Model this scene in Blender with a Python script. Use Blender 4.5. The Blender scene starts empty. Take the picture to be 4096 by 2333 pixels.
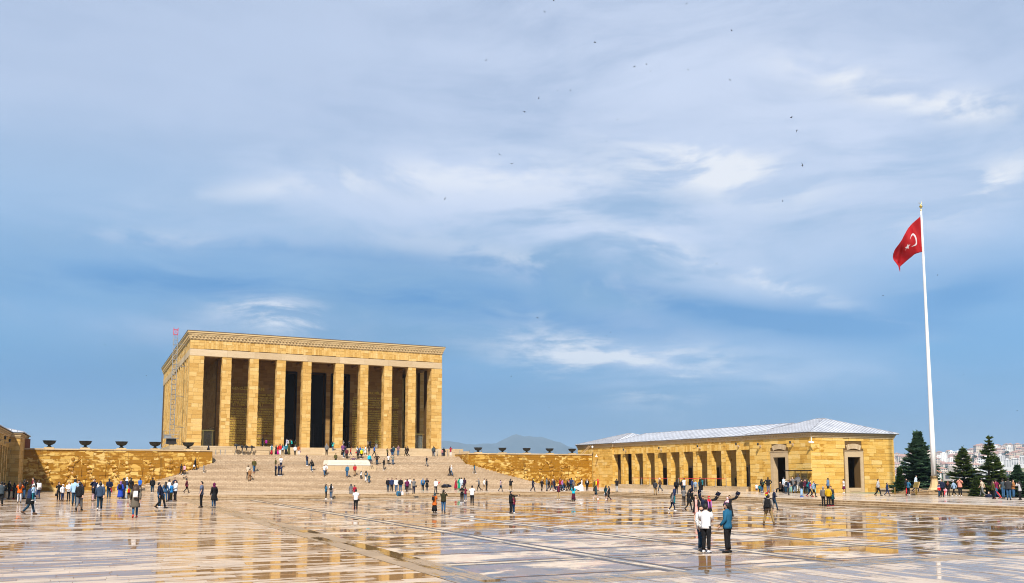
import bpy, bmesh, math, random
from mathutils import Vector, Matrix
R = math.radians
random.seed(7)
sc = bpy.context.scene
COL = sc.collection
# ------------------------------------------------------------------ camera
cam = bpy.data.objects.new('camera', bpy.data.cameras.new('camera'))
COL.objects.link(cam); sc.camera = cam
cam.location = (0, 0, 0)
YAW, PITCH = 0.4483, 0.1028
cam.rotation_euler = (math.pi/2 + PITCH, 0, -YAW)
cam.data.sensor_width = 36
cam.data.lens = 36*3500/4096
cam.data.shift_y = (1531.2-1166.5)/4096
cam.data.clip_start = 0.2; cam.data.clip_end = 40000
# ------------------------------------------------------------------ sun, sky, exposure
SUN = Vector((-.455, -.75, 1.0)).normalized()
SUN_EL = math.asin(SUN.z); SUN_AZ = math.atan2(SUN.x, SUN.y)
sl = bpy.data.lights.new('sun', 'SUN'); sl.energy = 5.0; sl.angle = R(2.0); sl.color = (1, .93, .82)
so = bpy.data.objects.new('sun', sl); COL.objects.link(so)
so.rotation_euler = (-SUN).to_track_quat('-Z', 'Y').to_euler()
vs = sc.view_settings
sc.display_settings.display_device = 'sRGB'
vs.view_transform = 'Standard'; vs.look = 'None'; vs.exposure = 0.7; vs.gamma = 1; vs.use_curve_mapping = False
EXPO = 2**vs.exposure
sc.render.engine = 'CYCLES'
sc.cycles.use_denoising = True; sc.cycles.filter_width = 1.05
sc.cycles.adaptive_threshold = .02; sc.cycles.max_bounces = 6; sc.cycles.diffuse_bounces = 3; sc.cycles.glossy_bounces = 4
sc.cycles.transparent_max_bounces = 12; sc.cycles.volume_bounces = 0
sc.cycles.sample_clamp_indirect = 6

def lin(c):
    return tuple((x/12.92 if x <= .04045 else ((x+.055)/1.055)**2.4) for x in c)

class NT:
    """small node-tree helper"""
    def __init__(s, tree): s.t = tree; s.n = tree.nodes; s.l = tree.links
    def set(s, sock, v):
        if isinstance(v, bpy.types.NodeSocket): s.l.new(v, sock)
        else: sock.default_value = v
    def node(s, typ, ins=None, **props):
        n = s.n.new(typ)
        for k, v in props.items(): setattr(n, k, v)
        for k, v in (ins or {}).items(): s.set(n.inputs[k], v)
        return n
    def m(s, op, a, b=None, c=None, clamp=False):
        n = s.n.new('ShaderNodeMath'); n.operation = op; n.use_clamp = clamp
        for i, v in enumerate((a, b, c)):
            if v is not None: s.set(n.inputs[i], v)
        return n.outputs[0]
    def vm(s, op, a, b=None):
        n = s.n.new('ShaderNodeVectorMath'); n.operation = op
        s.set(n.inputs[0], a)
        if b is not None: s.set(n.inputs[1], b)
        return n.outputs['Value'] if op in ('DOT_PRODUCT', 'LENGTH') else n.outputs[0]
    def mix(s, f, a, b, blend='MIX'):
        n = s.n.new('ShaderNodeMix'); n.data_type = 'RGBA'; n.blend_type = blend
        s.set(n.inputs[0], f); s.set(n.inputs[6], a if not isinstance(a, tuple) else (*a[:3], 1)); s.set(n.inputs[7], b if not isinstance(b, tuple) else (*b[:3], 1))
        return n.outputs[2]
    def ramp(s, f, stops, interp='LINEAR'):
        n = s.n.new('ShaderNodeValToRGB'); n.color_ramp.interpolation = interp
        e = n.color_ramp.elements
        while len(e) < len(stops): e.new(.5)
        for el, (p, c) in zip(e, stops):
            el.position = p; el.color = (*c, 1) if isinstance(c, tuple) else (c, c, c, 1)
        s.set(n.inputs[0], f); return n.outputs[0]
    def sstep(s, x, a, b):
        n = s.n.new('ShaderNodeMapRange'); n.interpolation_type = 'SMOOTHSTEP'
        s.set(n.inputs[0], x); s.set(n.inputs[1], a); s.set(n.inputs[2], b); return n.outputs[0]
    def noise(s, vec, scale=1., detail=4., rough=.5, dist=0., dim='3D'):
        n = s.n.new('ShaderNodeTexNoise'); n.noise_dimensions = dim
        s.set(n.inputs['Vector'], vec); n.inputs['Scale'].default_value = scale; n.inputs['Detail'].default_value = detail
        n.inputs['Roughness'].default_value = rough; n.inputs['Distortion'].default_value = dist
        return n.outputs[0]
    def xyz(s, x, y, z):
        n = s.n.new('ShaderNodeCombineXYZ')
        for i, v in enumerate((x, y, z)): s.set(n.inputs[i], v)
        return n.outputs[0]
    def sep(s, v):
        n = s.n.new('ShaderNodeSeparateXYZ'); s.set(n.inputs[0], v); return n.outputs

# world: Nishita sky seen through a high broken cloud sheet
w = bpy.data.worlds.new('World'); sc.world = w; w.use_nodes = True; w.cycles.sampling_method = 'MANUAL'; w.cycles.sample_map_resolution = 256
W = NT(w.node_tree); W.n.clear()
sky = W.node('ShaderNodeTexSky', sky_type='NISHITA', sun_disc=False, sun_elevation=SUN_EL, sun_rotation=SUN_AZ, air_density=1.2, dust_density=.6, ozone_density=2.0)
dirv = W.node('ShaderNodeTexCoord').outputs['Generated']
ca, sa = math.cos(YAW), math.sin(YAW)
rt = W.vm('DOT_PRODUCT', dirv, (ca, -sa, 0)); fw = W.vm('DOT_PRODUCT', dirv, (sa, ca, 0)); up = W.sep(dirv)[2]
upc = W.m('MAXIMUM', up, 0.0)
den = W.m('ADD', upc, .20)
cu = W.m('DIVIDE', rt, den); cv = W.m('DIVIDE', fw, den)
cp = W.xyz(W.m('MULTIPLY', cu, .42), W.m('ADD', cv, W.m('MULTIPLY', cu, .12)), 0.)
sph = W.vm('MULTIPLY', dirv, (1., 1., 2.3))          # same grain all round the sky
warp = W.node('ShaderNodeTexNoise', {'Vector': sph, 'Scale': 3., 'Detail': 2.}).outputs['Color']
wv = W.vm('MULTIPLY', W.vm('SUBTRACT', warp, (.5, .5, .5)), (.22, .22, .22))
sphw = W.vm('ADD', sph, wv)
nA = W.noise(W.vm('ADD', sphw, (3.1, .2, .4)), 2.6, 6, .56)       # large sheets
nB = W.noise(W.vm('ADD', sphw, (5.2, 1.7, 3)), 9.5, 7, .60)       # torn wisps
nC = W.noise(cp, .7, 3, .5, .2)                                   # darker banks
nD = W.noise(W.vm('ADD', W.vm('MULTIPLY', sphw, (1., 1., 2.4)), (2.2, 4.3, 1)), 5.5, 6, .58)   # combed streaks
fwp = W.m('MAXIMUM', fw, .05)
U = W.m('DIVIDE', rt, fwp); V = W.m('DIVIDE', up, fwp)
base = W.ramp(up, [(0, lin((.315, .555, .745))), (.05, lin((.305, .56, .765))), (.13, lin((.37, .625, .835))), (.21, lin((.56, .725, .895))), (.29, lin((.655, .765, .90))), (.38, lin((.69, .765, .885))), (.55, lin((.70, .76, .87))), (1, lin((.74, .78, .86)))])
dark = W.m('MULTIPLY', W.sstep(nC, .42, .62), W.m('SUBTRACT', 1.0, W.sstep(up, .14, .36)))
col = W.mix(W.m('MULTIPLY', dark, .6), base, lin((.30, .52, .70)))
def blob(px, py, sx, sy, tilt=0.):
    u0, v0 = (px-2048)/3500, (1892-py)/3500
    du = W.m('SUBTRACT', U, u0); dv = W.m('ADD', W.m('SUBTRACT', V, v0), W.m('MULTIPLY', du, tilt))
    a = W.m('POWER', W.m('DIVIDE', du, sx/3500), 2); b = W.m('POWER', W.m('DIVIDE', dv, sy/3500), 2)
    return W.m('EXPONENT', W.m('MULTIPLY', W.m('ADD', a, b), -1.0))
def many(lst):
    tot = None
    for b in lst:
        k = W.m('MULTIPLY', blob(*b[:5]), b[5]); tot = k if tot is None else W.m('ADD', tot, k)
    return W.m('MULTIPLY', tot, W.m('GREATER_THAN', fw, .1))
# the sheet goes on over the whole sky; inside the view its thicker and thinner parts lie as in the photograph
sheet = W.m('MULTIPLY', W.sstep(nA, .42, .64), W.sstep(up, .08, .24))
col = W.mix(W.m('MULTIPLY', sheet, .45), col, lin((.80, .855, .955)))
soft = many([(1700, 760, 900, 170, .06, .75), (2500, 880, 800, 260, .30, .8), (2900, 200, 1200, 460, .1, 1.1), (3500, 640, 500, 350, .1, .55), (800, 1290, 420, 90, -.08, .55), (2600, 1440, 560, 150, .05, .85), (3900, 900, 260, 120, -.3, .35), (3500, 1500, 600, 90, 0, .4), (500, 830, 600, 80, .05, .3)])
soft = W.m('MULTIPLY', soft, W.sstep(W.m('ADD', W.m('MULTIPLY', nA, .55), W.m('MULTIPLY', nD, .45)), .38, .60), clamp=True)
col = W.mix(W.m('MULTIPLY', soft, .95), col, lin((.835, .88, .97)))
wisp = many([(2900, 640, 330, 110, .2, 1.3), (1090, 1245, 200, 60, .12, 1.5), (2480, 1440, 420, 130, .15, 1.25), (3560, 290, 340, 80, .25, 1.0), (3980, 370, 170, 60, 0, .9), (3980, 720, 260, 80, -.5, .9), (1950, 680, 600, 80, .0, .6), (1180, 715, 420, 40, -.1, .42), (3050, 1100, 520, 45, .34, .85), (2100, 1050, 500, 60, .2, .6), (760, 950, 500, 40, .06, .4)])
wm = W.sstep(W.m('ADD', W.m('MULTIPLY', nB, .62), W.m('MULTIPLY', nD, .38)), .44, .565)
wisp = W.m('MULTIPLY', W.m('MULTIPLY', wisp, wm), 1.2, clamp=True)
col = W.mix(wisp, col, lin((.955, .965, .99)))
deep = many([(700, 1120, 900, 80, .04, 1.0), (200, 1560, 800, 200, 0, .8), (1950, 1570, 450, 160, 0, .7), (2500, 1150, 650, 55, .22, .85), (3900, 1180, 420, 130, -.1, 1.0), (3300, 1290, 600, 70, .08, .95), (1750, 1190, 600, 80, .05, .8), (1400, 1000, 500, 40, .1, .45), (500, 960, 700, 50, .05, .4), (2300, 1290, 700, 60, .1, .7), (3500, 1620, 700, 90, 0, .5)])
deep = W.m('MULTIPLY', deep, W.sstep(W.m('ADD', W.m('MULTIPLY', nD, .6), W.m('MULTIPLY', nA, .4)), .36, .58), clamp=True)
col = W.mix(W.m('MULTIPLY', deep, .92), col, lin((.285, .555, .80)))
tex = W.m('ADD', .955, W.m('MULTIPLY', nD, .09)); col = W.mix(1., col, W.xyz(tex, tex, tex), 'MULTIPLY')
east = W.m('MULTIPLY', W.sstep(U, .05, .75), W.m('SUBTRACT', 1., W.sstep(up, .12, .30)))
col = W.mix(W.m('MULTIPLY', W.m('MULTIPLY', east, W.m('GREATER_THAN', fw, .1)), .45), col, lin((.47, .72, .945)))
below = W.sstep(up, -.02, .0)
STR = 0.1
cl = W.mix(1., col, (1.0/(STR*EXPO),)*3, 'MULTIPLY')
skyc = W.mix(.93, sky.outputs[0], cl)
skyc = W.mix(below, (3., 2.9, 2.7), skyc)
bg = W.node('ShaderNodeBackground', {'Color': skyc, 'Strength': STR})
W.l.new(bg.outputs[0], W.node('ShaderNodeOutputWorld').inputs[0])

# ------------------------------------------------------------------ helpers
def tag(o, label=None, cat=None, group=None, kind=None):
    if label: o['label'] = label
    if cat: o['category'] = cat
    if group: o['group'] = group
    if kind: o['kind'] = kind
    return o
def link(name, data, parent=None, loc=None):
    o = bpy.data.objects.new(name, data); COL.objects.link(o)
    if parent is not None: o.parent = parent
    if loc is not None: o.location = loc
    return o
def empty(name, loc=(0, 0, 0), rz=0., label=None, cat=None, group=None):
    o = link(name, None, None, loc); o.empty_display_size = .2; o.rotation_euler = (0, 0, rz)
    return tag(o, label, cat, group)

class MB:
    """collects geometry and builds it as ONE mesh"""
    def __init__(s): s.v = []; s.f = []; s.mi = []; s.tint = []
    def add(s, vs, fs, mi=0, tint=None):
        n = len(s.v); s.v += [tuple(v) for v in vs]; s.f += [tuple(i+n for i in f) for f in fs]
        s.mi += [mi]*len(fs); s.tint += [random.random() if tint is None else tint]*len(fs); return s
    def box(s, x0, x1, y0, y1, z0, z1, mi=0, tint=None, taper=None):
        v = [(x0, y0, z0), (x1, y0, z0), (x1, y1, z0), (x0, y1, z0), (x0, y0, z1), (x1, y0, z1), (x1, y1, z1), (x0, y1, z1)]
        if taper:
            cx, cy = (x0+x1)/2, (y0+y1)/2
            v = v[:4]+[(cx+(a-cx)*taper, cy+(b-cy)*taper, c) for a, b, c in v[4:]]
        return s.add(v, [(3, 2, 1, 0), (4, 5, 6, 7), (0, 1, 5, 4), (1, 2, 6, 5), (2, 3, 7, 6), (3, 0, 4, 7)], mi, tint)
    def obox(s, c, d, u, n, L, Wd, H, mi=0):
        """box centred on c with axes d (length), u (width), n (height)"""
        c, d, u, n = map(Vector, (c, d, u, n)); v = []
        for k in (-1, 1):
            for a, b in ((-1, -1), (1, -1), (1, 1), (-1, 1)): v.append(c+d*(a*L/2)+u*(b*Wd/2)+n*(k*H/2))
        return s.add(v, [(3, 2, 1, 0), (4, 5, 6, 7), (0, 1, 5, 4), (1, 2, 6, 5), (2, 3, 7, 6), (3, 0, 4, 7)], mi)
    def bar(s, a, b, r, seg=6, mi=0): return s.tube([a, b], [r, r], seg, mi)
    def tube(s, pts, rad, seg=10, mi=0, side=(1, 0, 0), cap=True):
        pts = [Vector(p) for p in pts]; n = len(pts); vs = []; fs = []
        for i, p in enumerate(pts):
            t = (pts[min(i+1, n-1)]-pts[max(i-1, 0)])
            t = t.normalized() if t.length > 1e-9 else Vector((0, 0, 1))
            sd = Vector(side); sd = sd-t*sd.dot(t)
            if sd.length < .15: sd = Vector((0, 1, 0)); sd = sd-t*sd.dot(t)
            sd.normalize(); b = t.cross(sd)
            r = rad[i]; ra, rb = (r if isinstance(r, tuple) else (r, r))
            for k in range(seg):
                a = 2*math.pi*k/seg; vs.append(p+sd*(ra*math.cos(a))+b*(rb*math.sin(a)))
        for i in range(n-1):
            for k in range(seg):
                k2 = (k+1) % seg; fs.append((i*seg+k, i*seg+k2, (i+1)*seg+k2, (i+1)*seg+k))
        if cap:
            fs.append(tuple(range(seg-1, -1, -1))); fs.append(tuple((n-1)*seg+k for k in range(seg)))
        return s.add(vs, fs, mi)
    def lathe(s, prof, c=(0, 0, 0), seg=20, mi=0):
        vs = []; fs = []; n = len(prof)
        for r, z in prof:
            for k in range(seg):
                a = 2*math.pi*k/seg; vs.append((c[0]+r*math.cos(a), c[1]+r*math.sin(a), c[2]+z))
        for i in range(n-1):
            for k in range(seg):
                k2 = (k+1) % seg; fs.append((i*seg+k, i*seg+k2, (i+1)*seg+k2, (i+1)*seg+k))
        if prof[0][0] > 1e-4: fs.append(tuple(range(seg-1, -1, -1)))
        if prof[-1][0] > 1e-4: fs.append(tuple((n-1)*seg+k for k in range(seg)))
        return s.add(vs, fs, mi)
    def ball(s, c, r, seg=10, rings=7, mi=0):
        rx, ry, rz = r if isinstance(r, tuple) else (r, r, r)
        vs = []; fs = []
        for i in range(rings+1):
            th = math.pi*i/rings
            for k in range(seg):
                a = 2*math.pi*k/seg
                vs.append((c[0]+rx*math.sin(th)*math.cos(a), c[1]+ry*math.sin(th)*math.sin(a), c[2]-rz*math.cos(th)))
        for i in range(rings):
            for k in range(seg):
                k2 = (k+1) % seg; fs.append((i*seg+k, i*seg+k2, (i+1)*seg+k2, (i+1)*seg+k))
        return s.add(vs, fs, mi)
    def mesh(s, name, mats, smooth=False, tint=False):
        me = bpy.data.meshes.new(name); me.from_pydata(s.v, [], s.f)
        mats = mats if isinstance(mats, (list, tuple)) else [mats]
        for m in mats: me.materials.append(m)
        if len(mats) > 1: me.polygons.foreach_set('material_index', s.mi)
        if smooth: me.polygons.foreach_set('use_smooth', [True]*len(s.f))
        if tint:
            at = me.attributes.new('tint', 'FLOAT', 'FACE'); at.data.foreach_set('value', s.tint)
        me.update(); return me
    def build(s, name, mats, parent=None, loc=None, smooth=False, tint=False):
        return link(name, s.mesh(name, mats, smooth, tint), parent, loc)

_cube = {}
def unit(mat, bev=0.0):
    if mat.name not in _cube:
        b = MB().box(-.5, .5, -.5, .5, -.5, .5); _cube[mat.name] = b.mesh('stone', mat)
    return _cube[mat.name]

class Pool:
    """masonry pieces of one thing: the 300 that show largest are parts of their own, the rest one joined part"""
    def __init__(s, thing, name, mat, cap=300): s.t = thing; s.n = name; s.m = mat; s.b = []; s.cap = cap
    def box(s, x0, x1, y0, y1, z0, z1, rot=None, w=1.):
        c = Vector(((x0+x1)/2, (y0+y1)/2, (z0+z1)/2)); d = Vector((x1-x0, y1-y0, z1-z0))
        s.b.append((w*max(d.x*d.z, d.y*d.z, d.x*d.y)/max(c.length_squared, 1), c, d, rot))
    def finish(s):
        s.b.sort(key=lambda q: -q[0])
        me = unit(s.m)
        for q in s.b[:s.cap]:
            o = link(s.n, me, s.t, q[1]); o.scale = q[2]
            if q[3]: o.rotation_euler = q[3]
        if len(s.b) > s.cap:
            mb = MB()
            for _, c, d, rot in s.b[s.cap:]:
                mb.box(c.x-d.x/2, c.x+d.x/2, c.y-d.y/2, c.y+d.y/2, c.z-d.z/2, c.z+d.z/2)
            o = mb.build(s.n+'_mass', s.m, s.t, tint=True); o['kind'] = 'stuff'

def ashlar(pool, axis, plane, out, a0, a1, z0, z1, ch, lens, openings=(), proud=.035, gap=.018, jit=.02, w=1.):
    """courses of blocks on the plane axis=plane ('x' or 'y'), facing out (+1/-1), along the other axis from a0 to a1"""
    z = z0; row = 0
    while z < z1-.05:
        h = min(ch*random.uniform(.8, 1.2), z1-z)
        if z1-z-h < ch*.4: h = z1-z
        spans = [(a0, a1)]
        for o0, o1, p0, p1 in openings:
            if p0 < z+h-.02 and p1 > z+.02:
                ns = []
                for s0, s1 in spans:
                    if o1 <= s0 or o0 >= s1: ns.append((s0, s1)); continue
                    if o0 > s0+.02: ns.append((s0, o0))
                    if o1 < s1-.02: ns.append((o1, s1))
                spans = ns
        for s0, s1 in spans:
            a = s0; first = True
            while a < s1-.01:
                L = random.uniform(*lens)*(random.uniform(.4, 1) if first else 1); first = False
                e = a+L
                if s1-e < lens[0]*.45: e = s1
                e = min(e, s1)
                t = proud+random.uniform(-jit, jit)
                p0, p1 = (plane-.05, plane+t) if out > 0 else (plane-t, plane+.05)
                if axis == 'y': pool.box(a+gap/2, e-gap/2, p0, p1, z+gap/2, z+h-gap/2, w=w)
                else: pool.box(p0, p1, a+gap/2, e-gap/2, z+gap/2, z+h-gap/2, w=w)
                a = e
        z += h; row += 1

# ------------------------------------------------------------------ materials
MATS = {}
def newmat(name):
    m = bpy.data.materials.new(name); m.use_nodes = True
    t = NT(m.node_tree); t.n.clear()
    b = t.node('ShaderNodeBsdfPrincipled'); o = t.node('ShaderNodeOutputMaterial'); t.l.new(b.outputs[0], o.inputs[0])
    return m, t, b
def bump(t, b, h, strength=.3, dist=.02):
    n = t.node('ShaderNodeBump', {'Height': h, 'Strength': strength, 'Distance': dist}); t.l.new(n.outputs[0], b.inputs['Normal'])
def rnd_of(t):
    a = t.node('ShaderNodeAttribute', attribute_name='tint').outputs['Fac']
    return t.m('FRACT', t.m('ADD', t.node('ShaderNodeObjectInfo').outputs['Random'], a))
def pos(t): return t.node('ShaderNodeNewGeometry').outputs['Position']

def plain(name, c, rough=.6, metal=0., var=.12, scale=4., spec=.5):
    if name in MATS: return MATS[name]
    m, t, b = newmat(name)
    n = t.noise(pos(t), scale, 4)
    k = t.m('ADD', 1-var, t.m('MULTIPLY', n, 2*var))
    c2 = t.mix(1.0, c, t.xyz(k, k, k), 'MULTIPLY')
    t.set(b.inputs['Base Color'], c2); b.inputs['Roughness'].default_value = rough; b.inputs['Metallic'].default_value = metal
    b.inputs['Specular IOR Level'].default_value = spec
    bump(t, b, n, .15, .01)
    MATS[name] = m; return m

def stone(name, tones, pores=.5, stain=None, rough=.75, band=6., stainamt=0., drip=0.):
    """travertine: every block its own tone, banded, pitted, with damp stains of their own shape"""
    m, t, b = newmat(name)
    r = rnd_of(t); p = pos(t)
    q = t.vm('ADD', p, t.xyz(t.m('MULTIPLY', r, 31.), t.m('MULTIPLY', r, 17.), t.m('MULTIPLY', r, 23.)))
    qb = t.vm('MULTIPLY', q, (.7, .7, band))
    n1 = t.noise(qb, 1.3, 5, .6, .4)
    n2 = t.noise(q, 9., 3, .6)
    f = t.m('ADD', t.m('MULTIPLY', r, .72), t.m('MULTIPLY', t.m('SUBTRACT', n1, .5), 1.05), clamp=False)
    f = t.m('ADD', f, .08, clamp=True)
    c = t.ramp(f, [(i/(len(tones)-1), tn) for i, tn in enumerate(tones)])
    c = t.mix(t.m('MULTIPLY', t.sstep(n2, .62, .75), .35*pores), c, tuple(x*.35 for x in tones[0]))
    pit = t.noise(t.vm('MULTIPLY', q, (3., 3., 14.)), 2.2, 2, .5)
    pm = t.sstep(pit, .66, .72)
    c = t.mix(t.m('MULTIPLY', pm, pores), c, tuple(x*.22 for x in tones[0]))
    rg = rough
    if stain:
        s = t.noise(t.vm('MULTIPLY', p, (.35, .35, .5)), 1.0, 6, .62, .8)
        s2 = t.noise(t.vm('ADD', t.vm('MULTIPLY', q, (.5, .5, 1.2)), (3, 3, 3)), 1.4, 5, .6, .3)
        sm = t.sstep(t.m('ADD', t.m('MULTIPLY', s, .42), t.m('MULTIPLY', s2, .58)), .5-stainamt, .545-stainamt)
        c = t.mix(sm, c, stain)
        if drip:
            d = t.noise(t.vm('MULTIPLY', p, (1.6, 1.6, .12)), 1.2, 5, .65)
            c = t.mix(t.m('MULTIPLY', t.sstep(d, .6, .7), drip), c, tuple(x*.25 for x in stain))
        rg = t.m('SUBTRACT', rough, t.m('MULTIPLY', sm, .3))
    t.set(b.inputs['Base Color'], c); t.set(b.inputs['Roughness'], rg); b.inputs['Specular IOR Level'].default_value = .3
    bump(t, b, t.m('SUBTRACT', t.m('MULTIPLY', n1, .5), pm), .5, .02)
    MATS[name] = m; return m

gold = stone('golden_travertine', [(.40, .22, .048), (.50, .305, .088), (.55, .355, .12), (.62, .445, .205)], .85)
rusty = stone('ochre_travertine', [(.43, .225, .032), (.58, .345, .072), (.63, .41, .115), (.68, .49, .21)], .9, stain=(.38, .19, .018), stainamt=-.09, drip=.25)
relief_m = stone('weathered_relief_stone', [(.40, .22, .034), (.50, .30, .062), (.56, .375, .11), (.58, .43, .19)], .8, stain=(.265, .12, .006), stainamt=.045, drip=.55)
hallm = stone('shade_darkened_hall_stone', [(.17, .09, .022), (.235, .13, .038), (.27, .16, .053), (.30, .195, .078)], .6)  # browner stone than the columns, its colour darkened further for portico shade
pale = stone('pale_travertine', [(.39, .28, .16), (.46, .345, .21), (.53, .415, .275)], .55, band=3.)
cream = stone('cream_cornice_stone', [(.44, .30, .14), (.50, .36, .185), (.55, .415, .235)], .35, band=3.)
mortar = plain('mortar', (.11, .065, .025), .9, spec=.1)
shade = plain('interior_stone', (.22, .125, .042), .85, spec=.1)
bronze = plain('dark_bronze', (.022, .017, .013), .5, .6, spec=.4)
brass = plain('polished_brass', (.62, .46, .14), .28, 1.0, .08)
iron = plain('blackened_iron', (.032, .034, .032), .5, .6)
white_mb = plain('white_marble', (.66, .60, .52), .35, 0, .05, 2.)
whitep = plain('white_paint', (.72, .71, .70), .4, 0, .03)
blackp = plain('black_plastic', (.012, .012, .013), .5, 0, .2)
steel = plain('galvanised_steel', (.42, .43, .44), .4, .8)
redp = plain('red_paint', (.62, .03, .06), .45)
ribbon = plain('red_ribbon', (.65, .03, .035), .6)
copper = plain('rusted_plate', (.22, .075, .035), .7)
wood = plain('weathered_wood', (.34, .22, .11), .8)
def glassm():
    m, t, b = newmat('tinted_glass')
    b.inputs['Base Color'].default_value = (.55, .66, .68, 1); b.inputs['Roughness'].default_value = .03
    b.inputs['Transmission Weight'].default_value = .85; b.inputs['IOR'].default_value = 1.1; b.inputs['Alpha'].default_value = .45
    return m
glass = glassm()
def leadroof():
    m, t, b = newmat('lead_roof_sheet')
    n = t.noise(pos(t), .5, 5, .6); n2 = t.noise(pos(t), 6., 3)
    c = t.ramp(t.m('ADD', t.m('MULTIPLY', n, .7), t.m('MULTIPLY', n2, .3)), [(.32, (.27, .29, .335)), (.47, (.43, .45, .50)), (.66, (.55, .57, .62))])
    t.set(b.inputs['Base Color'], c); b.inputs['Roughness'].default_value = .42; b.inputs['Metallic'].default_value = .15
    bump(t, b, n2, .2, .02); return m
lead = leadroof()

def paving(name, dry, wet, mode, amt=0., joint=None):
    """rain-wet stone: puddled patches mirror the place, the higher ground has dried matt.  mode 'x' or 'y' = direction the slabs run"""
    m, t, b = newmat(name)
    r = rnd_of(t); p = pos(t)
    if joint:
        jv = p if mode == 'x' else t.xyz(t.sep(p)[1], t.sep(p)[0], 0.)
        br = t.node('ShaderNodeTexBrick', {'Vector': jv, 'Color1': (0, 0, 0, 1), 'Color2': (1, 1, 1, 1), 'Mortar': (.5, .5, .5, 1), 'Scale': 1., 'Mortar Size': joint[2], 'Brick Width': joint[0], 'Row Height': joint[1]})
        r = t.sep(br.outputs['Color'])[0]; jm = br.outputs['Fac']
    elif mode == 'k': r = t.m('ADD', .35, t.m('MULTIPLY', r, .3))
    st = (.20, 1.25, 1.) if mode == 'x' else ((1.25, .20, 1.) if mode == 'y' else (.30, .52, 1.))
    n1 = t.noise(t.vm('MULTIPLY', p, st), 1.15, 7, .62, .6)
    n0 = t.noise(t.vm('MULTIPLY', p, (1, 1, 0)), .055, 3, .5)
    n2 = t.noise(t.vm('MULTIPLY', p, (st[0]*4, st[1]*4, 1)), 1.5, 4, .65)
    f = t.m('ADD', t.m('MULTIPLY', n1, .56), t.m('MULTIPLY', n2, .24)) if mode != 'k' else t.m('ADD', t.m('MULTIPLY', n1, .64), t.m('MULTIPLY', n2, .16))
    f = t.m('ADD', f, t.m('MULTIPLY', t.m('SUBTRACT', r, .5), .11))
    f = t.m('ADD', f, t.m('MULTIPLY', t.m('SUBTRACT', n0, .5), .14))
    wm = t.sstep(f, .385-amt, .475-amt)
    tone = t.noise(t.vm('ADD', t.vm('MULTIPLY', p, (.8, .8, 1)), t.xyz(t.m('MULTIPLY', r, 40.), 0., 0.)), 2.2, 5, .6)
    k = t.m('ADD', .84, t.m('ADD', t.m('MULTIPLY', r, .22), t.m('MULTIPLY', t.m('SUBTRACT', tone, .5), .5)))
    kk = t.xyz(k, k, k)
    cd = t.mix(1.0, dry, kk, 'MULTIPLY'); cw = t.mix(1.0, wet, kk, 'MULTIPLY')
    if mode == 'k':      # inlaid kilim tesserae in each field
        mp = t.vm('MULTIPLY', p, (1.25, 1.25, 1))
        ck = t.node('ShaderNodeTexBrick', {'Vector': mp, 'Color1': (0, 0, 0, 1), 'Color2': (1, 1, 1, 1), 'Mortar': (.5, .5, .5, 1), 'Scale': 1., 'Mortar Size': .0, 'Bias': 0., 'Brick Width': .62, 'Row Height': .62})
        ck.offset = .5
        rv = t.sep(ck.outputs['Color'])[0]
        pk = t.sstep(rv, .74, .78); dk = t.m('SUBTRACT', 1.0, t.sstep(rv, .13, .16))
        cd = t.mix(t.m('MULTIPLY', pk, .32), cd, (.42, .24, .18)); cd = t.mix(t.m('MULTIPLY', dk, .6), cd, (.12, .105, .12))
        cw = t.mix(t.m('MULTIPLY', pk, .4), cw, (.28, .12, .09)); cw = t.mix(t.m('MULTIPLY', dk, .5), cw, (.06, .055, .06))
    if joint:
        cd = t.mix(t.m('MULTIPLY', jm, .5), cd, (.16, .12, .09))
    t.set(b.inputs['Base Color'], t.mix(wm, cd, cw))
    t.set(b.inputs['Roughness'], t.m('SUBTRACT', .36, t.m('MULTIPLY', wm, .325)))
    t.set(b.inputs['Specular IOR Level'], t.m('ADD', .22, t.m('MULTIPLY', wm, .28)))
    b.inputs['IOR'].default_value = 1.34
    hb = t.m('ADD', t.m('MULTIPLY', tone, t.m('SUBTRACT', 1., wm)), t.m('MULTIPLY', t.noise(p, 1.1, 2), .02))
    bump(t, b, hb, .12, .02)
    MATS[name] = m; return m
pave_x = paving('wet_walkway_slab', (.50, .395, .30), (.30, .172, .078), 'x', .032)
pave_far = paving('wet_walkway_far', (.50, .395, .30), (.30, .172, .078), 'x', .045, (1.05, .31, .012))
pave_y = paving('wet_border_slab', (.49, .395, .31), (.27, .178, .112), 'y', .025)
kilim = paving('wet_inlaid_field', (.54, .44, .335), (.285, .158, .062), 'k', .052)
land_x = paving('wet_landing_stone', (.50, .39, .285), (.22, .15, .085), 'x', .0, (1.4, .7, .012))
land_y = paving('wet_side_landing_stone', (.50, .41, .325), (.30, .225, .16), 'y', .0, (1.6, .8, .012))
edge_st = paving('wet_kerb_stone', (.33, .235, .145), (.15, .095, .045), 'y', .01)
cream_st = paving('wet_cream_band', (.54, .44, .32), (.25, .17, .095), 'y', .01)
dark_st = paving('wet_dark_band', (.075, .062, .062), (.035, .03, .03), 'y', -.08)
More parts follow.
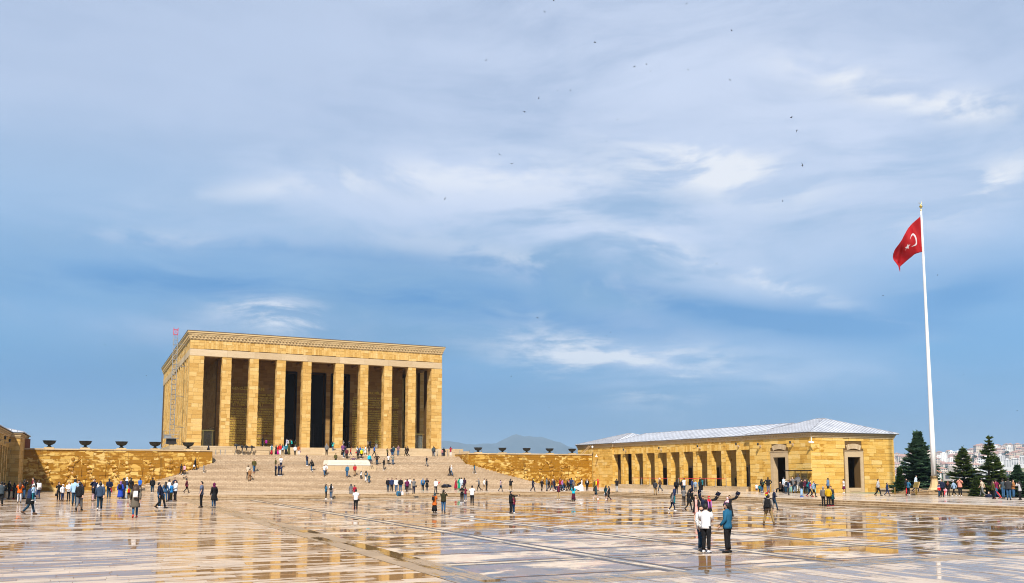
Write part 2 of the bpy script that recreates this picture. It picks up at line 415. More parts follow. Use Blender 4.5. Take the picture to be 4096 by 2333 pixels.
def stepstone(name, bw, rh, blotch):
    m, t, b = newmat(name)
    p = pos(t); s = t.sep(p); r = rnd_of(t)
    h = t.m('ADD', s[0], t.m('MULTIPLY', t.m('FLOOR', t.m('DIVIDE', t.m('ADD', s[2], 2.2-.01), .15)), .37))
    br = t.node('ShaderNodeTexBrick', {'Vector': t.xyz(h, t.m('ADD', s[1], s[2]), 0.), 'Color1': (.1, .1, .1, 1), 'Color2': (1, 1, 1, 1), 'Mortar': (0, 0, 0, 1), 'Scale': 1., 'Mortar Size': .014, 'Brick Width': bw, 'Row Height': rh})
    bv = t.sep(br.outputs['Color'])[0]; mo = br.outputs['Fac']
    n = t.noise(p, 2.5, 5, .6); big = t.noise(t.vm('MULTIPLY', p, (.12, .4, .4)), 1., 4, .6)
    f = t.m('ADD', t.m('ADD', t.m('MULTIPLY', bv, .35), t.m('MULTIPLY', n, .5)), t.m('MULTIPLY', r, .15))
    c = t.ramp(f, [(.15, (.38, .275, .17)), (.5, (.49, .37, .25)), (.85, (.58, .46, .325))])
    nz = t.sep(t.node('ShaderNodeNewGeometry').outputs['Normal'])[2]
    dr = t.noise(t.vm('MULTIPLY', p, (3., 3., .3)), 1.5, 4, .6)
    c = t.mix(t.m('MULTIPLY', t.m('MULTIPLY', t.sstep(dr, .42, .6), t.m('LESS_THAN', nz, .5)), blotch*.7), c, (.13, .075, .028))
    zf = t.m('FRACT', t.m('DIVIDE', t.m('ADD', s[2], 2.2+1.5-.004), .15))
    c = t.mix(t.m('MULTIPLY', t.m('MULTIPLY', t.m('LESS_THAN', zf, .40), t.m('LESS_THAN', nz, .5)), .72), c, (.14, .09, .048))  # dark band paints the shadow line at the foot of each riser
    c = t.mix(t.m('MULTIPLY', t.sstep(big, .56, .66), blotch), c, (.15, .085, .03))
    c = t.mix(t.m('MULTIPLY', mo, .6), c, (.13, .085, .05))
    t.set(b.inputs['Base Color'], c); b.inputs['Roughness'].default_value = .6; b.inputs['Specular IOR Level'].default_value = .3
    bump(t, b, n, .3, .02); return m
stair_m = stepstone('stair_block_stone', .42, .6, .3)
def kerbstone():
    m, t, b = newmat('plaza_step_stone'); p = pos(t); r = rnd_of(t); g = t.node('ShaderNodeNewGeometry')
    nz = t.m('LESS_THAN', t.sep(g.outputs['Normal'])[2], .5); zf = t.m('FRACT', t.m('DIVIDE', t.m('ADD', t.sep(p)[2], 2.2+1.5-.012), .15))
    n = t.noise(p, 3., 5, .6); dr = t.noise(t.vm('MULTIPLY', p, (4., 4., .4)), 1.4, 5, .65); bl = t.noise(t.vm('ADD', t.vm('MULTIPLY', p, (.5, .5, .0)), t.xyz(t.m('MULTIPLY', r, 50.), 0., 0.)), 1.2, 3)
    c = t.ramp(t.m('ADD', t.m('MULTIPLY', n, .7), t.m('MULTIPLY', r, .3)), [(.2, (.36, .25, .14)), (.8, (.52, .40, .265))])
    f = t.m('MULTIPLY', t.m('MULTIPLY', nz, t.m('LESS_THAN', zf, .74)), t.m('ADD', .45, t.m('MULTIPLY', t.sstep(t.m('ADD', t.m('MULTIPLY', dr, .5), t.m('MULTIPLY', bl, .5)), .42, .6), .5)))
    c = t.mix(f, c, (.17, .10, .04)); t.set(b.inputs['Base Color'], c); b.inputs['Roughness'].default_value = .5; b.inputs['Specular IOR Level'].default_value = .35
    bump(t, b, n, .3, .02); return m
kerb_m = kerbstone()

# ------------------------------------------------------------------ the setting
G, S_ = -2.2, -2.65           # walkway level, sunken ceremonial ground
XA, XB, YA, YB = 7.8, 55.0, 16.4, 91.3     # edge of the sunken ground
def hill(x, y):
    d = math.hypot(x-32, y-80); az = math.degrees(math.atan2(x, y)); dd = math.hypot(x, y)
    z = -3.4
    if d > 115: z -= min((d-115)*.05, 14)
    s = max(0., min(1., (az-36)/12))*max(0., min(1., (95-az)/18))
    up_ = max(0., min(1., (dd-1050)/2300)); up_ = up_*up_*(3-2*up_)
    z += s*up_*(60 + 5.6*(max(47., min(az, 62.))-49.5) + 4*math.sin(az*1.9)+3*math.sin(az*4.1+1))
    z += s*min(1, dd/700)*4*math.sin(x*.008)*math.cos(y*.011)
    if dd > 3600: z -= s*min((dd-3600)*.05, 100)
    return z
def terrain():
    vs = []; fs = []; rad = [0, 60, 110, 130, 160, 200, 260, 330, 420, 520, 620, 720, 820, 920, 1020, 1120, 1220, 1320, 1420, 1520, 1620, 1750, 1900, 2050, 2200, 2400, 2600, 2800, 3000, 3200, 3400, 3600, 3800, 4200, 5000, 7000, 12000, 20000]; na = 240
    for i, r in enumerate(rad):
        for k in range(na):
            a = 2*math.pi*k/na; x, y = 32+r*math.sin(a), 60+r*math.cos(a); vs.append((x, y, hill(x, y)))
    for i in range(len(rad)-1):
        for k in range(na):
            k2 = (k+1) % na; fs.append((i*na+k, (i+1)*na+k, (i+1)*na+k2, i*na+k2))
    m, t, b = newmat('hillside_ground')
    p = pos(t); n = t.noise(p, .012, 6, .6); n2 = t.noise(p, .09, 4, .6)
    c = t.ramp(t.m('ADD', t.m('MULTIPLY', n, .65), t.m('MULTIPLY', n2, .35)), [(.3, (.075, .095, .04)), (.46, (.16, .17, .075)), (.56, (.27, .235, .15)), (.72, (.34, .29, .20))])
    t.set(b.inputs['Base Color'], c); b.inputs['Roughness'].default_value = .9; b.inputs['Specular IOR Level'].default_value = .1
    o = MB().add(vs, fs).build('ground', m, smooth=True); o['kind'] = 'structure'
terrain()
def mountains():
    prof = [(-2600, 40), (-1500, 120), (200, 170), (1500, 230), (2300, 262), (2900, 285), (3295, 330), (3508, 292), (3766, 303), (3850, 350), (3924, 403), (3990, 372), (4044, 380), (4110, 362), (4158, 372), (4248, 310), (4430, 238), (4800, 150), (5600, 70), (7500, 40)]
    rng = random.Random(5); xs = []; x = -2600
    while x < 7500: xs.append(x); x += 38
    def hgt(x):
        for (a, h0), (b, h1) in zip(prof, prof[1:]):
            if a <= x <= b:
                f = (x-a)/(b-a); return h0+(h1-h0)*(f*f*(3-2*f)*.5+f*.5)
        return 40
    rows = [(-1500, -.1), (-1100, .12), (-760, .34), (-480, .58), (-240, .82), (-90, .95), (0, 1.), (260, .8), (700, .4), (1400, -.1)]
    vs = []; fs = []
    for dy, k in rows:
        for x in xs:
            h = hgt(x+dy*.08)
            y = 8200-(x-3700)*.5+dy*1.3
            j = rng.uniform(-1, 1)*9*(1 if k not in (1.,) else .35)+22*math.sin(x*.011+dy*.004)*(1-k)*k*2
            vs.append((x, y, max(-25, h*k+j)))
    n = len(xs)
    for i in range(len(rows)-1):
        for k in range(n-1): fs.append((i*n+k, i*n+k+1, (i+1)*n+k+1, (i+1)*n+k))
    m, t, b = newmat('mountain_scrub'); nn = t.noise(pos(t), .004, 6)
    t.set(b.inputs['Base Color'], t.ramp(nn, [(.35, (.022, .032, .03)), (.65, (.05, .06, .05))])); b.inputs['Roughness'].default_value = .95
    o = MB().add(vs, fs).build('mountain_range', m, smooth=True); o['kind'] = 'structure'
mountains()

# ---- paving of the raised walkways and the sunken ground
def sheet(name, x0, x1, y0, y1, z, m):
    o = MB().box(x0, x1, y0, y1, z-.35, z).build(name, m); o['kind'] = 'structure'; return o
YN = 40.0                                   # slabs are laid one by one up to here, material beyond
walk_n = sheet('walkway_bed', -24, XA-1.05, -6, YN, G-.05, mortar)
walk_f = sheet('walkway', -24, XA, YN, 119.4, G, pave_far)
# joints of the far part come from slabs too far to tell apart
landing = sheet('landing', XA, XB+.43, YB+.43, 125, G, land_x)
side = sheet('side_landing', XB+.43, 75.2, 5.5, 119.4, G-.004, land_y)
near_bed = sheet('border_bed', XA-1.05, XB, -6, YA, G-.05, mortar)
pw = Pool(walk_n, 'paving_slab', pave_x)
y = 5.; row = 0
while y < YN-.05:
    d = .31; x = -24+random.uniform(0, 1.1)
    while x < XA-1.06:
        L = random.choice((.85, 1.05, 1.05, 1.3)); e = min(x+L, XA-1.06)
        a = abs(x-.36*y)
        if x > -.2*y-3 and e-x > .1:
            pw.box(x+.004, e-.004, y+.004, y+d-.004, G-.06, G+random.uniform(-.003, .003), rot=(R(random.gauss(0, .10)), R(random.gauss(0, .05)), 0))
        x = e
    y += d; row += 1
pw.finish()
pb = Pool(near_bed, 'paving_slab', pave_y)
x = XA-1.04
while x < XB:
    yy = 4+random.uniform(0, 1.)
    while yy < YA-.02:
        L = random.choice((.9, 1.1, 1.4)); e = min(yy+L, YA-.9)
        if yy >= YA-.91: break
        if yy > 3 and x < yy*2.6+12: pb.box(x+.004, x+.336, yy+.004, e-.004, G-.06, G+random.uniform(-.003, .003), rot=(R(random.gauss(0, .05)), R(random.gauss(0, .10)), 0))
        yy = e
    x += .34
pb.finish()
# kerb stones along the rim of the sunken ground
rim = empty('plaza_rim', (0, 0, 0)); rim['kind'] = 'structure'
pr = Pool(rim, 'kerb_stone', edge_st)
yy = YA
while yy < YB:
    e = min(yy+random.uniform(1.3, 1.9), YB); pr.box(XA-1.04, XA-.52, yy+.006, e-.006, G-.3, G+.004); pr.box(XA-.51, XA, yy+.4, e+.388, G-.3, G+.007) if e+.4 < YB else None; yy = e
x = XA-1.04
while x < XB+3:
    e = x+random.uniform(1.3, 1.9); pr.box(x+.006, e-.006, YA-.90, YA-.46, G-.3, G+.004); pr.box(x+.3, e+.29, YA-.45, YA, G-.3, G+.007); x = e
pr.finish()
plaza = sheet('plaza', XA, XB, YA, YB, S_-.007, dark_st)
fields = []
cw_, cl_ = 5.2, 6.2
nx = int((XB-XA-1.6)/cw_); ny = int((YB-YA-1.6)/cl_)
ox, oy = XA+.9, YA+.7
cw_ = (XB-XA-1.7)/nx; cl_ = (YB-YA-1.5)/ny
mf = unit(kilim); mc = unit(cream_st)
def slab(name, me, x0, x1, y0, y1, top, parent):
    o = link(name, me, parent, ((x0+x1)/2, (y0+y1)/2, top-.03)); o.scale = (x1-x0, y1-y0, .06)
    o.rotation_euler = (R(random.gauss(0, .004)), R(random.gauss(0, .004)), 0)
for i in range(nx):
    for j in range(ny):
        x0, y0 = ox+i*cw_, oy+j*cl_; x1, y1 = x0+cw_, y0+cl_
        slab('inlaid_field', mf, x0+.72, x1-.20, y0+.66, (y0+y1)/2-.10, S_, plaza)
        slab('inlaid_field', mf, x0+.72, x1-.20, (y0+y1)/2+.16, y1-.18, S_, plaza)
        slab('cream_band', mc, x0+.12, x0+.46, y0+.06, y1-.05, S_, plaza)
        slab('cream_band', mc, x0+.62, x1-.05, y0+.10, y0+.40, S_, plaza)
# plaza steps: three risers, each course cut into long stones
def plaza_steps(name, along, fixed, a0, a1, sgn):
    r = empty(name); r['kind'] = 'structure'
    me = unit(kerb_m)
    for k in range(0 if sgn > 0 else 1, 3):
        top = G-.15*k+.005*(k == 0); f0 = fixed-sgn*(.36*k) ; a = a0
        while a < a1-.2:
            e = min(a+random.uniform(1.7, 2.6), a1)
            o = link('step_stone', me, r)
            c0, c1 = f0, f0-sgn*.37
            if k == 0: c0, c1 = fixed+sgn*.45, fixed-sgn*.0
            else: c0, c1 = fixed-sgn*.36*(k-1)+sgn*.02, fixed-sgn*.36*k
            j = random.uniform(-.004, .004)
            mid, wd = (c0+c1)/2, abs(c0-c1)
            zc = top-.2
            if along == 'x': o.location = ((a+e)/2, mid+j, zc+j); o.scale = (e-a-.008, wd, .4)
            else: o.location = (mid+j, (a+e)/2, zc+j); o.scale = (wd, e-a-.008, .4)
            a = e
    return r
plaza_steps('front_plaza_steps', 'x', YB, XA, XB, 1)
plaza_steps('right_plaza_steps', 'y', XB, YA-6, YB, 1)
plaza_steps('left_plaza_steps', 'y', XA+.002, YA, YB, -1)
plaza_steps('near_plaza_steps', 'x', YA+.002, XA, XB, -1)

# ------------------------------------------------------------------ grand staircase
RISE, RUN, Y0S, LDS, YW = .15, .35, 111., .45, 119.5
XC = 32.3
stairs = empty('grand_staircase', (XC, Y0S, G), label='broad travertine staircase flaring out at its foot before the columned mausoleum', cat='staircase')
def under(o, p): o.parent = p; o.matrix_parent_inverse = Matrix.Translation(p.location).inverted(); return o
yy, z = Y0S, G; k = 0
for fl in (11, 10, 10):
    for i in range(fl):
        z += RISE; k += 1
        half = 17.9+max(0., 2.97*(1.35-z))
        back = YW-.05 if z < 1.3 else 122.9
        if z >= 1.3: half = 17.85-.002*k
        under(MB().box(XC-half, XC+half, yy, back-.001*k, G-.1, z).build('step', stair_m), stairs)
        yy += RUN
    yy += LDS
PL = 2.45
under(MB().box(XC-17.8, XC+17.8, 122.46, 131, 0, PL+.004).build('terrace', pale), stairs)
# ------------------------------------------------------------------ mausoleum
MX0, MX1, MY0, MY1, MZ, MTOP = 12.0, 49.68, 128.9, 178.0, 3.64, 18.67
maus = empty('mausoleum', ((MX0+MX1)/2, MY0, MZ), label='monumental flat-roofed columned hall of golden stone at the top of the staircase', cat='building')
def mp(o): return under(o, maus)
# stylobate with its centre steps
mb = MB()
mb.box(9.5, 22.5, 124.6, 180, 0, MZ-.02); mb.box(40.5, 51.6, 124.6, 180, 0, MZ-.02); mb.box(22.5, 40.5, 127.4, 180, 0, MZ-.02)
mb.box(51.6, 52.8, 124.7, 180, 0, 3.3); mb.box(52.8, 54.0, 124.8, 180, 0, 2.95); mb.box(54., 55.2, 124.9, 180, 0, 2.6)
mp(mb.build('stylobate_core', pale))
ps = Pool(maus, 'stylobate_block', pale, 200)
for a, b_ in ((9.5, 22.48), (40.52, 51.6)):
    ashlar(ps, 'y', 124.6, -1, a, b_, PL-.1, MZ+.01, .4, (1.2, 2.4))
    x = a
    while x < b_-.1:
        e = min(x+random.uniform(1.6, 2.4), b_); ps.box(x+.006, e-.006, 124.57, 126.6, MZ-.12, MZ+.012); x = e
for q in ps.b: q[1].x -= 0
for j in range(8):
    zt = PL+.15*(j+1); x = 22.5
    while x < 40.5-.05:
        e = min(x+random.uniform(1.5, 2.6), 40.5); ps.box(x+.004, e-.004, 124.8+.33*j, 127.6+.02*j, PL-.1, min(zt, MZ+.004), w=.3); x = e
# parent offset: pool pieces are placed in world coordinates
def finish_in(pool):
    n0 = len(bpy.data.objects); before = set(o.name for o in pool.t.children); pool.finish()
    inv = Matrix.Translation(pool.t.location).inverted()
    for o in pool.t.children:
        if o.name not in before: o.matrix_parent_inverse = inv
finish_in(ps)
mblk = Pool(maus, 'facing_block', gold, 300)
colx = [(16.25+.14, 17.63), (20.06+.17, 21.41), (23.9+.2, 25.25), (27.6+.24, 29.02), (32.47+.28, 33.9), (36.22+.3, 37.69), (40.04+.33, 41.46), (43.87+.36, 45.33)]
colx = [(b_-1.22, b_) for a, b_ in colx]
piers = [(MX0, 13.89)]+colx+[(47.95, MX1)]
LZ = 16.4
def pier_core(name, x0, x1, y0, y1, z0, z1, m=mortar): return mp(MB().box(x0, x1, y0, y1, z0, z1).build(name, m))
def clad(pool, x0, x1, y0, y1, z0, z1, ch, lens, faces='sew', w=1.):
    if 's' in faces: ashlar(pool, 'y', y0, -1, x0, x1, z0, z1, ch, lens, w=w)
    if 'n' in faces: ashlar(pool, 'y', y1, 1, x0, x1, z0, z1, ch, lens, w=w*.3)
    if 'w' in faces: ashlar(pool, 'x', x0, -1, y0, y1, z0, z1, ch, lens, w=w*.5)
    if 'e' in faces: ashlar(pool, 'x', x1, 1, y0, y1, z0, z1, ch, lens, w=w*.2)
for i, (a, b_) in enumerate(piers):
    dep = 1.9 if i in (0, 9) else 1.25
    pier_core('corner_pier' if i in (0, 9) else 'column', a, b_, MY0+.03, MY0+dep, MZ, LZ+.05)
    clad(mblk, a, b_, MY0+.03, MY0+dep, MZ, LZ, .53, (.7, 1.4), 'swe')
# side columns
nside = 13; sp = (MY1-1.9-(MY0+1.9)-1.9)/nside
for side_x, fc, out in ((MX0, 'ws', -1), (MX1-1.2, 'se', 1)):
    for i in range(nside):
        yc = MY0+1.9+1.75+sp*i
        pier_core('column', side_x+.03, side_x+1.17, yc, yc+1.35, MZ, LZ+.05)
        clad(mblk, side_x+.03, side_x+1.17, yc, yc+1.35, MZ, LZ, .55, (.8, 1.35), fc, .4)
    pier_core('corner_pier', side_x+.03, side_x+1.17, MY1-1.9, MY1, MZ, LZ+.05)
# lintel band of pale stone, frieze with upright blocks over the bays
pl_ = Pool(maus, 'lintel_block', pale, 120)
edges = [MX0]+[(a+b_)/2 for a, b_ in piers[1:-1]]+[MX1]
for a, b_ in zip(edges, edges[1:]): pl_.box(a+.005, b_-.005, MY0-.035+random.uniform(-.006, .006), MY0+1.15, LZ, 17.33)
yy = MY0+1.16
while yy < MY1-.1:
    e = min(yy+random.uniform(3.2, 3.7), MY1)
    pl_.box(MX0-.035, MX0+1.15, yy+.005, e-.005, LZ, 17.33); pl_.box(MX1-1.15, MX1+.035, yy+.005, e-.005, LZ, 17.33); yy = e
finish_in(pl_)
mp(MB().box(MX0+.04, MX1-.04, MY0+.09, MY0+1.2, 17.34, MTOP).box(MX0+.04, MX0+1.2, MY0+1.21, MY1-.05, 17.34, MTOP).box(MX1-1.2, MX1-.04, MY0+1.21, MY1-.05, 17.34, MTOP).box(MX0+.05, MX1-.05, MY1-1.2, MY1-.02, LZ, MTOP).build('frieze_core', mortar))
for (a, b_), (c, d) in zip(piers, piers[1:]):
    ashlar(mblk, 'y', MY0+.04, -1, a, b_, 17.36, MTOP, .44, (.5, 1.0))
    x = b_
    while x < c-.03:                                   # soldier course over the opening
        e = min(x+random.uniform(.22, .34), c)
        for z0, z1 in ((17.36, 18.2+random.uniform(-.2, .2)),):
            mblk.box(x+.005, e-.005, MY0-.0+random.uniform(-.012, .012), MY0+.1, z0+.07, z1, w=2.2); mblk.box(x+.005, e-.005, MY0+random.uniform(-.01, .01), MY0+.1, z1+.01, MTOP)
        x = e
ashlar(mblk, 'y', MY0+.04, -1, piers[-1][0], piers[-1][1], 17.36, MTOP, .44, (.5, 1.0))
ashlar(mblk, 'x', MX0+.04, -1, MY0, MY1, 17.36, MTOP, .5, (.4, 1.2), w=.5)
ashlar(mblk, 'x', MX1-.04, 1, MY0, MY1, 17.36, MTOP, .6, (.8, 1.6), w=.05)
# cornice: stepped courses with two rows of dentils
mb = MB()
def ring(z0, z1, p): mb.box(MX0-p, MX1+p, MY0-p, MY1+p, z0, z1)
ring(MTOP, MTOP+.10, .06); ring(MTOP+.101, MTOP+.30, .10); ring(MTOP+.301, MTOP+.42, .17); ring(MTOP+.421, MTOP+.62, .20); ring(MTOP+.621, MTOP+.74, .28); ring(MTOP+.741, MTOP+.95, .33); ring(MTOP+.951, MTOP+1.16, .42)
mp(mb.build('cornice', cream))
mp(MB().box(MX0-.46, MX1+.46, MY0-.46, MY1+.46, MTOP+1.161, MTOP+1.23).build('roof', plain('roof_flashing', (.10, .085, .07), .6)))
mb = MB(); x = MX0
while x < MX1: mb.box(x, x+.24, MY0-.165, MY0-.09, MTOP+.115, MTOP+.285); mb.box(x+.12, x+.37, MY0-.275, MY0-.19, MTOP+.44, MTOP+.60); x += .48
yy = MY0
while yy < MY1: mb.box(MX0-.165, MX0-.09, yy, yy+.24, MTOP+.115, MTOP+.285); mb.box(MX0-.275, MX0-.19, yy+.12, yy+.37, MTOP+.44, MTOP+.60); yy += .48
o = mp(mb.build('dentil_row', cream)); o['kind'] = 'stuff'
# hall behind the portico
HX0, HX1, HY0, HY1 = 16.5, 45.2, 135.0, 172.0
doors = [(25.3, 28.1, 15.3), (29.1, 32.6, 15.3), (33.6, 36.4, 15.3)]
mb = MB(); px = HX0
for a, b_, zt in doors:
    mb.box(px, a, HY0+.06, HY0+1.4, MZ, 16.9); mb.box(a, b_, HY0+.06, HY0+1.4, zt, 16.9); px = b_
mb.box(px, HX1, HY0+.06, HY0+1.4, MZ, 16.9)
mb.box(HX0+.06, HX0+1., HY0+1.4, HY1, MZ, 16.9); mb.box(HX1-1., HX1-.06, HY0+1.4, HY1, MZ, 16.9); mb.box(HX0+1., HX1-1., HY1-1, HY1, MZ, 16.9)
mb.box(24., 37.8, HY0+5.5, HY0+6., MZ, 16.9); mb.box(24., 24.5, HY0+1.4, HY0+5.5, MZ, 16.9); mb.box(37.3, 37.8, HY0+1.4, HY0+5.5, MZ, 16.9)
mp(mb.build('hall_wall', mortar))
mp(MB().box(24.55, 37.25, HY0+5.3, HY0+5.45, MZ, 16.8).build('dark_door_sheet', bronze))  # bronze door spread over the whole back wall, its dark colour deepens the shade
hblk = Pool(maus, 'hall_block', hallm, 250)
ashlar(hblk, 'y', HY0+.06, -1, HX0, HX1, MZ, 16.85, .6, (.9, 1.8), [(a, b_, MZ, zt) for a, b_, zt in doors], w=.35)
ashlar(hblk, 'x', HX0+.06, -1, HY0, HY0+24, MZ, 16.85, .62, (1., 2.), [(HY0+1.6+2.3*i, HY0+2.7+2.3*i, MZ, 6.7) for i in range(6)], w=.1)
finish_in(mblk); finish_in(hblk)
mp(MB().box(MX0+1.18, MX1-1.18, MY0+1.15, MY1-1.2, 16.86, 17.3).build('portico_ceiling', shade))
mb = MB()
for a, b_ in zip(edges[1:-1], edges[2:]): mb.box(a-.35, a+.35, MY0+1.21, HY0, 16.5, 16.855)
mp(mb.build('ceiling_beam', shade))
mp(MB().box(MX0, MX1, MY0, MY1, MZ-.019, MZ-.002).build('portico_floor', pale))
for a, b_, zt in doors:       # bronze gate leaves standing in the tall doorways
    g = MB()
    g.box(a, a+.09, HY0+1.0, HY0+1.1, MZ, MZ+3.9); g.box(b_-.09, b_, HY0+1.0, HY0+1.1, MZ, MZ+3.9); g.box(a, b_, HY0+1.0, HY0+1.1, MZ+3.8, MZ+3.95)
    o = mp(g.build('gate', bronze))
    l = MB(); n = 9
    half_open = (b_-a)*.0
    for i in range(1, n+1):
        xx = a+(b_-a)*i/(n+1); l.box(xx-.015, xx+.015, HY0+1.03, HY0+1.06, MZ, MZ+3.8)
    for i in range(9): l.box(a, b_, HY0+1.065, HY0+1.09, MZ+.2+i*.42, MZ+.23+i*.42)
    q = link('lattice', l.mesh('lattice', bronze), o)
    f = MB().box(a-.16, a, HY0-.02, HY0+.5, MZ, zt+.16).box(b_, b_+.16, HY0-.02, HY0+.5, MZ, zt+.16).box(a, b_, HY0-.02, HY0+.5, zt, zt+.16)
    mp(f.build('door_frame', bronze))
for i in range(6):            # slit windows low in the hall's flank
    y0 = HY0+1.6+2.3*i
    o = mp(MB().box(HX0-.02, HX0+.1, y0-.14, y0, MZ, 6.84).box(HX0-.02, HX0+.1, y0+1.1, y0+1.24, MZ, 6.84).box(HX0-.02, HX0+.1, y0, y0+1.1, 6.7, 6.84).build('window_frame', pale))
    link('window_pane', MB().box(HX0+.05, HX0+.07, y0, y0+1.1, MZ, 6.7).mesh('window_pane', bronze), o)
# gilded inscriptions on the hall front
gilt = plain('gilded_letter', (.62, .42, .06), .35, .35, .05)
def text_mesh(cu_):
    t_ = bpy.data.objects.new('text', cu_); COL.objects.link(t_); bpy.context.view_layer.update()
    me = bpy.data.meshes.new_from_object(t_.evaluated_get(bpy.context.evaluated_depsgraph_get())); bpy.data.objects.remove(t_); bpy.data.curves.remove(cu_); return me
def inscription(lines, x0, x1, ztop):
    z = ztop
    for s_, size, al in lines:
        cu_ = bpy.data.curves.new('inscription', 'FONT'); cu_.body = s_; cu_.size = size; cu_.align_x = al; cu_.extrude = .012; cu_.resolution_u = 1; cu_.offset = .008
        cu_.materials.append(gilt)
        if not s_.strip(): z -= size*.8; continue
        me_ = text_mesh(cu_); o = link('inscription_line', me_); o['kind'] = 'stuff'; o.rotation_euler = (math.pi/2, 0, 0)
        wd = max(v.co.x for v in me_.vertices)-min(v.co.x for v in me_.vertices); full = (x1-x0)*(.97 if al == 'LEFT' else .8)
        o.scale = (min(1., full/wd) if al == 'CENTER' or wd < full*.62 else full/wd, 1, 1)
        o.location = ((x0+x1)/2 if al == 'CENTER' else x0, HY0-.03, z); mp(o)
        z -= size*1.18 if s_ else size*.8
HIT = [('GENÇLİĞE HİTABE', .55, 'CENTER'), ('', .2, 'LEFT')]
for s_ in ('BUGÜN VÂSIL OLDUĞUMUZ NETİCE, ASIRLARDANBERİ ÇEKİLEN', 'MİLLÎ MUSİBETLERİN İNTİBAHI VE BU AZİZ VATANIN HER KÖŞE-', 'SİNİ SULAYAN KANLARIN BEDELİDİR.', 'BU NETİCEYİ TÜRK GENÇLİĞİNE EMANET EDİYORUM.'): HIT.append((s_, .34, 'LEFT'))
HIT.append(('EY TÜRK GENÇLİĞİ !', .46, 'CENTER'))
for s_ in ('BİRİNCİ VAZİFEN TÜRK İSTİKLÂLİNİ, TÜRK CUMHURİYETİNİ', 'İLELEBET MUHAFAZA VE MÜDAFAA ETMEKTİR.', 'MEVCUDİYETİNİN VE İSTİKBALİNİN YEGÂNE TEMELİ BUDUR. BU', 'TEMEL SENİN EN KIYMETLİ HAZİNENDİR. İSTİKBALDE DAHİ SENİ', 'BU HAZİNEDEN MAHRUM ETMEK İSTİYECEK DAHİLÎ VE HARİCÎ', 'BEDHAHLARIN OLACAKTIR. BİR GÜN İSTİKLÂL VE CUMHURİYETİ', 'MÜDAFAA MECBURİYETİNE DÜŞERSEN VAZİFEYE ATILMAK İÇİN', 'İÇİNDE BULUNACAĞIN VAZİYETİN İMKÂN VE ŞERAİTİNİ DÜŞÜNMİ-', 'YECEKSİN. BU İMKÂN VE ŞERAİT ÇOK NAMÜSAİT BİR MAHİYETTE', 'TEZAHÜR EDEBİLİR. İSTİKLÂL VE CUMHURİYETİNE KASTEDECEK', 'DÜŞMANLAR BÜTÜN DÜNYADA EMSALİ GÖRÜLMEMİŞ BİR GALİBİ-', 'YETİN MÜMESSİLİ OLABİLİRLER.', 'CEBREN VE HİLE İLE AZİZ VATANIN BÜTÜN KALELERİ ZAPTEDİL-', 'MİŞ, BÜTÜN TERSANELERİNE GİRİLMİŞ, BÜTÜN ORDULARI', 'DAĞITILMIŞ VE MEMLEKETİN HER KÖŞESİ BİLFİİL İŞGAL EDİLMİŞ', 'OLABİLİR. BÜTÜN BU ŞERAİTTEN DAHA ELÎM VE DAHA VAHİM', 'OLMAK ÜZERE MEMLEKETİN DAHİLİNDE İKTİDARA SAHİP OLANLAR', 'GAFLET VE DALÂLET VE HATTA HIYANET İÇİNDE BULUNABİLİR-', 'LER. HATTA BU İKTİDAR SAHİPLERİ ŞAHSÎ MENFAATLERİNİ', 'MÜSTEVLİLERİN SİYASÎ EMELLERİYLE TEVHİT EDEBİLİRLER.', 'MİLLET FAKRÜ ZARURET İÇİNDE HARAP VE BİTAP DÜŞMÜŞ', 'OLABİLİR.'): HIT.append((s_, .31, 'LEFT'))
HIT += [('EY TÜRK İSTİKBALİNİN EVLÂDI !', .34, 'CENTER'), ('İŞTE BU AHVAL VE ŞERAİT İÇİNDE DAHİ VAZİFEN TÜRK', .31, 'LEFT'), ('İSTİKLÂLİNİ VE TÜRK CUMHURİYETİNİ KURTARMAKTIR.', .31, 'LEFT'), ('MUHTAÇ OLDUĞUN KUDRET', .44, 'CENTER'), ('DAMARLARINDAKİ ASÎL KANDA MEVCUTTUR.', .40, 'CENTER')]
inscription(HIT, 17.0, 25.0, 12.4)
TUR = [('TÜRK MİLLETİ !', .5, 'CENTER'), ('', .2, 'LEFT')]
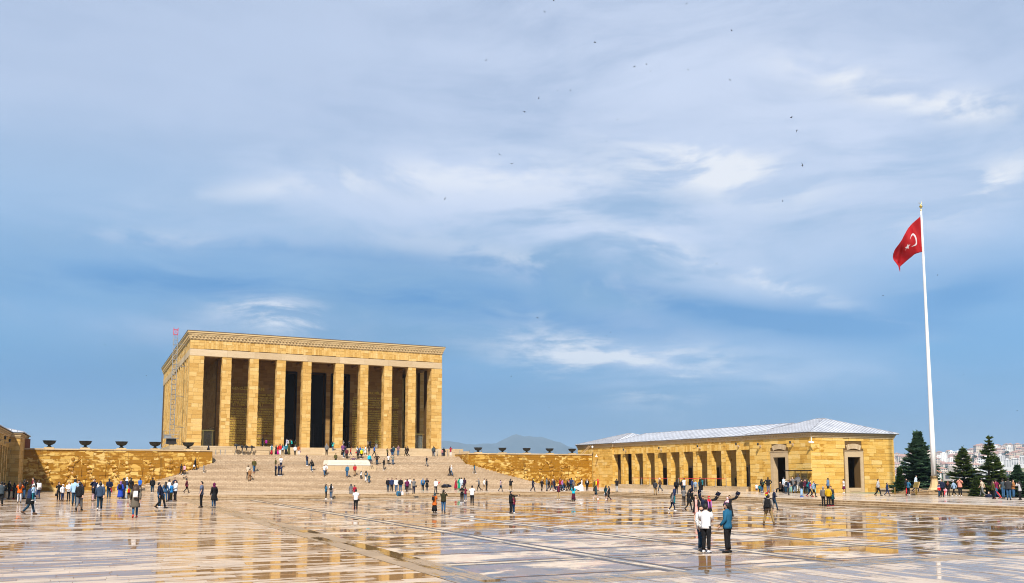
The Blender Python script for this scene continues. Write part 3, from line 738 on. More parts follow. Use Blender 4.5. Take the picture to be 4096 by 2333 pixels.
for s_ in ('ÇOK BÜYÜK İŞLER YAPTIK. BU İŞLERİN EN BÜYÜĞÜ', 'TEMELİ TÜRK KAHRAMANLIĞI VE YÜKSEK TÜRK', 'KÜLTÜRÜ OLAN TÜRKİYE CUMHURİYETİDİR.', 'BUNDAKİ MUVAFFAKİYETİ TÜRK MİLLETİNİN', 'BİR VE BERABER OLARAK YÜRÜMESİNE BORÇLUYUZ.', '', 'YAPTIKLARIMIZI ASLA KÂFİ GÖREMEYİZ. ÇÜNKÜ DAHA ÇOK VE', 'DAHA BÜYÜK İŞLER YAPMAK MECBURİYETİNDEYİZ. YURDU-', 'MUZU DÜNYANIN EN MAMUR VE MEDENÎ MEMLEKETLERİ SEVİYESİNE', 'ÇIKARACAĞIZ. MİLLETİMİZİ EN GENİŞ REFAH VASITALARINA', 'SAHİP KILACAĞIZ. BUNUN İÇİN BİZCE ZAMAN ÖLÇÜSÜ', 'GEÇMİŞ ASIRLARIN ZİHNİYETİNE GÖRE DEĞİL ASRIMIZIN', 'SÜRAT VE HAREKET MEFHUMUNA GÖRE DÜŞÜNÜLMELİDİR.', 'DAHA ÇOK ÇALIŞACAĞIZ. DAHA AZ ZAMANDA DAHA BÜYÜK', 'İŞLER BAŞARACAĞIZ. BUNDA DA MUVAFFAK OLACAĞIMIZA', 'ŞÜPHEM YOKTUR. TÜRK MİLLETİNİN KARAKTERİ YÜKSEKTİR.', 'TÜRK MİLLETİ ÇALIŞKANDIR. TÜRK MİLLETİ ZEKİDİR. ÇÜNKÜ', 'TÜRK MİLLETİ MİLLÎ BİRLİK VE BERABERLİKLE GÜÇLÜKLERİ', 'YENMESİNİ BİLMİŞTİR. YÜKSEK BİR İNSAN CEMİYETİ OLAN', 'TÜRK MİLLETİNİN TARİHÎ BİR VASFI DA GÜZEL SANATLARI', 'SEVMEK VE ONDA YÜKSELMEKTİR.', 'TÜRK MİLLETİ ! EBEDİYETE AKIP GİDEN HER ON SENEDE', 'BU BÜYÜK MİLLET BAYRAMINI DAHA BÜYÜK ŞEREFLERLE', 'SAADETLERLE, HUZUR VE REFAH İÇİNDE KUTLAMANI', 'GÖNÜLDEN DİLERİM.', 'ASLA ŞÜPHEM YOKTUR Kİ TÜRKLÜĞÜN UNUTULMUŞ BÜYÜK', 'MEDENÎ VASFI YENİ BİR GÜNEŞ GİBİ DOĞACAKTIR.'): TUR.append((s_, .31, 'LEFT'))
TUR += [('', .3, 'LEFT'), ('NE MUTLU TÜRKÜM DİYENE !', .46, 'CENTER'), ('', .3, 'LEFT'), ('                                                  29.10.1933', .3, 'LEFT')]
inscription(TUR, 37.0, 44.8, 12.5)
# brass and glass display booths in the end bays
for bx, by, sd in ((15.2, 133.2, 'left'), (46.7, 131.6, 'right')):
    r = empty('guard_booth', (bx, by, MZ), label='brass framed glass booth in the %s end bay of the portico' % sd, cat='booth', group='glass guard booths')
    f = MB()
    for sx in (-.68, .62):
        for sy in (-.6, .54): f.box(sx, sx+.06, sy, sy+.06, .1, 2.4)
    f.box(-.72, .72, -.64, .64, 0, .1); link('frame', f.mesh('frame', brass), r)
    link('roof', MB().box(-.85, .85, -.75, .75, 2.4, 2.52).mesh('roof', brass), r)
    for q in (MB().box(-.62, .62, -.59, -.57, .12, 2.38), MB().box(-.67, -.65, -.53, .53, .12, 2.38), MB().box(.65, .67, -.53, .53, .12, 2.38)): link('pane', q.mesh('pane', glass), r)
# ------------------------------------------------------------------ relief walls
def relief_wall(x0, x1, label, ret):
    zt = 2.95
    r = empty('relief_wall', ((x0+x1)/2, YW, G), label=label, cat='wall')
    def rp(o): return under(o, r)
    mb = MB().box(x0+.06, x1-.06, YW+.06, YW+6.5, G, zt-.16)
    rp(mb.build('wall_core', mortar))
    p = Pool(r, 'wall_block', relief_m, 300)
    ashlar(p, 'y', YW+.06, -1, x0, x1, G, zt-.16, .47, (.9, 2.3), proud=.05, jit=.03)
    if ret: ashlar(p, 'x', x0+.06, -1, YW+.01, YW+6.5, G, zt-.16, .47, (.9, 2.0), proud=.05, jit=.03)
    finish_in(p)
    pc = Pool(r, 'coping_stone', pale, 60); x = x0
    while x < x1-.05:
        e = min(x+random.uniform(1.5, 2.4), x1)
        if x1-e < .5: e = x1
        pc.box(x+.005, e-.005, YW-.06, YW+1.1, zt-.16, zt+random.uniform(-.004, .004)); x = e
    if ret:
        yy = YW+1.1
        while yy < YW+6.4: pc.box(x0-.04, x0+1.0, yy+.005, yy+1.7, zt-.16, zt-.01); yy += 1.72
    finish_in(pc)
    # carved figures in low relief: generic striding and reaching bodies modelled proud of the blocks
    rng = random.Random(int(x0*10)); 
    n = max(5, int((x1-x0)/2.6))
    for i in range(n):
        cx = x0+1.6+(x1-x0-3.2)*(i+.5)/n+rng.uniform(-.4, .4); base_ = G+rng.uniform(.5, 1.0); h = rng.uniform(2.7, 3.5); f = rng.choice((-1, 1))
        mb = MB(); yv = YW-.0
        def T(u, v): return (cx+f*u*h, yv, base_+v*h)
        def limb(pts, rs):
            mb.tube([T(*q) for q in pts], [(a_*h, .05) for a_ in rs], 8, side=(1, 0, 0))
        def limb2(pts, rs):
            for (a0, b0), (ra, rb) in zip(zip(pts, pts[1:]), zip(rs, rs[1:])):
                A, B = Vector(T(*a0)), Vector(T(*b0)); d = (B-A).normalized(); s_ = d.cross(Vector((0, 1, 0)))
                mb.tube([A, B], [(ra*h, .045), (rb*h, .045)], 8, side=tuple(s_))
        limb2([(0, .48), (.02, .62), (.04, .80)], [.075, .085, .09])
        limb2([(0, .48), (.10+rng.uniform(0, .08), .26), (.12+rng.uniform(0, .1), .02)], [.06, .05, .035]); limb2([(-.01, .48), (-.10, .27), (-.2-rng.uniform(0, .1), .03)], [.06, .05, .035])
        up_ = rng.choice((0, 1, 1))
        limb2([(.05, .79), (.2, .74+.1*up_), (.34, .72+.26*up_)], [.035, .03, .025]); limb2([(0, .78), (-.12, .66), (-.05, .52)], [.035, .03, .025])
        mb.ball(T(.055, .93), (.062*h, .055, .075*h), 10, 6)
        if rng.random() < .6: limb2([(.36, .3), (.34, 1.05)], [.012, .012])
        o = rp(mb.build('carved_figure', relief_m, smooth=True, tint=True))
    return r
relief_wall(-7.1, 14.35, 'ochre stone relief wall with carved figures left of the staircase', False)
relief_wall(50.25, 71.5, 'ochre stone relief wall with carved figures right of the staircase', True)
# ------------------------------------------------------------------ colonnaded wings
pil = [111.66, 108.72, 105.8, 102.89, 99.99, 97.11, 94.14, 91.22, 88.39, 85.52]
def wing(name, label, X, sg, ys, yn, south_tower, mcol, tp=.15, c0=82.86, c1=113.76, pil=pil):
    """X front plane; sg +1: front looks to -x (right wing), -1: mirrored"""
    def xx(d): return X+sg*d
    def B(mb, d0, d1, *a): a0, a1 = xx(d0), xx(d1); return mb.box(min(a0, a1), max(a0, a1), *a)
    r = empty(name, (X, (ys+yn)/2, G), label=label, cat='building')
    def rp(o): return under(o, r)
    FL, CT, EV, DW = -1.66, 2.82, 3.94, 12.7
    p = Pool(r, 'facing_block', mcol, 300); out = -sg
    plinth = Pool(r, 'plinth_stone', pale, 80)
    # core
    mb = MB()
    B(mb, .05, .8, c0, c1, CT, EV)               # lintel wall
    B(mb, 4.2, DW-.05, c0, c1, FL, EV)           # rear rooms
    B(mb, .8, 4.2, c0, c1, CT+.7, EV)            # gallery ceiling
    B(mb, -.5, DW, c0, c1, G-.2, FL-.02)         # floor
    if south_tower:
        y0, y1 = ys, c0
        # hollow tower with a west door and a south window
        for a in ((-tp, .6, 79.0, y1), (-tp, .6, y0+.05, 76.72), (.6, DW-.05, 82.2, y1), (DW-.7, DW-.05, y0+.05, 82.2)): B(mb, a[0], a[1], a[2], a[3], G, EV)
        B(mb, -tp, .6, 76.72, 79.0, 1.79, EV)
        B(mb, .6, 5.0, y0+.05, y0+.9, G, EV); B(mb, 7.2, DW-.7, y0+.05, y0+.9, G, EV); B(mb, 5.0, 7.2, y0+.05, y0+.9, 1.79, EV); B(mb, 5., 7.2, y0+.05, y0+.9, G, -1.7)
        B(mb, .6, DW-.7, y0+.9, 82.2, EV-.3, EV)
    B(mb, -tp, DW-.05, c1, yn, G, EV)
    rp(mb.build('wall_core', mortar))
    rp(B(MB(), 4.14, 4.19, c0, c1, FL, CT+.7).build('gallery_wall', mcol))
    for i, yp in enumerate(pil[:-1] if False else pil):
        a0, a1 = sorted((xx(.03), xx(.78)))
        rp(MB().box(a0, a1, yp-.84, yp, FL, CT).build('pillar', mortar))
        ashlar(p, 'x', xx(.03), out, yp-.84, yp, FL, CT, .5, (.5, .9))
        ashlar(p, 'y', yp-.84, -1, a0, a1, FL, CT, .5, (.5, .8)); ashlar(p, 'y', yp, 1, a0, a1, FL, CT, .5, (.5, .8), w=.2)
    # jambs and upper wall: upright voussoir blocks over each bay
    tops = [c1]+pil; 
    ybays = [(pil[i+1] if i+1 < len(pil) else c0, pil[i]-.84) for i in range(len(pil))]+[(pil[0], c1)]
    cur = c0
    for b0, b1 in sorted(ybays):
        if b0 > cur+.05: ashlar(p, 'x', xx(.05), out, cur, b0, CT, EV, .42, (.4, .9))
        yy = b0
        while yy < b1-.03:
            e = min(yy+random.uniform(.2, .32), b1); t0, t1 = sorted((xx(.02+random.uniform(-.01, .01)), xx(.1)))
            p.box(t0, t1, yy+.005, e-.005, CT-.01, CT+.74, w=1.6); yy = e
        ashlar(p, 'x', xx(.05), out, b0, b1, CT+.75, EV, .36, (.6, 1.3)); cur = b1
    if cur < c1: ashlar(p, 'x', xx(.05), out, cur, c1, CT, EV, .42, (.4, .9))
    ashlar(p, 'x', xx(-tp), out, c1, yn, G, EV, .46, (.6, 1.5))
    ashlar(p, 'y', c1, -1, *sorted((xx(-tp), xx(.8))), G, EV, .46, (.4, .9))
    if south_tower:
        ashlar(p, 'x', xx(-tp), out, ys, c0, G, EV, .44, (.6, 1.5), [(76.4, 79.3, G, 2.52), (76.6, 79.1, 2.4, 3.3)])
        ashlar(p, 'y', ys+.05, -1, *sorted((xx(-tp), xx(DW))), G, EV, .44, (.7, 1.7), [(76.5, 79.6, G, 2.52), (76.75, 79.35, 2.4, 3.3)])
        ashlar(p, 'x', xx(DW-.05), -out, ys, c0, G, EV, .5, (.9, 1.7), w=.1)
    finish_in(p)
    # plinth before the colonnade
    yy = c0+.02
    while yy < c1:
        e = min(yy+random.uniform(1.4, 2.3), c1)
        for d0, d1, z0, z1 in ((-.5, .02, FL-.28, FL), (-.85, -.5, G-.2, FL-.27)):
            a0, a1 = sorted((xx(d0), xx(d1))); plinth.box(a0, a1, yy+.006, e-.006, z0, z1)
        yy = e
    finish_in(plinth)
    # cornice and dentils
    mb = MB(); dn = MB()
    for (y0, y1, pj_) in ((c0, c1, 0.), (c1-.1, yn+.1, tp))+(((ys, c0+.1, tp),) if south_tower else ()):
        for z0, z1, pr in ((EV, EV+.14, .05), (EV+.141, EV+.36, .10), (EV+.361, EV+.5, .2)):
            a0, a1 = sorted((xx(-pr-pj_), xx(DW+pr))); mb.box(a0, a1, y0-(pr if pj_ else 0), y1+(pr if pj_ else 0), z0+(.003 if pj_ else 0), z1+(.003 if pj_ else 0))
        yy = y0
        while yy < y1:
            a0, a1 = sorted((xx(-.16-pj_), xx(-.09-pj_))); dn.box(a0, a1, yy, yy+.13, EV+.16, EV+.34); yy += .27
    if south_tower:
        a = min(xx(-tp), xx(DW)); e_ = max(xx(-tp), xx(DW))
        while a < e_: dn.box(a, a+.1, ys-.16, ys-.09, EV+.19, EV+.26); dn.box(a+.1, a+.2, ys-.16, ys-.09, EV+.29, EV+.36); a += .2
    rp(mb.build('cornice', cream)); o = rp(dn.build('dentil_row', cream)); o['kind'] = 'stuff'
    # hipped lead roofs with standing seams
    def hip(y0, y1, zr, pr, ridge_in, ez):
        a0, a1 = sorted((xx(-pr), xx(DW+pr))); xm = (a0+a1)/2
        v = [(a0, y0, ez), (a1, y0, ez), (a1, y1, ez), (a0, y1, ez), (xm, y0+ridge_in, zr), (xm, y1-ridge_in, zr), (a0, y0, ez-.07), (a1, y0, ez-.07), (a1, y1, ez-.07), (a0, y1, ez-.07)]
        mb = MB().add(v, [(0, 1, 4), (1, 2, 5, 4), (2, 3, 5), (3, 0, 4, 5), (6, 9, 8, 7), (0, 6, 7, 1), (1, 7, 8, 2), (2, 8, 9, 3), (3, 9, 6, 0)])
        o = rp(mb.build('roof', lead))
        sm = MB()
        def seam(A, Bv):
            A, Bv = Vector(A), Vector(Bv); sm.bar(A+Vector((0, 0, .012)), Bv+Vector((0, 0, .012)), .032, 4)
        yy = y0+.5
        while yy < y1:
            f = min(1., (yy-y0)/max(ridge_in, .01), (y1-yy)/max(ridge_in, .01))
            for ax in (a0, a1):
                seam((ax, yy, ez), (ax+(xm-ax)*f, yy, ez+(zr-ez)*f))
            yy += .62 if ridge_in > 1 else 1.3
        x = a0+.5
        while x < a1 and ridge_in > .2:
            f = 1-abs(x-xm)/(xm-a0)
            seam((x, y0, ez), (x, y0+ridge_in*f, ez+(zr-ez)*f)); x += .62
        for c_ in ((a0, y0), (a1, y0)): seam((c_[0], c_[1], ez), (xm, y0+ridge_in, zr))
        for c_ in ((a0, y1), (a1, y1)): seam((c_[0], c_[1], ez), (xm, y1-ridge_in, zr))
        seam((xm, y0+ridge_in, zr), (xm, y1-ridge_in, zr))
        q = rp(sm.build('roof_seams', plain('lead_seam', (.2, .205, .23), .5, .2))); q['kind'] = 'stuff'
        rp(MB().box(a0-.03, a1+.03, y0-.03, y1+.03, ez-.13, ez-.072).build('gutter', plain('zinc_gutter', (.09, .085, .085), .5, .5)))
    hip(c0-.6, c1+.6, 6.15, .28, .0 if False else .01, EV+.62)
    hip(c1-.35, yn+.3, 6.35, .35+tp, (yn-c1)/2-.3, EV+.64)
    if south_tower: hip(ys-.35, c0+.4, 6.45, .5, (c0-ys)/2-.2, EV+.64)
    # gallery doors in the rear wall
    for yd in (88.6, 94.3, 100.2, 106., 111.):
        a0, a1 = sorted((xx(4.02), xx(4.15)))
        o = rp(MB().box(a0, a1, yd-.75, yd-.55, FL, .75).box(a0, a1, yd+.55, yd+.75, FL, .75).box(a0, a1, yd-.75, yd+.75, .75, .98).build('door_frame', pale))
        a0, a1 = sorted((xx(4.10), xx(4.13))); link('door_leaf', MB().box(a0, a1, yd-.55, yd+.55, FL, .75).mesh('door_leaf', bronze), o)
    return r, rp, xx
rw, rwp, _ = wing('colonnaded_building', 'long golden stone colonnaded building with grey hipped roof on the right', 71.8, 1, 72.9, 124.2, True, rusty)
lw_, lwp, _ = wing('colonnaded_building', 'golden stone colonnaded building cut off by the left edge of the photo', -8.1, -1, 60., 124.2, False, gold, tp=1.0, c0=80.0, c1=112.0, pil=[q-1.76 for q in pil])
# framed openings of the near tower
def framed(axis, c, plane, zsill):
    """doorway with pale stone frame, segmental arch of voussoirs above"""
    def P(a, d, z): return (a, plane+d, z) if axis == 'y' else (plane+d, a, z)
    def bx(mb, a0, a1, d0, d1, z0, z1):
        (x0, y0, _), (x1, y1, _) = P(a0, d0, 0), P(a1, d1, 0); return mb.box(min(x0, x1), max(x0, x1), min(y0, y1), max(y0, y1), z0, z1)
    f = MB(); bx(f, c-1.42, c-.98, -.06, .62, G, 1.79); bx(f, c+.98, c+1.42, -.06, .62, G, 1.79); bx(f, c-1.42, c+1.42, -.06, .62, 1.79, 2.42); bx(f, c-1.48, c+1.48, -.10, .3, 2.421, 2.5)
    if zsill: bx(f, c-.97, c+.97, -.04, .5, G, -1.68); bx(f, c-.8, c+.8, -.07, -.03, G+.12, -1.8)
    rwp(f.build('door_frame', pale))
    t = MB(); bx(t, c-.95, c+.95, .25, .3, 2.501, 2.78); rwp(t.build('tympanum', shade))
    n = 9
    for i in range(n):
        a0 = -.36+.72*i/n; a1 = -.36+.72*(i+1)/n-.006
        ri, ro, zc = 2.9, 3.46, -.16
        v = []
        for d in (-.05, .3):
            for (rr, aa) in ((ri, a0), (ri, a1), (ro, a1), (ro, a0)):
                v.append(P(c+rr*math.sin(aa)*.97, d, zc+rr*math.cos(aa)))
        rwp(MB().add(v, [(0, 1, 2, 3), (7, 6, 5, 4), (0, 4, 5, 1), (1, 5, 6, 2), (2, 6, 7, 3), (3, 7, 4, 0)]).build('voussoir', pale))
framed('x', 77.85, 71.65, False)
framed('y', 78.05, 72.9, True)

# ------------------------------------------------------------------ things of the place
def lamp(x, y, z, rz, label):
    r = empty('spot_lamp', (x, y, z), rz, label, 'lamp', 'spot lamps on the walls')
    link('bracket', MB().box(-.5, 0, -.05, .05, -.05, .02).box(-.06, 0, -.12, .12, -.18, .1).mesh('bracket', pale), r)
    mb = MB(); mb.tube([(-.42, 0, .02), (-.42, 0, .1), (-.42, 0, .34), (-.42, 0, .36)], [.03, .09, .11, .05], 10); link('lamp_head', mb.mesh('lamp_head', iron, True), r)
for y, z, n in ((110.2, 3.25, 'first'), (101.2, 3.28, 'second'), (92.6, 3.3, 'third'), (85.0, 3.32, 'fourth')):
    lamp(71.78, y, z, 0, 'small black spot lamp on a bracket, %s from the left along colonnade' % n)
lamp(71.62, 80.9, 3.2, 0, 'small black spot lamp left of the arched tower doorway')
lamp(71.62, 75.6, 3.25, 0, 'small black spot lamp right of the arched tower doorway')
lamp(-8.08, 100.5, 3.3, math.pi, 'small spot lamp on the left building nearer the left edge')
lamp(-8.08, 106.0, 3.2, math.pi, 'small spot lamp on the left building by its tower')
def cctv(loc, rz, label, pole):
    r = empty('security_camera', loc, rz, label, 'camera')
    link('bracket', MB().box(-.03, .03, -.03, .03, 0, pole).mesh('bracket', whitep), r)
    link('housing', MB().tube([(-.28, 0, -.04), (-.22, 0, -.02), (.26, 0, .02), (.3, 0, .02)], [.05, .1, .1, .06], 8, side=(0, 1, 0)).mesh('housing', whitep, True), r)
cctv((71.3, 72.45, 3.35), R(150), 'white security camera on the tower corner under the cornice', .6)
cctv((71.2, 117.6, 2.55), R(200), 'white security camera where relief wall meets the right building', .35)
r = empty('dome_camera', (71.1, 118.8, 3.2), 0, 'white dome camera on a pole left of the right building', 'camera')
link('pole', MB().bar((0, 0, -.3), (0, 0, .9), .03).mesh('pole', steel), r); link('dome', MB().ball((0, -.12, .85), (.16, .16, .2)).mesh('dome', whitep, True), r)
tag(MB().box(72.4, 73.9, 119.9, 120.0, 2.97, 4.0).build('rusted_plate', copper), 'rusty square plate beside the eaves of the right building', 'plate')
tag(MB().box(-7.25, -6.5, 119.8, 119.95, 2.97, 4.05).build('rusted_plate', copper), 'rusty square plate beside the eaves of the left building', 'plate')
def ladder(a, b, label):
    a, b = Vector(a), Vector(b); d = (b-a); s_ = Vector((0, .28, 0)); mb = MB()
    r = empty('ladder', a, 0, label, 'ladder')
    for k in (-1, 1): link('rail', MB().bar(s_*k, d+s_*k, .04).mesh('rail', wood), r)
    for i in range(1, 7): link('rung', MB().bar(d*(i/7)-s_, d*(i/7)+s_, .025).mesh('rung', wood), r)
ladder((69.9, 119.9, 2.95), (71.3, 119.8, 4.3), 'short wooden ladder leaning at the roof corner of right building')
# queue posts with red ribbon before the colonnade
def posts(ys, x, n):
    for i, y in enumerate(ys):
        r = empty('queue_post', (x, y, -1.66), 0, 'steel queue post %s' % n[i], 'post', 'queue posts with red ribbon')
        link('pole', MB().bar((0, 0, 0), (0, 0, .98), .032, 8).mesh('pole', steel), r); link('base', MB().lathe([(.17, 0), (.17, .03), (.03, .05)], seg=12).mesh('base', steel), r)
    for i, (a, b) in enumerate(zip(ys, ys[1:])): tag(MB().box(x-.006, x+.006, min(a, b)+.03, max(a, b)-.03, .90-1.66, .96-1.66).build('ribbon', ribbon), 'red ribbon in the %s group, %s span from its far end' % ('far' if ys[0] > 100 else 'near', ('first', 'second', 'third', 'fourth')[i]), 'ribbon', 'red ribbons before the colonnade')
posts([107.9, 105.7, 103.6, 101.5, 99.4], 71.42, ['at the far end of the ribbon line', 'second from the far end', 'third from the far end', 'fourth from the far end', 'closing the far ribbon'])
posts([96.9, 95.0, 91.2, 89.2, 87.1], 71.42, ['opening the near ribbon', 'second along the near ribbon', 'third along the near ribbon', 'fourth along the near ribbon', 'closing the near ribbon'])
r = empty('queue_post', (-5.4, 84.5, G), 0, 'dark queue post between two black clad women at far left', 'post'); link('pole', MB().bar((0, 0, 0), (0, 0, .95), .05, 8).mesh('pole', blackp), r); link('base', MB().lathe([(.2, 0), (.2, .03), (.04, .05)], seg=12).mesh('base', blackp), r)
# naval guard's booth by the tower
r = empty('guard_booth', (70.7, 74.0, G), 0, 'brass framed glass guard booth with flat dark roof by the tower', 'booth', 'glass guard booths')
f = MB()
for sx in (-.5, .44):
    for sy in (-.93, -.03, .87): f.box(sx, sx+.06, sy, sy+.06, .2, 2.4)
f.box(-.55, .55, -.98, .98, .0, .2); link('frame', f.mesh('frame', brass), r); link('roof', MB().box(-.75, .75, -1.4, 1.4, 2.4, 2.52).mesh('roof', bronze), r)
for a, b in ((-.87, -.03), (.03, .87)): link('pane', MB().box(.45, .47, a, b, .22, 2.38).mesh('pane', glass), r)
link('pane', MB().box(-.44, .42, .89, .91, .22, 2.38).mesh('pane', glass), r)
# ---- rostrum on the stairs
r = empty('rostrum', (31.8, 117.2, 0), 0, 'white marble rostrum block set into the middle of the stairs', 'rostrum')
rz_ = 1.0
v = [(-3.0, 0, 1.02), (3.06, 0, 1.02), (3.06, 2.6, 1.02), (-3.0, 2.6, 1.02), (-2.8, 0, 1.73), (3.06, 0, 1.73), (3.06, 2.6, 1.73), (-2.8, 2.6, 1.73)]
link('block', MB().add(v, [(3, 2, 1, 0), (4, 5, 6, 7), (0, 1, 5, 4), (1, 2, 6, 5), (2, 3, 7, 6), (3, 0, 4, 7)]).mesh('block', white_mb), r)
x = -2.9
while x < 2.9: link('base_stone', MB().box(x, x+.95, .04, 2.5, .2, 1.015).mesh('base_stone', pale), r); x += .966
cu_ = bpy.data.curves.new('rostrum_lettering', 'FONT'); cu_.body = 'HAKİMİYET KAYITSIZ ŞARTSIZ MİLLETİNDİR'; cu_.size = .24; cu_.align_x = 'CENTER'; cu_.extrude = .004; cu_.resolution_u = 1
cu_.materials.append(plain('worn_lettering', (.62, .54, .46), .5)); o = link('lettering', text_mesh(cu_), r, (0, -.006, 1.28)); o.rotation_euler = (math.pi/2, 0, 0)
# ---- fire bowls on the relief walls
bl = MB().lathe([(.0, .42), (.28, .44), (.52, .56), (.66, .74), (.70, .92), (.76, .94), (.76, .97), (.68, .97), (.60, .76), (.0, .62)], seg=22).mesh('bowl', iron, True)
ft = MB().lathe([(.34, .14), (.30, .20), (.16, .30), (.15, .38), (.26, .46)], seg=14).mesh('foot', iron, True)
sb = MB().box(-.55, .55, -.55, .55, 0, .14).mesh('base_slab', unit(cream).materials[0])
for i, x in enumerate((-4.48, -.55, 3.53, 7.43, 11.4)):
    r = empty('fire_bowl', (x, 120.2, 2.95), 0, 'dark bronze fire bowl, %s from the left on the left relief wall' % ('first', 'second', 'third', 'fourth', 'fifth')[i], 'bowl', 'bronze fire bowls on the relief walls')
    for n, m in (('bowl', bl), ('foot', ft), ('base_slab', sb)): link(n, m, r)
for i, x in enumerate((52.2, 56.2, 60.3, 64.3, 68.3)):
    r = empty('fire_bowl', (x, 120.2, 2.95), 0, 'dark bronze fire bowl, %s from the left on the right relief wall' % ('first', 'second', 'third', 'fourth', 'fifth')[i], 'bowl', 'bronze fire bowls on the relief walls')
    for n, m in (('bowl', bl), ('foot', ft), ('base_slab', sb)): q = link(n, m, r); q.scale = (.86, .86, .86)
# ---- work hoist mast beside the hall
r = empty('hoist_mast', (10.45, 134.2, MZ-.3), 0, 'tall grey lattice work hoist mast with red top beside the hall', 'mast')
def lat(z0, z1, m, nm):
    mb = MB(); w_ = .29; c4 = [(-w_, -w_), (w_, -w_), (w_, w_), (-w_, w_)]
    for cx, cy in c4: mb.bar((cx, cy, z0), (cx, cy, z1), .026, 5)
    z = z0; k = 0
    while z < z1:
        for i in range(4):
            a, b = c4[i], c4[(i+1) % 4]; mb.bar((*a, z), (*b, z), .032, 4)
            if z+.72 <= z1+.01: mb.bar((*(a if k % 2 else b), z), (*(b if k % 2 else a), z+.72), .016, 4)
        z += .72; k += 1
    link(nm, mb.mesh(nm, m), r)
lat(0, 16.56, steel, 'lattice_mast'); lat(16.6, 17.6, redp, 'red_top_section')
for z in (3.2, 7.6, 12.0, 15.2): link('wall_tie', MB().bar((.25, 0, z), (1.5, .3, z), .035, 5).bar((.25, 0, z+.3), (1.5, .3, z), .03, 5).bar((1.5, .05, z), (1.5, .55, z), .05, 5).mesh('wall_tie', steel), r)
link('platform', MB().box(-1.1, .9, -.9, .7, 1.55, 1.65).box(-1.0, -.1, -.8, .5, 1.66, 2.0).mesh('platform', steel), r)
gl = MB()
for a, b in (((-1.1, -.9), (.9, -.9)), ((-1.1, -.9), (-1.1, .7))):
    for z in (2.1, 2.6): gl.bar((*a, z), (*b, z), .03, 4)
    gl.bar((*a, 1.6), (*a, 2.7), .03, 4); gl.bar((*b, 1.6), (*b, 2.7), .03, 4)
link('guard_rail', gl.mesh('guard_rail', steel), r)
link('motor', MB().box(-.7, .6, -.6, .5, .75, 1.5).mesh('motor', blackp), r)
link('base_frame', MB().bar((-1.5, -.8, 0), (-.4, -.3, 1.5), .04, 4).bar((1.0, -.8, 0), (.4, -.3, 1.5), .04, 4).box(-1., 1., -.8, .8, 0, .12).mesh('base_frame', steel), r)
# ---- media cameras on tripods before the stylobate
for i, (u, lab) in enumerate(((17.95, 'largest black tripod camera, leftmost of four'), (18.72, 'covered tripod camera, second of four'), (19.3, 'covered tripod camera, third of four'), (20.0, 'bag covered tripod camera, rightmost of four'))):
    r = empty('tripod_camera', (u, 123.9, PL+.004), .2*i, lab+' before the portico steps', 'camera', 'media cameras on tripods')
    h = 1.15 if i == 0 else .95
    for k in range(3):
        a = 2*math.pi*k/3+.4*i; link('leg', MB().bar((0, 0, h*.8), (.42*math.cos(a), .42*math.sin(a), 0), .025, 5).mesh('leg', blackp), r)
    link('head', MB().box(-.06, .06, -.06, .06, h*.75, h).mesh('head', blackp), r)
    mb = MB(); mb.box(-.3 if i == 0 else -.18, .25 if i == 0 else .14, -.12, .12, h, h+.27); mb.tube([(.2, 0, h+.14), (.45, 0, h+.12)], [.08, .1], 8, side=(0, 1, 0)); mb.ball((-.05, 0, h+.2), (.2, .14, .17), 8, 5)
    link('camera_body', mb.mesh('camera_body', blackp), r)
# low stanchions on the terrace
for i, (x, h) in enumerate(((15.3, .7), (15.9, .7), (16.5, .7), (47.2, .9), (48.9, 1.0), (50.4, 1.0), (52.0, 1.0), (54.0, 1.0))):
    o = tag(MB().bar((0, 0, 0), (0, 0, h), .05, 6).lathe([(.14, 0), (.14, .03), (.05, .05)], seg=8).build('barrier_post', steel, None, (x, 124.2 if 44 < x < 50 else 124.0 if x < 20 else 123.0, PL)), 'thin dark barrier post %s' % ('left of the booth, outermost', 'left of the booth, middle', 'left of the booth, innermost', 'before the right booth', 'right of the right booth', 'left of the black robed woman', 'beside the crimson jacket woman', 'at the right relief wall end')[i], 'post')
# white pedestal of the guard
tag(MB().box(23.6, 25.0, 130.2, 131.2, MZ, MZ+.18).box(23.75, 24.85, 130.3, 131.1, MZ+.18, MZ+.26).build('guard_pedestal', whitep), 'low white pedestal under the black uniformed guard', 'pedestal')
# ------------------------------------------------------------------ flagpole terrace
FX, FY, FZ = 77.3, 61.9, -1.74
par = empty('parapet', (77.6, 61, G), 0, 'low pale stone parapet wall with coping behind the flagpole', 'wall')
pp = Pool(par, 'parapet_block', pale, 120)
def par_run(x0, y0, x1, y1, h):
    L = math.hypot(x1-x0, y1-y0); n = max(1, int(L/1.3))
    for i in range(n):
        ax, ay = x0+(x1-x0)*i/n, y0+(y1-y0)*i/n; bx_, by_ = x0+(x1-x0)*(i+1)/n, y0+(y1-y0)*(i+1)/n
        pp.box(min(ax, bx_)-.0, max(ax, bx_)+.45, min(ay, by_)+.005, max(ay, by_)-.005, G-.02, G+h*.5-.005); pp.box(min(ax, bx_)+.01, max(ax, bx_)+.44, min(ay, by_)+.2, max(ay, by_)+.19, G+h*.5, G+h)
        pp.box(min(ax, bx_)-.08, max(ax, bx_)+.53, min(ay, by_)+.005, max(ay, by_)-.005, G+h+.001, G+h+.14)
par_run(77.2, 56.6, 77.2, 60.6, .44); par_run(78.8, 60.8, 78.8, 66.5, .44); par_run(76.0, 66.2, 76.0, 67.6, .42)
finish_in(pp)
fst = empty('flagpole_steps', (76, 62, G), 0, 'three low stone steps round the flagpole foot', 'steps')
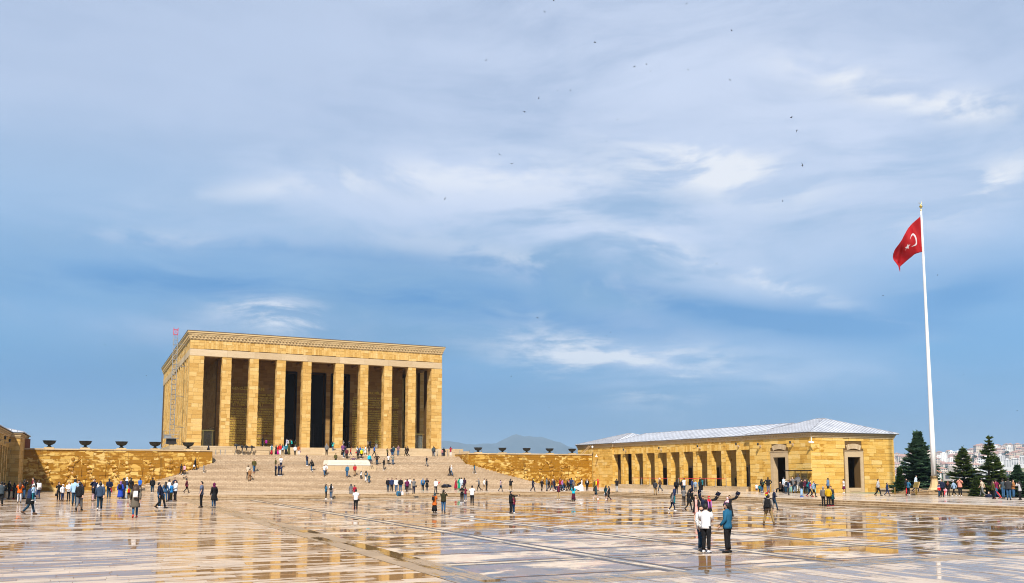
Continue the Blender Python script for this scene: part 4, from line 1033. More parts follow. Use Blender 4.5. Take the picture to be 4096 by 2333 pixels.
for k, (a, b) in enumerate(((0, 0), (.32, .45), (.6, .9))):
    under(MB().box(75.2+a, 78.79-.002*k, 60.7+b, 66.1-b, G-.1, G+.15*(k+1)).build('step', kerb_m), fst)
fp = empty('flagpole', (FX, FY, FZ), 0, 'very tall white flagpole with brass finial and stone foot', 'flagpole')
link('foot', MB().lathe([(.62, 0), (.62, .08), (.50, .22), (.38, .6), (.31, 1.0), (.33, 1.2)], seg=8).mesh('foot', cream), fp)
link('collar', MB().lathe([(.34, 1.2), (.37, 1.3), (.34, 1.42), (.27, 1.46)], seg=16).mesh('collar', plain('bronze_collar', (.25, .17, .08), .4, .8)), fp)
H_ = 27.3-FZ
link('pole', MB().lathe([(.265, 1.45), (.235, 5), (.18, 12), (.125, H_*.72), (.085, H_)], seg=20).mesh('pole', whitep, True), fp)
link('finial', MB().lathe([(.085, H_), (.11, H_+.05), (.06, H_+.1), (.04, H_+.25), (.06, H_+.3), (.15, H_+.4), (.17, H_+.47), (.14, H_+.54), (.05, H_+.6), (.065, H_+.64), (.02, H_+.72)], seg=16).mesh('finial', brass, True), fp)
cr = MB(); pts = [(.15*math.sin(a), 0, H_+.86+.155*math.cos(a)) for a in [R(40+28*i) for i in range(11)]]
cr.tube([(p[0]*.9-.05, -p[0]*.45, p[2]) for p in pts], [.008, .014, .02, .024, .026, .028, .026, .024, .02, .014, .008], 6); link('crescent', cr.mesh('crescent', brass, True), fp)
link('halyard', MB().bar((-.16, -.2, 1.6), (-.14, -.1, H_-.3), .012, 4).mesh('halyard', whitep), fp)
# flag: one cloth, printed device built on the same surface
flag = empty('flag', (FX, FY, 23.05), 0, 'red flag with white crescent and star hanging from the tall pole', 'flag')
red = plain('red_flag_cloth', (.27, .002, .005), .7, 0, .06, 3., .2); wht = plain('white_flag_cloth', (.46, .43, .46), .7, 0, .03)
K = 1.056*.0232*1.037
def topc(s):
    P = [(668, 285), (585, 362), (480, 470), (380, 590), (305, 735), (266, 835)]; return lerp(P, s)
def botc(s):
    P = [(703, 808), (620, 850), (540, 872), (440, 965), (360, 1042), (292, 1088)]; return lerp(P, s)
def lerp(P, s):
    f = max(0, min(.9999, s))*(len(P)-1); i = int(f); f -= i; a, b = P[i], P[i+1]
    return Vector((a[0]+(b[0]-a[0])*f, a[1]+(b[1]-a[1])*f))
rv_ = Vector((ca, -sa, 0)); fv_ = Vector((sa, ca, 0))
def FS(s, t, off=0.):
    a, b = topc(s), botc(s); q = a+(b-a)*t
    if t > .8 and s > .86: q = q+Vector((6, 60*(t-.8)/.2*(s-.86)/.14))
    dep = .5*math.sin(7.5*s+2.6*t)*min(1, s*4)+.15*math.sin(15*s-5*t+1)*s+.05*math.sin(31*s+9*t)*s
    return rv_*((q.x-685)*.2747*K)+Vector((0, 0, (808-q.y)*.2747*K))+fv_*(dep+off)
ns, nt = 40, 26
vs_ = [FS(i/ns, j/nt) for i in range(ns+1) for j in range(nt+1)]
fs_ = [(i*(nt+1)+j, (i+1)*(nt+1)+j, (i+1)*(nt+1)+j+1, i*(nt+1)+j+1) for i in range(ns) for j in range(nt)]
o = link('cloth', MB().add(vs_, fs_).mesh('cloth', red, True), flag)
md = o.modifiers.new('thick', 'SOLIDIFY'); md.thickness = .012; md.offset = 0
def emblem(poly_quads, nm):
    mb = MB()
    for off in (-.02, .02): mb.add([FS(x, y, off) for q in poly_quads for x, y in q], [tuple(range(4*i, 4*i+4)) for i in range(len(poly_quads))])
    link(nm, mb.mesh(nm, wht, True), flag)
def cres():
    qs = []; c0, r0, c1, r1 = .35, .235, .388, .187; asp = 1/1.5; N = 40
    a0 = R(38)
    for i in range(N):
        t0 = a0+(2*math.pi-2*a0)*i/N; t1 = a0+(2*math.pi-2*a0)*(i+1)/N
        def inner(t):
            # inner circle seen along the same ray
            dx, dy = math.cos(t), math.sin(t); ex = (c0-c1)/asp
            B_ = dx*ex; C_ = ex*ex-r1*r1; D_ = max(B_*B_-C_, 0); return min(r0, -B_+math.sqrt(D_))
        P = []
        for t in (t0, t1): P.append((r0, t))
        for t in (t1, t0): P.append((inner(t), t))
        qs.append([(c0+r*math.cos(t)*asp, .50+r*math.sin(t)*.95) for r, t in P])
    return qs
emblem(cres(), 'crescent')
sq = []; cx_, cy_, rr = .555, .53, .10
for i in range(5):
    a = math.pi+2*math.pi*i/5
    def pt(r, t): return (cx_+r*math.cos(t)/1.5, cy_+r*math.sin(t))
    sq.append([(cx_, cy_), pt(rr*.40, a-R(36)), pt(rr, a), pt(rr*.40, a+R(36))])
emblem(sq, 'star')
# brass chain posts and plaque before the steps
for i, (x, y) in enumerate(((74.5, 64.4), (74.6, 61.9), (75.1, 59.6), (74.3, 66.6))):
    tag(MB().box(-.05, .05, -.05, .05, 0, .72).box(-.06, .06, -.06, .06, .72, .76).build('chain_post', brass, None, (x, y, G)), 'short brass chain post %s' % ('left of the brass plaque', 'under the brass plaque', 'right of the brass plaque', 'nearest the tower corner')[i], 'post', 'brass chain posts')
def chain(a, b, lab):
    a, b = Vector(a), Vector(b); pts = [a.lerp(b, i/10)-Vector((0, 0, .34*math.sin(math.pi*i/10))) for i in range(11)]
    tag(MB().tube(pts, [.018]*11, 5).build('chain', iron), lab, 'chain', 'sagging chains')
chain((74.3, 66.6, G+.68), (74.5, 64.4, G+.68), 'dark sagging chain left of the plaque, by the tower'); chain((74.5, 64.4, G+.68), (74.6, 61.9, G+.68), 'dark sagging chain just left of the brass plaque'); chain((74.6, 61.9, G+.68), (75.1, 59.6, G+.68), 'dark sagging chain just right of the brass plaque')
r = empty('plaque', (74.58, 61.9, G+.76), 0, 'small brass text plaque on a post before the flagpole', 'plaque')
q = link('frame', MB().box(-.02, .02, -.48, .48, -.02, .58).mesh('frame', cream), r); q.rotation_euler = (0, R(18), R(-20)); q = link('plate', MB().box(-.045, -.021, -.42, .42, .04, .52).mesh('plate', plain('aged_brass_plate', (.42, .33, .09), .45, .7)), r); q.rotation_euler = (0, R(18), R(-20))
ln = MB()
for i in range(7): ln.box(-.052, -.0455, -.34+.06*(i % 3), .34-.05*(i % 2), .46-.055*i, .47-.055*i+.012)
q = link('engraving', ln.mesh('engraving', plain('engraved_line', (.2, .15, .05), .6)), r); q.rotation_euler = (0, R(18), R(-20))
# ------------------------------------------------------------------ conifers
def leafmat(name, c0, c1, c2):
    m, t, b = newmat(name)
    r = t.node('ShaderNodeAttribute', attribute_name='tint').outputs['Fac']; n = t.noise(pos(t), 1.2, 3)
    c = t.ramp(t.m('ADD', t.m('MULTIPLY', r, .7), t.m('MULTIPLY', n, .3)), [(.15, c0), (.5, c1), (.9, c2)])
    t.set(b.inputs['Base Color'], c); b.inputs['Roughness'].default_value = .65; b.inputs['Specular IOR Level'].default_value = .2
    tr = t.node('ShaderNodeBsdfTranslucent', {'Color': c}); mx = t.node('ShaderNodeMixShader', {0: .3}); t.l.new(b.outputs[0], mx.inputs[1]); t.l.new(tr.outputs[0], mx.inputs[2])
    for n_ in t.n:
        if n_.type == 'OUTPUT_MATERIAL': t.l.new(mx.outputs[0], n_.inputs[0])
    return m
spruce = leafmat('blue_spruce_needles', (.022, .05, .030), (.08, .15, .085), (.17, .27, .16))
fir = leafmat('fir_needles', (.025, .046, .014), (.09, .14, .035), (.21, .23, .06))
hedge_m = leafmat('hedge_leaves', (.014, .034, .010), (.045, .09, .022), (.10, .17, .045))
bark = plain('bark', (.09, .065, .045), .9)
def conifer(loc, h, rad, mat, label, dens, gap=0., seed=0, skew=0., lay=1.):
    rng = random.Random(seed); r = empty('conifer', loc, 0, label, 'tree', 'conifers beyond the parapet')
    link('trunk', MB().tube([(0, 0, 0), (0, 0, h*.5), (skew*.5, 0, h*.97)], [.20*h/8, .12*h/8, .015], 8).mesh('trunk', bark, True), r)
    mb = MB()
    def clump(c, d, L, wd):
        d = d.normalized(); s_ = d.cross(Vector((0, 0, 1))); s_ = s_.normalized() if s_.length > .01 else Vector((1, 0, 0))
        tn = rng.random()
        for k in range(7):
            t = k/6; p = c+d*(L*t)
            for sg in (-1, 1):
                q = s_*sg*math.cos(.6)+d*.75+Vector((0, 0, rng.uniform(-.25, .5)))
                q.normalize(); ll = wd*(1.15-t*.6)*rng.uniform(.7, 1.2); nn = q.cross(Vector((rng.uniform(-.4, .4), rng.uniform(-.4, .4), 1))).normalized()*(ll*.30)
                mb.add([p, p+q*ll*.5+nn, p+q*ll, p+q*ll*.5-nn], [(0, 1, 2, 3)], 0, min(1, max(0, tn*.7+rng.uniform(-.05, .3))))
    z = h*.04
    while z < h*.985:
        f = z/h; R0 = rad*1.06*((1-f)**1.02)*(1+.16*math.sin(z*5.1/h*6+seed))
        nb = max(4, int(dens*(R0/rad*1.1+.25)))
        a0 = rng.random()*6.28
        for i in range(nb):
            if rng.random() < gap: continue
            a = a0+2*math.pi*i/nb+rng.uniform(-.25, .25); rr = R0*rng.uniform(.7, 1.2 if lay > 1.1 else 1.06)
            el = .20-.5*(1-f)+rng.uniform(-.12, .12)+.5*f
            d = Vector((math.cos(a), math.sin(a), el)); c = Vector((skew*f, 0, z))
            nseg = max(2, int(rr/(.30*h/8))); 
            for k in range(nseg):
                t0 = .15+.85*k/nseg
                p = c+d*rr*t0+Vector((0, 0, -.12*rr*t0*t0+.16*rr*max(0, t0-.7)))
                L = rr/nseg*1.5
                clump(p, d+Vector((rng.uniform(-.3, .3), rng.uniform(-.3, .3), rng.uniform(-.1, .15))), L, .44*h/8*(1.1-.35*t0))
                if t0 > .35:
                    for sg in (-1, 1): clump(p, d+d.cross(Vector((0, 0, 1)))*sg*1.1, L*.9, .38*h/8*(1.1-.35*t0))
        z += h*.034*(1-.35*f)*lay*rng.uniform(.8, 1.25)
    for k in range(14): clump(Vector((skew, 0, h*(.88+.009*k))), Vector((rng.uniform(-.5, .5), rng.uniform(-.5, .5), 1)), h*.03, .14*h/8)
    link('crown', mb.mesh('crown', mat, False, True), r)
def tp(az_px, d, z): a = YAW+math.atan((az_px-2048)/3500); return (d*math.sin(a), d*math.cos(a), z)
conifer(tp(3668, 106, -5.0), 9.5, 3.9, spruce, 'broad dense blue green spruce beside the right end of the tower', 14, .04, 3, 0., 1.0)
conifer(tp(3846, 101, -5.0), 7.6, 3.3, fir, 'dark layered fir tree right of the flagpole', 9, .08, 8, 0., 1.2)
conifer(tp(3945, 99, -5.0), 8.5, 2.8, fir, 'tall gappy fir tree with open top near the right edge', 7, .28, 21, .25, 1.5)
conifer(tp(3978, 101, -5.0), 6.6, 2.4, fir, 'lower bushy fir crowding the tall gappy fir', 9, .12, 33, 0., 1.15)
conifer(tp(4060, 100, -5.0), 5.8, 2.9, spruce, 'low broad dark conifer at the right edge of the photo', 12, .05, 40)
conifer(tp(3893, 96, -5.0), 4.6, 1.7, fir, 'small young fir between the two taller firs', 9, .05, 51)
conifer(tp(3590, 100, -5.0), 5.6, 1.2, hedge_m, 'slim young conifer against the tower corner', 8, .1, 61)
def bush(loc, rx, rz, mat, label, n, seed):
    rng = random.Random(seed); r = empty('bush', loc, 0, label, 'bush', 'bushes beyond the parapet')
    link('stem', MB().tube([(0, 0, 0), (0, 0, rz*.8)], [.08, .03], 6).mesh('stem', bark), r); mb = MB()
    for _ in range(n):
        a, b = rng.uniform(0, 6.28), math.acos(rng.uniform(-.3, 1)); q = rng.uniform(.75, 1.03)
        c = Vector((rx*q*math.sin(b)*math.cos(a), rx*q*math.sin(b)*math.sin(a), rz*.4+rz*.65*q*math.cos(b)))
        d = Vector((rng.uniform(-1, 1), rng.uniform(-1, 1), rng.uniform(-.4, 1))).normalized(); s_ = d.cross(Vector((.3, .5, .8))).normalized(); l = rng.uniform(.09, .19)
        mb.add([c-d*l, c+s_*l*.5, c+d*l, c-s_*l*.5], [(0, 1, 2, 3)])
    link('foliage', mb.mesh('foliage', mat, False, True), r)
for i, (u, d, rx, rz, lab) in enumerate(((3610, 108, 1.7, 2.0, 'dark clipped bush below the broad spruce'), (3705, 109, 1.3, 1.9, 'light green bush left of the flagpole foot'), (3790, 108, 1.7, 2.1, 'green bush behind the navy cardigan man'), (3890, 107, 1.8, 2.2, 'green bush behind the salmon jacket man'), (3985, 106, 2.0, 2.35, 'rounded clipped bush behind the olive bomber woman'), (4060, 106, 2.0, 2.6, 'dark bush at the right edge behind the group'))):
    bush(tp(u, d, -3.9), rx*1.25, rz*1.35, hedge_m, lab, 2600, i)

# ------------------------------------------------------------------ the city on the far hillside
def facade(name, wall, roofc, W_, D_, H_, nf, roof, glassc=(.05, .06, .08)):
    mb = MB(); mb.box(-W_/2, W_/2, -D_/2, D_/2, -6, H_, 0)
    fh = H_/nf; nw = max(2, int(W_/3.2)); nd = max(2, int(D_/3.2))
    for f in range(nf):
        z0, z1 = f*fh+fh*.32, f*fh+fh*.8
        for i in range(nw):
            x = -W_/2+W_*(i+.5)/nw
            for y in (-D_/2-.04, D_/2+.04): mb.box(x-W_/nw*.26, x+W_/nw*.26, y-.03, y+.03, z0, z1, 2)
        for i in range(nd):
            y = -D_/2+D_*(i+.5)/nd
            for x in (-W_/2-.04, W_/2+.04): mb.box(x-.03, x+.03, y-D_/nd*.26, y+D_/nd*.26, z0, z1, 2)
    if roof == 'hip':
        e = .5; h = min(W_, D_)*.26
        v = [(-W_/2-e, -D_/2-e, H_), (W_/2+e, -D_/2-e, H_), (W_/2+e, D_/2+e, H_), (-W_/2-e, D_/2+e, H_), (-W_*.2, 0, H_+h), (W_*.2, 0, H_+h)]
        mb.add(v, [(0, 1, 5, 4), (1, 2, 5), (2, 3, 4, 5), (3, 0, 4), (3, 2, 1, 0)], 1)
    else:
        mb.box(-W_/2-.2, W_/2+.2, -D_/2-.2, D_/2+.2, H_+.01, H_+.7, 0); mb.box(-W_*.2, W_*.15, -D_*.2, D_*.2, H_+.7, H_+3., 0)
    return mb.mesh(name, [plain('wall_'+name, wall, .85, 0, .08, .2, .1), plain('roof_'+name, roofc, .85, 0, .15, .5, .1), plain('far_window', glassc, .3)])
VAR = [('white_house', facade('white_house', (.74, .69, .66), (.32, .20, .165), 11, 9, 6.5, 2, 'hip'), 'small white red-roofed house on the far hillside', 'house'),
       ('pink_house', facade('pink_house', (.68, .56, .52), (.33, .20, .17), 13, 10, 8, 3, 'hip'), 'pinkish red-roofed house on the far hillside', 'house'),
       ('white_block', facade('white_block', (.78, .76, .74), (.5, .45, .4), 14, 12, 13, 4, 'flat'), 'white flat-roofed apartment block on the far hillside', 'apartment block'),
       ('ochre_block', facade('ochre_block', (.60, .51, .43), (.32, .20, .165), 15, 12, 15, 5, 'hip'), 'ochre walled red-roofed apartment block on the far hillside', 'apartment block'),
       ('cream_house', facade('cream_house', (.73, .67, .61), (.34, .215, .18), 9, 8, 5, 2, 'hip'), 'small cream red-roofed house on the far hillside', 'house')]
rng = random.Random(11); placed = []
def house(vi, x, y, rz, s=1., label=None, zoff=0.):
    nm, me, lab, cat = VAR[vi]
    o = link(nm, me, None, (x, y, hill(x, y)+zoff)); o.rotation_euler = (0, 0, rz); o.scale = (s, s, s*rng.uniform(.85, 1.15))
    tag(o, label or lab, cat, None if label else {'house': 'houses', 'apartment block': 'blocks'}[cat]+' of kind '+nm.replace('_', ' ')+' on the far hillside')
tries = 0
while len(placed) < 640 and tries < 14000:
    tries += 1
    az = R(rng.uniform(48.6, 57.4)); d = math.sqrt(rng.uniform(1450**2, 3560**2))
    if d < 2000 and rng.random() < .6: continue
    x, y = d*math.sin(az), d*math.cos(az)
    if any((x-a)**2+(y-b)**2 < 19**2 for a, b in placed): continue
    if math.degrees(az) > 54.2 and 2650 < d < 3050: continue          # the bare green slope
    placed.append((x, y)); house(rng.choice((0, 0, 0, 1, 1, 4, 4, 2, 3)), x, y, rng.uniform(0, 3.14), rng.uniform(.85, 1.35))
def big(nm, u, v0, v1, d, wpx, wall, roofc, nf, roof, label, cat='building', glassc=(.05, .06, .08)):
    a = YAW+math.atan((u-2048)/3500); x, y = d*math.sin(a), d*math.cos(a); sc_ = d*math.cos(a-YAW)/3500
    z0 = (1892-v1)*sc_; z1 = (1892-v0)*sc_; W_ = wpx*sc_
    me = facade(nm, wall, roofc, W_, W_*.7, z1-z0, nf, roof, glassc)
    o = link(nm, me, None, (x, y, z0)); o.rotation_euler = (0, 0, -a); tag(o, label, cat)
big('apartment_tower', 3770, 1815, 1848, 2300, 24, (.78, .78, .78), (.5, .5, .5), 8, 'flat', 'slim white apartment tower just right of the flagpole')
big('apartment_tower', 3800, 1834, 1850, 2250, 22, (.34, .36, .38), (.4, .4, .4), 5, 'flat', 'grey apartment block right of the slim white tower')
big('office_building', 3728, 1890, 1930, 420, 50, (.78, .76, .74), (.45, .17, .1), 4, 'hip', 'white office building with window bands left of the flagpole', glassc=(.09, .1, .14))
big('museum_building', 3800, 1893, 1925, 400, 66, (.30, .28, .27), (.3, .3, .3), 1, 'flat', 'grey concrete building with one long window right of flagpole', glassc=(.06, .08, .1))
big('warehouse', 3925, 1893, 1916, 420, 56, (.42, .44, .47), (.4, .42, .45), 2, 'flat', 'pale grey warehouse between the firs')
big('red_pavilion', 3730, 1930, 1945, 300, 34, (.42, .10, .10), (.45, .12, .12), 1, 'hip', 'low red roofed pavilion left of the flagpole foot')
big('hilltop_block', 4002, 1792, 1806, 3300, 30, (.82, .79, .77), (.6, .5, .5), 4, 'flat', 'white hilltop apartment group left of the tallest block')
big('hilltop_block', 4034, 1792, 1806, 3300, 22, (.82, .80, .79), (.6, .5, .5), 4, 'flat', 'white hilltop apartment block beside the tallest one')
big('hilltop_block', 4060, 1785, 1806, 3300, 24, (.82, .80, .79), (.6, .5, .5), 7, 'flat', 'tallest white hilltop apartment block at the right')
big('hilltop_block', 4088, 1799, 1808, 3300, 20, (.70, .55, .52), (.5, .3, .3), 3, 'flat', 'pink hilltop block at the right edge')
big('apartment_block', 3995, 1824, 1846, 1800, 32, (.50, .50, .52), (.4, .4, .4), 6, 'flat', 'grey banded apartment block right of the tall gappy fir', glassc=(.1, .1, .12))
big('apartment_block', 4022, 1842, 1868, 1500, 28, (.46, .30, .22), (.4, .2, .15), 6, 'flat', 'brown apartment block near the right edge')
big('apartment_block', 4052, 1838, 1862, 1500, 26, (.60, .52, .40), (.4, .2, .15), 5, 'hip', 'sand coloured apartment block near the right edge')
big('apartment_block', 4085, 1828, 1856, 1500, 26, (.62, .50, .34), (.4, .2, .15), 6, 'hip', 'tan apartment block cut by the right edge')
# mosque with minaret
a = YAW+math.atan((3717-2048)/3500); d = 2300; x, y = d*math.sin(a), d*math.cos(a)
r = empty('mosque', (x, y, hill(x, y)+8), -a, 'pale domed mosque with one minaret left of the flagpole', 'mosque'); r.scale = (1.7, 1.7, 1.7)
ms = plain('mosque_stone', (.72, .62, .54), .8); link('hall', MB().box(-8, 8, -7, 7, -10, 6).mesh('hall', ms), r); link('dome', MB().ball((0, 0, 6), (7, 7, 7.5), 16, 10).mesh('dome', ms, True), r)
link('minaret', MB().tube([(-10, 0, -10), (-10, 0, 14), (-10, 0, 14.5), (-10, 0, 20), (-10, 0, 25)], [1.5, 1.3, 1.8, 1.1, .05], 10).mesh('minaret', ms, True), r)
# trees of the hillside, singly told apart
hm = leafmat('far_tree_leaves', (.02, .04, .015), (.05, .085, .035), (.08, .12, .05))
def fartree(seed):
    rg = random.Random(seed); mb = MB()
    for _ in range(220):
        a_, b_ = rg.uniform(0, 6.28), math.acos(rg.uniform(-1, 1)); q = rg.uniform(.6, 1.05)
        c = Vector((2.6*q*math.sin(b_)*math.cos(a_), 2.6*q*math.sin(b_)*math.sin(a_), 4.6+3.4*q*math.cos(b_))); dd = Vector((rg.uniform(-1, 1), rg.uniform(-1, 1), rg.uniform(-1, 1))).normalized(); s_ = dd.cross(Vector((.2, .5, .8))).normalized(); l = rg.uniform(.5, .9)
        mb.add([c-dd*l, c+s_*l*.7, c+dd*l, c-s_*l*.7], [(0, 1, 2, 3)])
    mb2 = MB(); mb2.tube([(0, 0, -1), (0, 0, 4)], [.3, .15], 6)
    return mb.mesh('crown', hm, False, True), mb2.mesh('trunk', bark)
FT = [fartree(i) for i in range(3)]
for i in range(110):
    az = R(rng.uniform(48.4, 57.4)); d = rng.uniform(900, 2300) if i < 75 else rng.uniform(330, 800); x, y = d*math.sin(az), d*math.cos(az)
    r = empty('hillside_tree', (x, y, hill(x, y)), rng.uniform(0, 6), 'round dark green tree on the far hillside', 'tree', 'trees on the far hillside')
    s = rng.uniform(.8, 1.6)*(1.4 if d > 900 else .9); r.scale = (s, s, s*rng.uniform(.9, 1.3)); c, t_ = FT[i % 3]; link('crown', c, r); link('trunk', t_, r)
# ------------------------------------------------------------------ birds
feather = plain('dark_feather', (.02, .02, .022), .7)
BIRDS = [(2214,3,9),(2178,48,7),(2747,15,6),(2380,170,12),(2538,266,12),(2586,258,7),(2603,285,6),(2752,279,5),(2927,123,8),(2920,320,6),(2842,390,4),(2098,448,9),(2229,363,5),(2281,363,6),(2155,393,8),(2471,477,9),(2425,565,6),(1944,242,8),(1999,619,10),(2047,656,10),(1780,796,8),(3165,471,12),(3187,523,9),(3210,662,11),(3131,805,7),(2116,1042,6),(2150,1271,8),(2866,1056,5),(2735,1181,4),(3532,1183,6),(3154,1319,5),(3750,1100,7),(225,1294,9),(421,1380,5),(585,1503,5),(2045,1507,5),(2443,1330,4),(2427,1343,5),(3853,1500,5),(2196,1630,5),(4070,1643,6)]
def bmesh_(flap, turn):
    mb = MB(); mb.tube([(0, -.5, 0), (0, -.28, .0), (0, .05, .01), (0, .34, .02), (0, .46, .02)], [.04, .09, .15, .11, .02], 6)
    for s in (-1, 1):
        mb.add([(s*.05, .16, .03), (s*.5, .24, .03+flap*.42), (s*1.05, -.12, .02+flap*.75), (s*.48, -.02, .02+flap*.40), (s*.05, -.12, .02)], [(0, 1, 3, 4), (1, 2, 3)])
        mb.add([(0, -.4, 0), (s*.05, -.45, 0), (s*.12, -.72, 0)], [(0, 1, 2)])
    return mb
for i, (u, v, s) in enumerate(BIRDS):
    rg = random.Random(i); px_ = Vector(((u-2048)/3500, (1531.2-v)/3500, 0))
    fwd = math.cos(PITCH)-px_.y*math.sin(PITCH); upv = math.sin(PITCH)+px_.y*math.cos(PITCH)
    dv = Vector((px_.x*ca+fwd*sa, -px_.x*sa+fwd*ca, upv)); D_ = rg.uniform(90, 150)
    sz = s/3500*D_/2.1*1.9
    o = bmesh_(rg.uniform(-.5, .8), 0).build('bird', feather, None, tuple(dv*D_)); o.scale = (sz, sz, sz); o.rotation_euler = (rg.uniform(-.5, .5), rg.uniform(-.9, .9), rg.uniform(0, 6.28))
    tag(o, 'small dark swift flying in the open sky', 'bird', 'swifts scattered over the sky')
# ------------------------------------------------------------------ the rain-washed air
def haze():
    m = bpy.data.materials.new('haze_air'); m.use_nodes = True; t = NT(m.node_tree); t.n.clear()
    v = t.node('ShaderNodeVolumePrincipled', {'Color': (.50, .72, .96, 1), 'Density': .000115, 'Anisotropy': .1}); o = t.node('ShaderNodeOutputMaterial'); t.l.new(v.outputs[0], o.inputs['Volume'])
    b = MB().box(-14000, 14000, -3000, 14000, -60, 480).build('haze', m); b['kind'] = 'stuff'
haze()

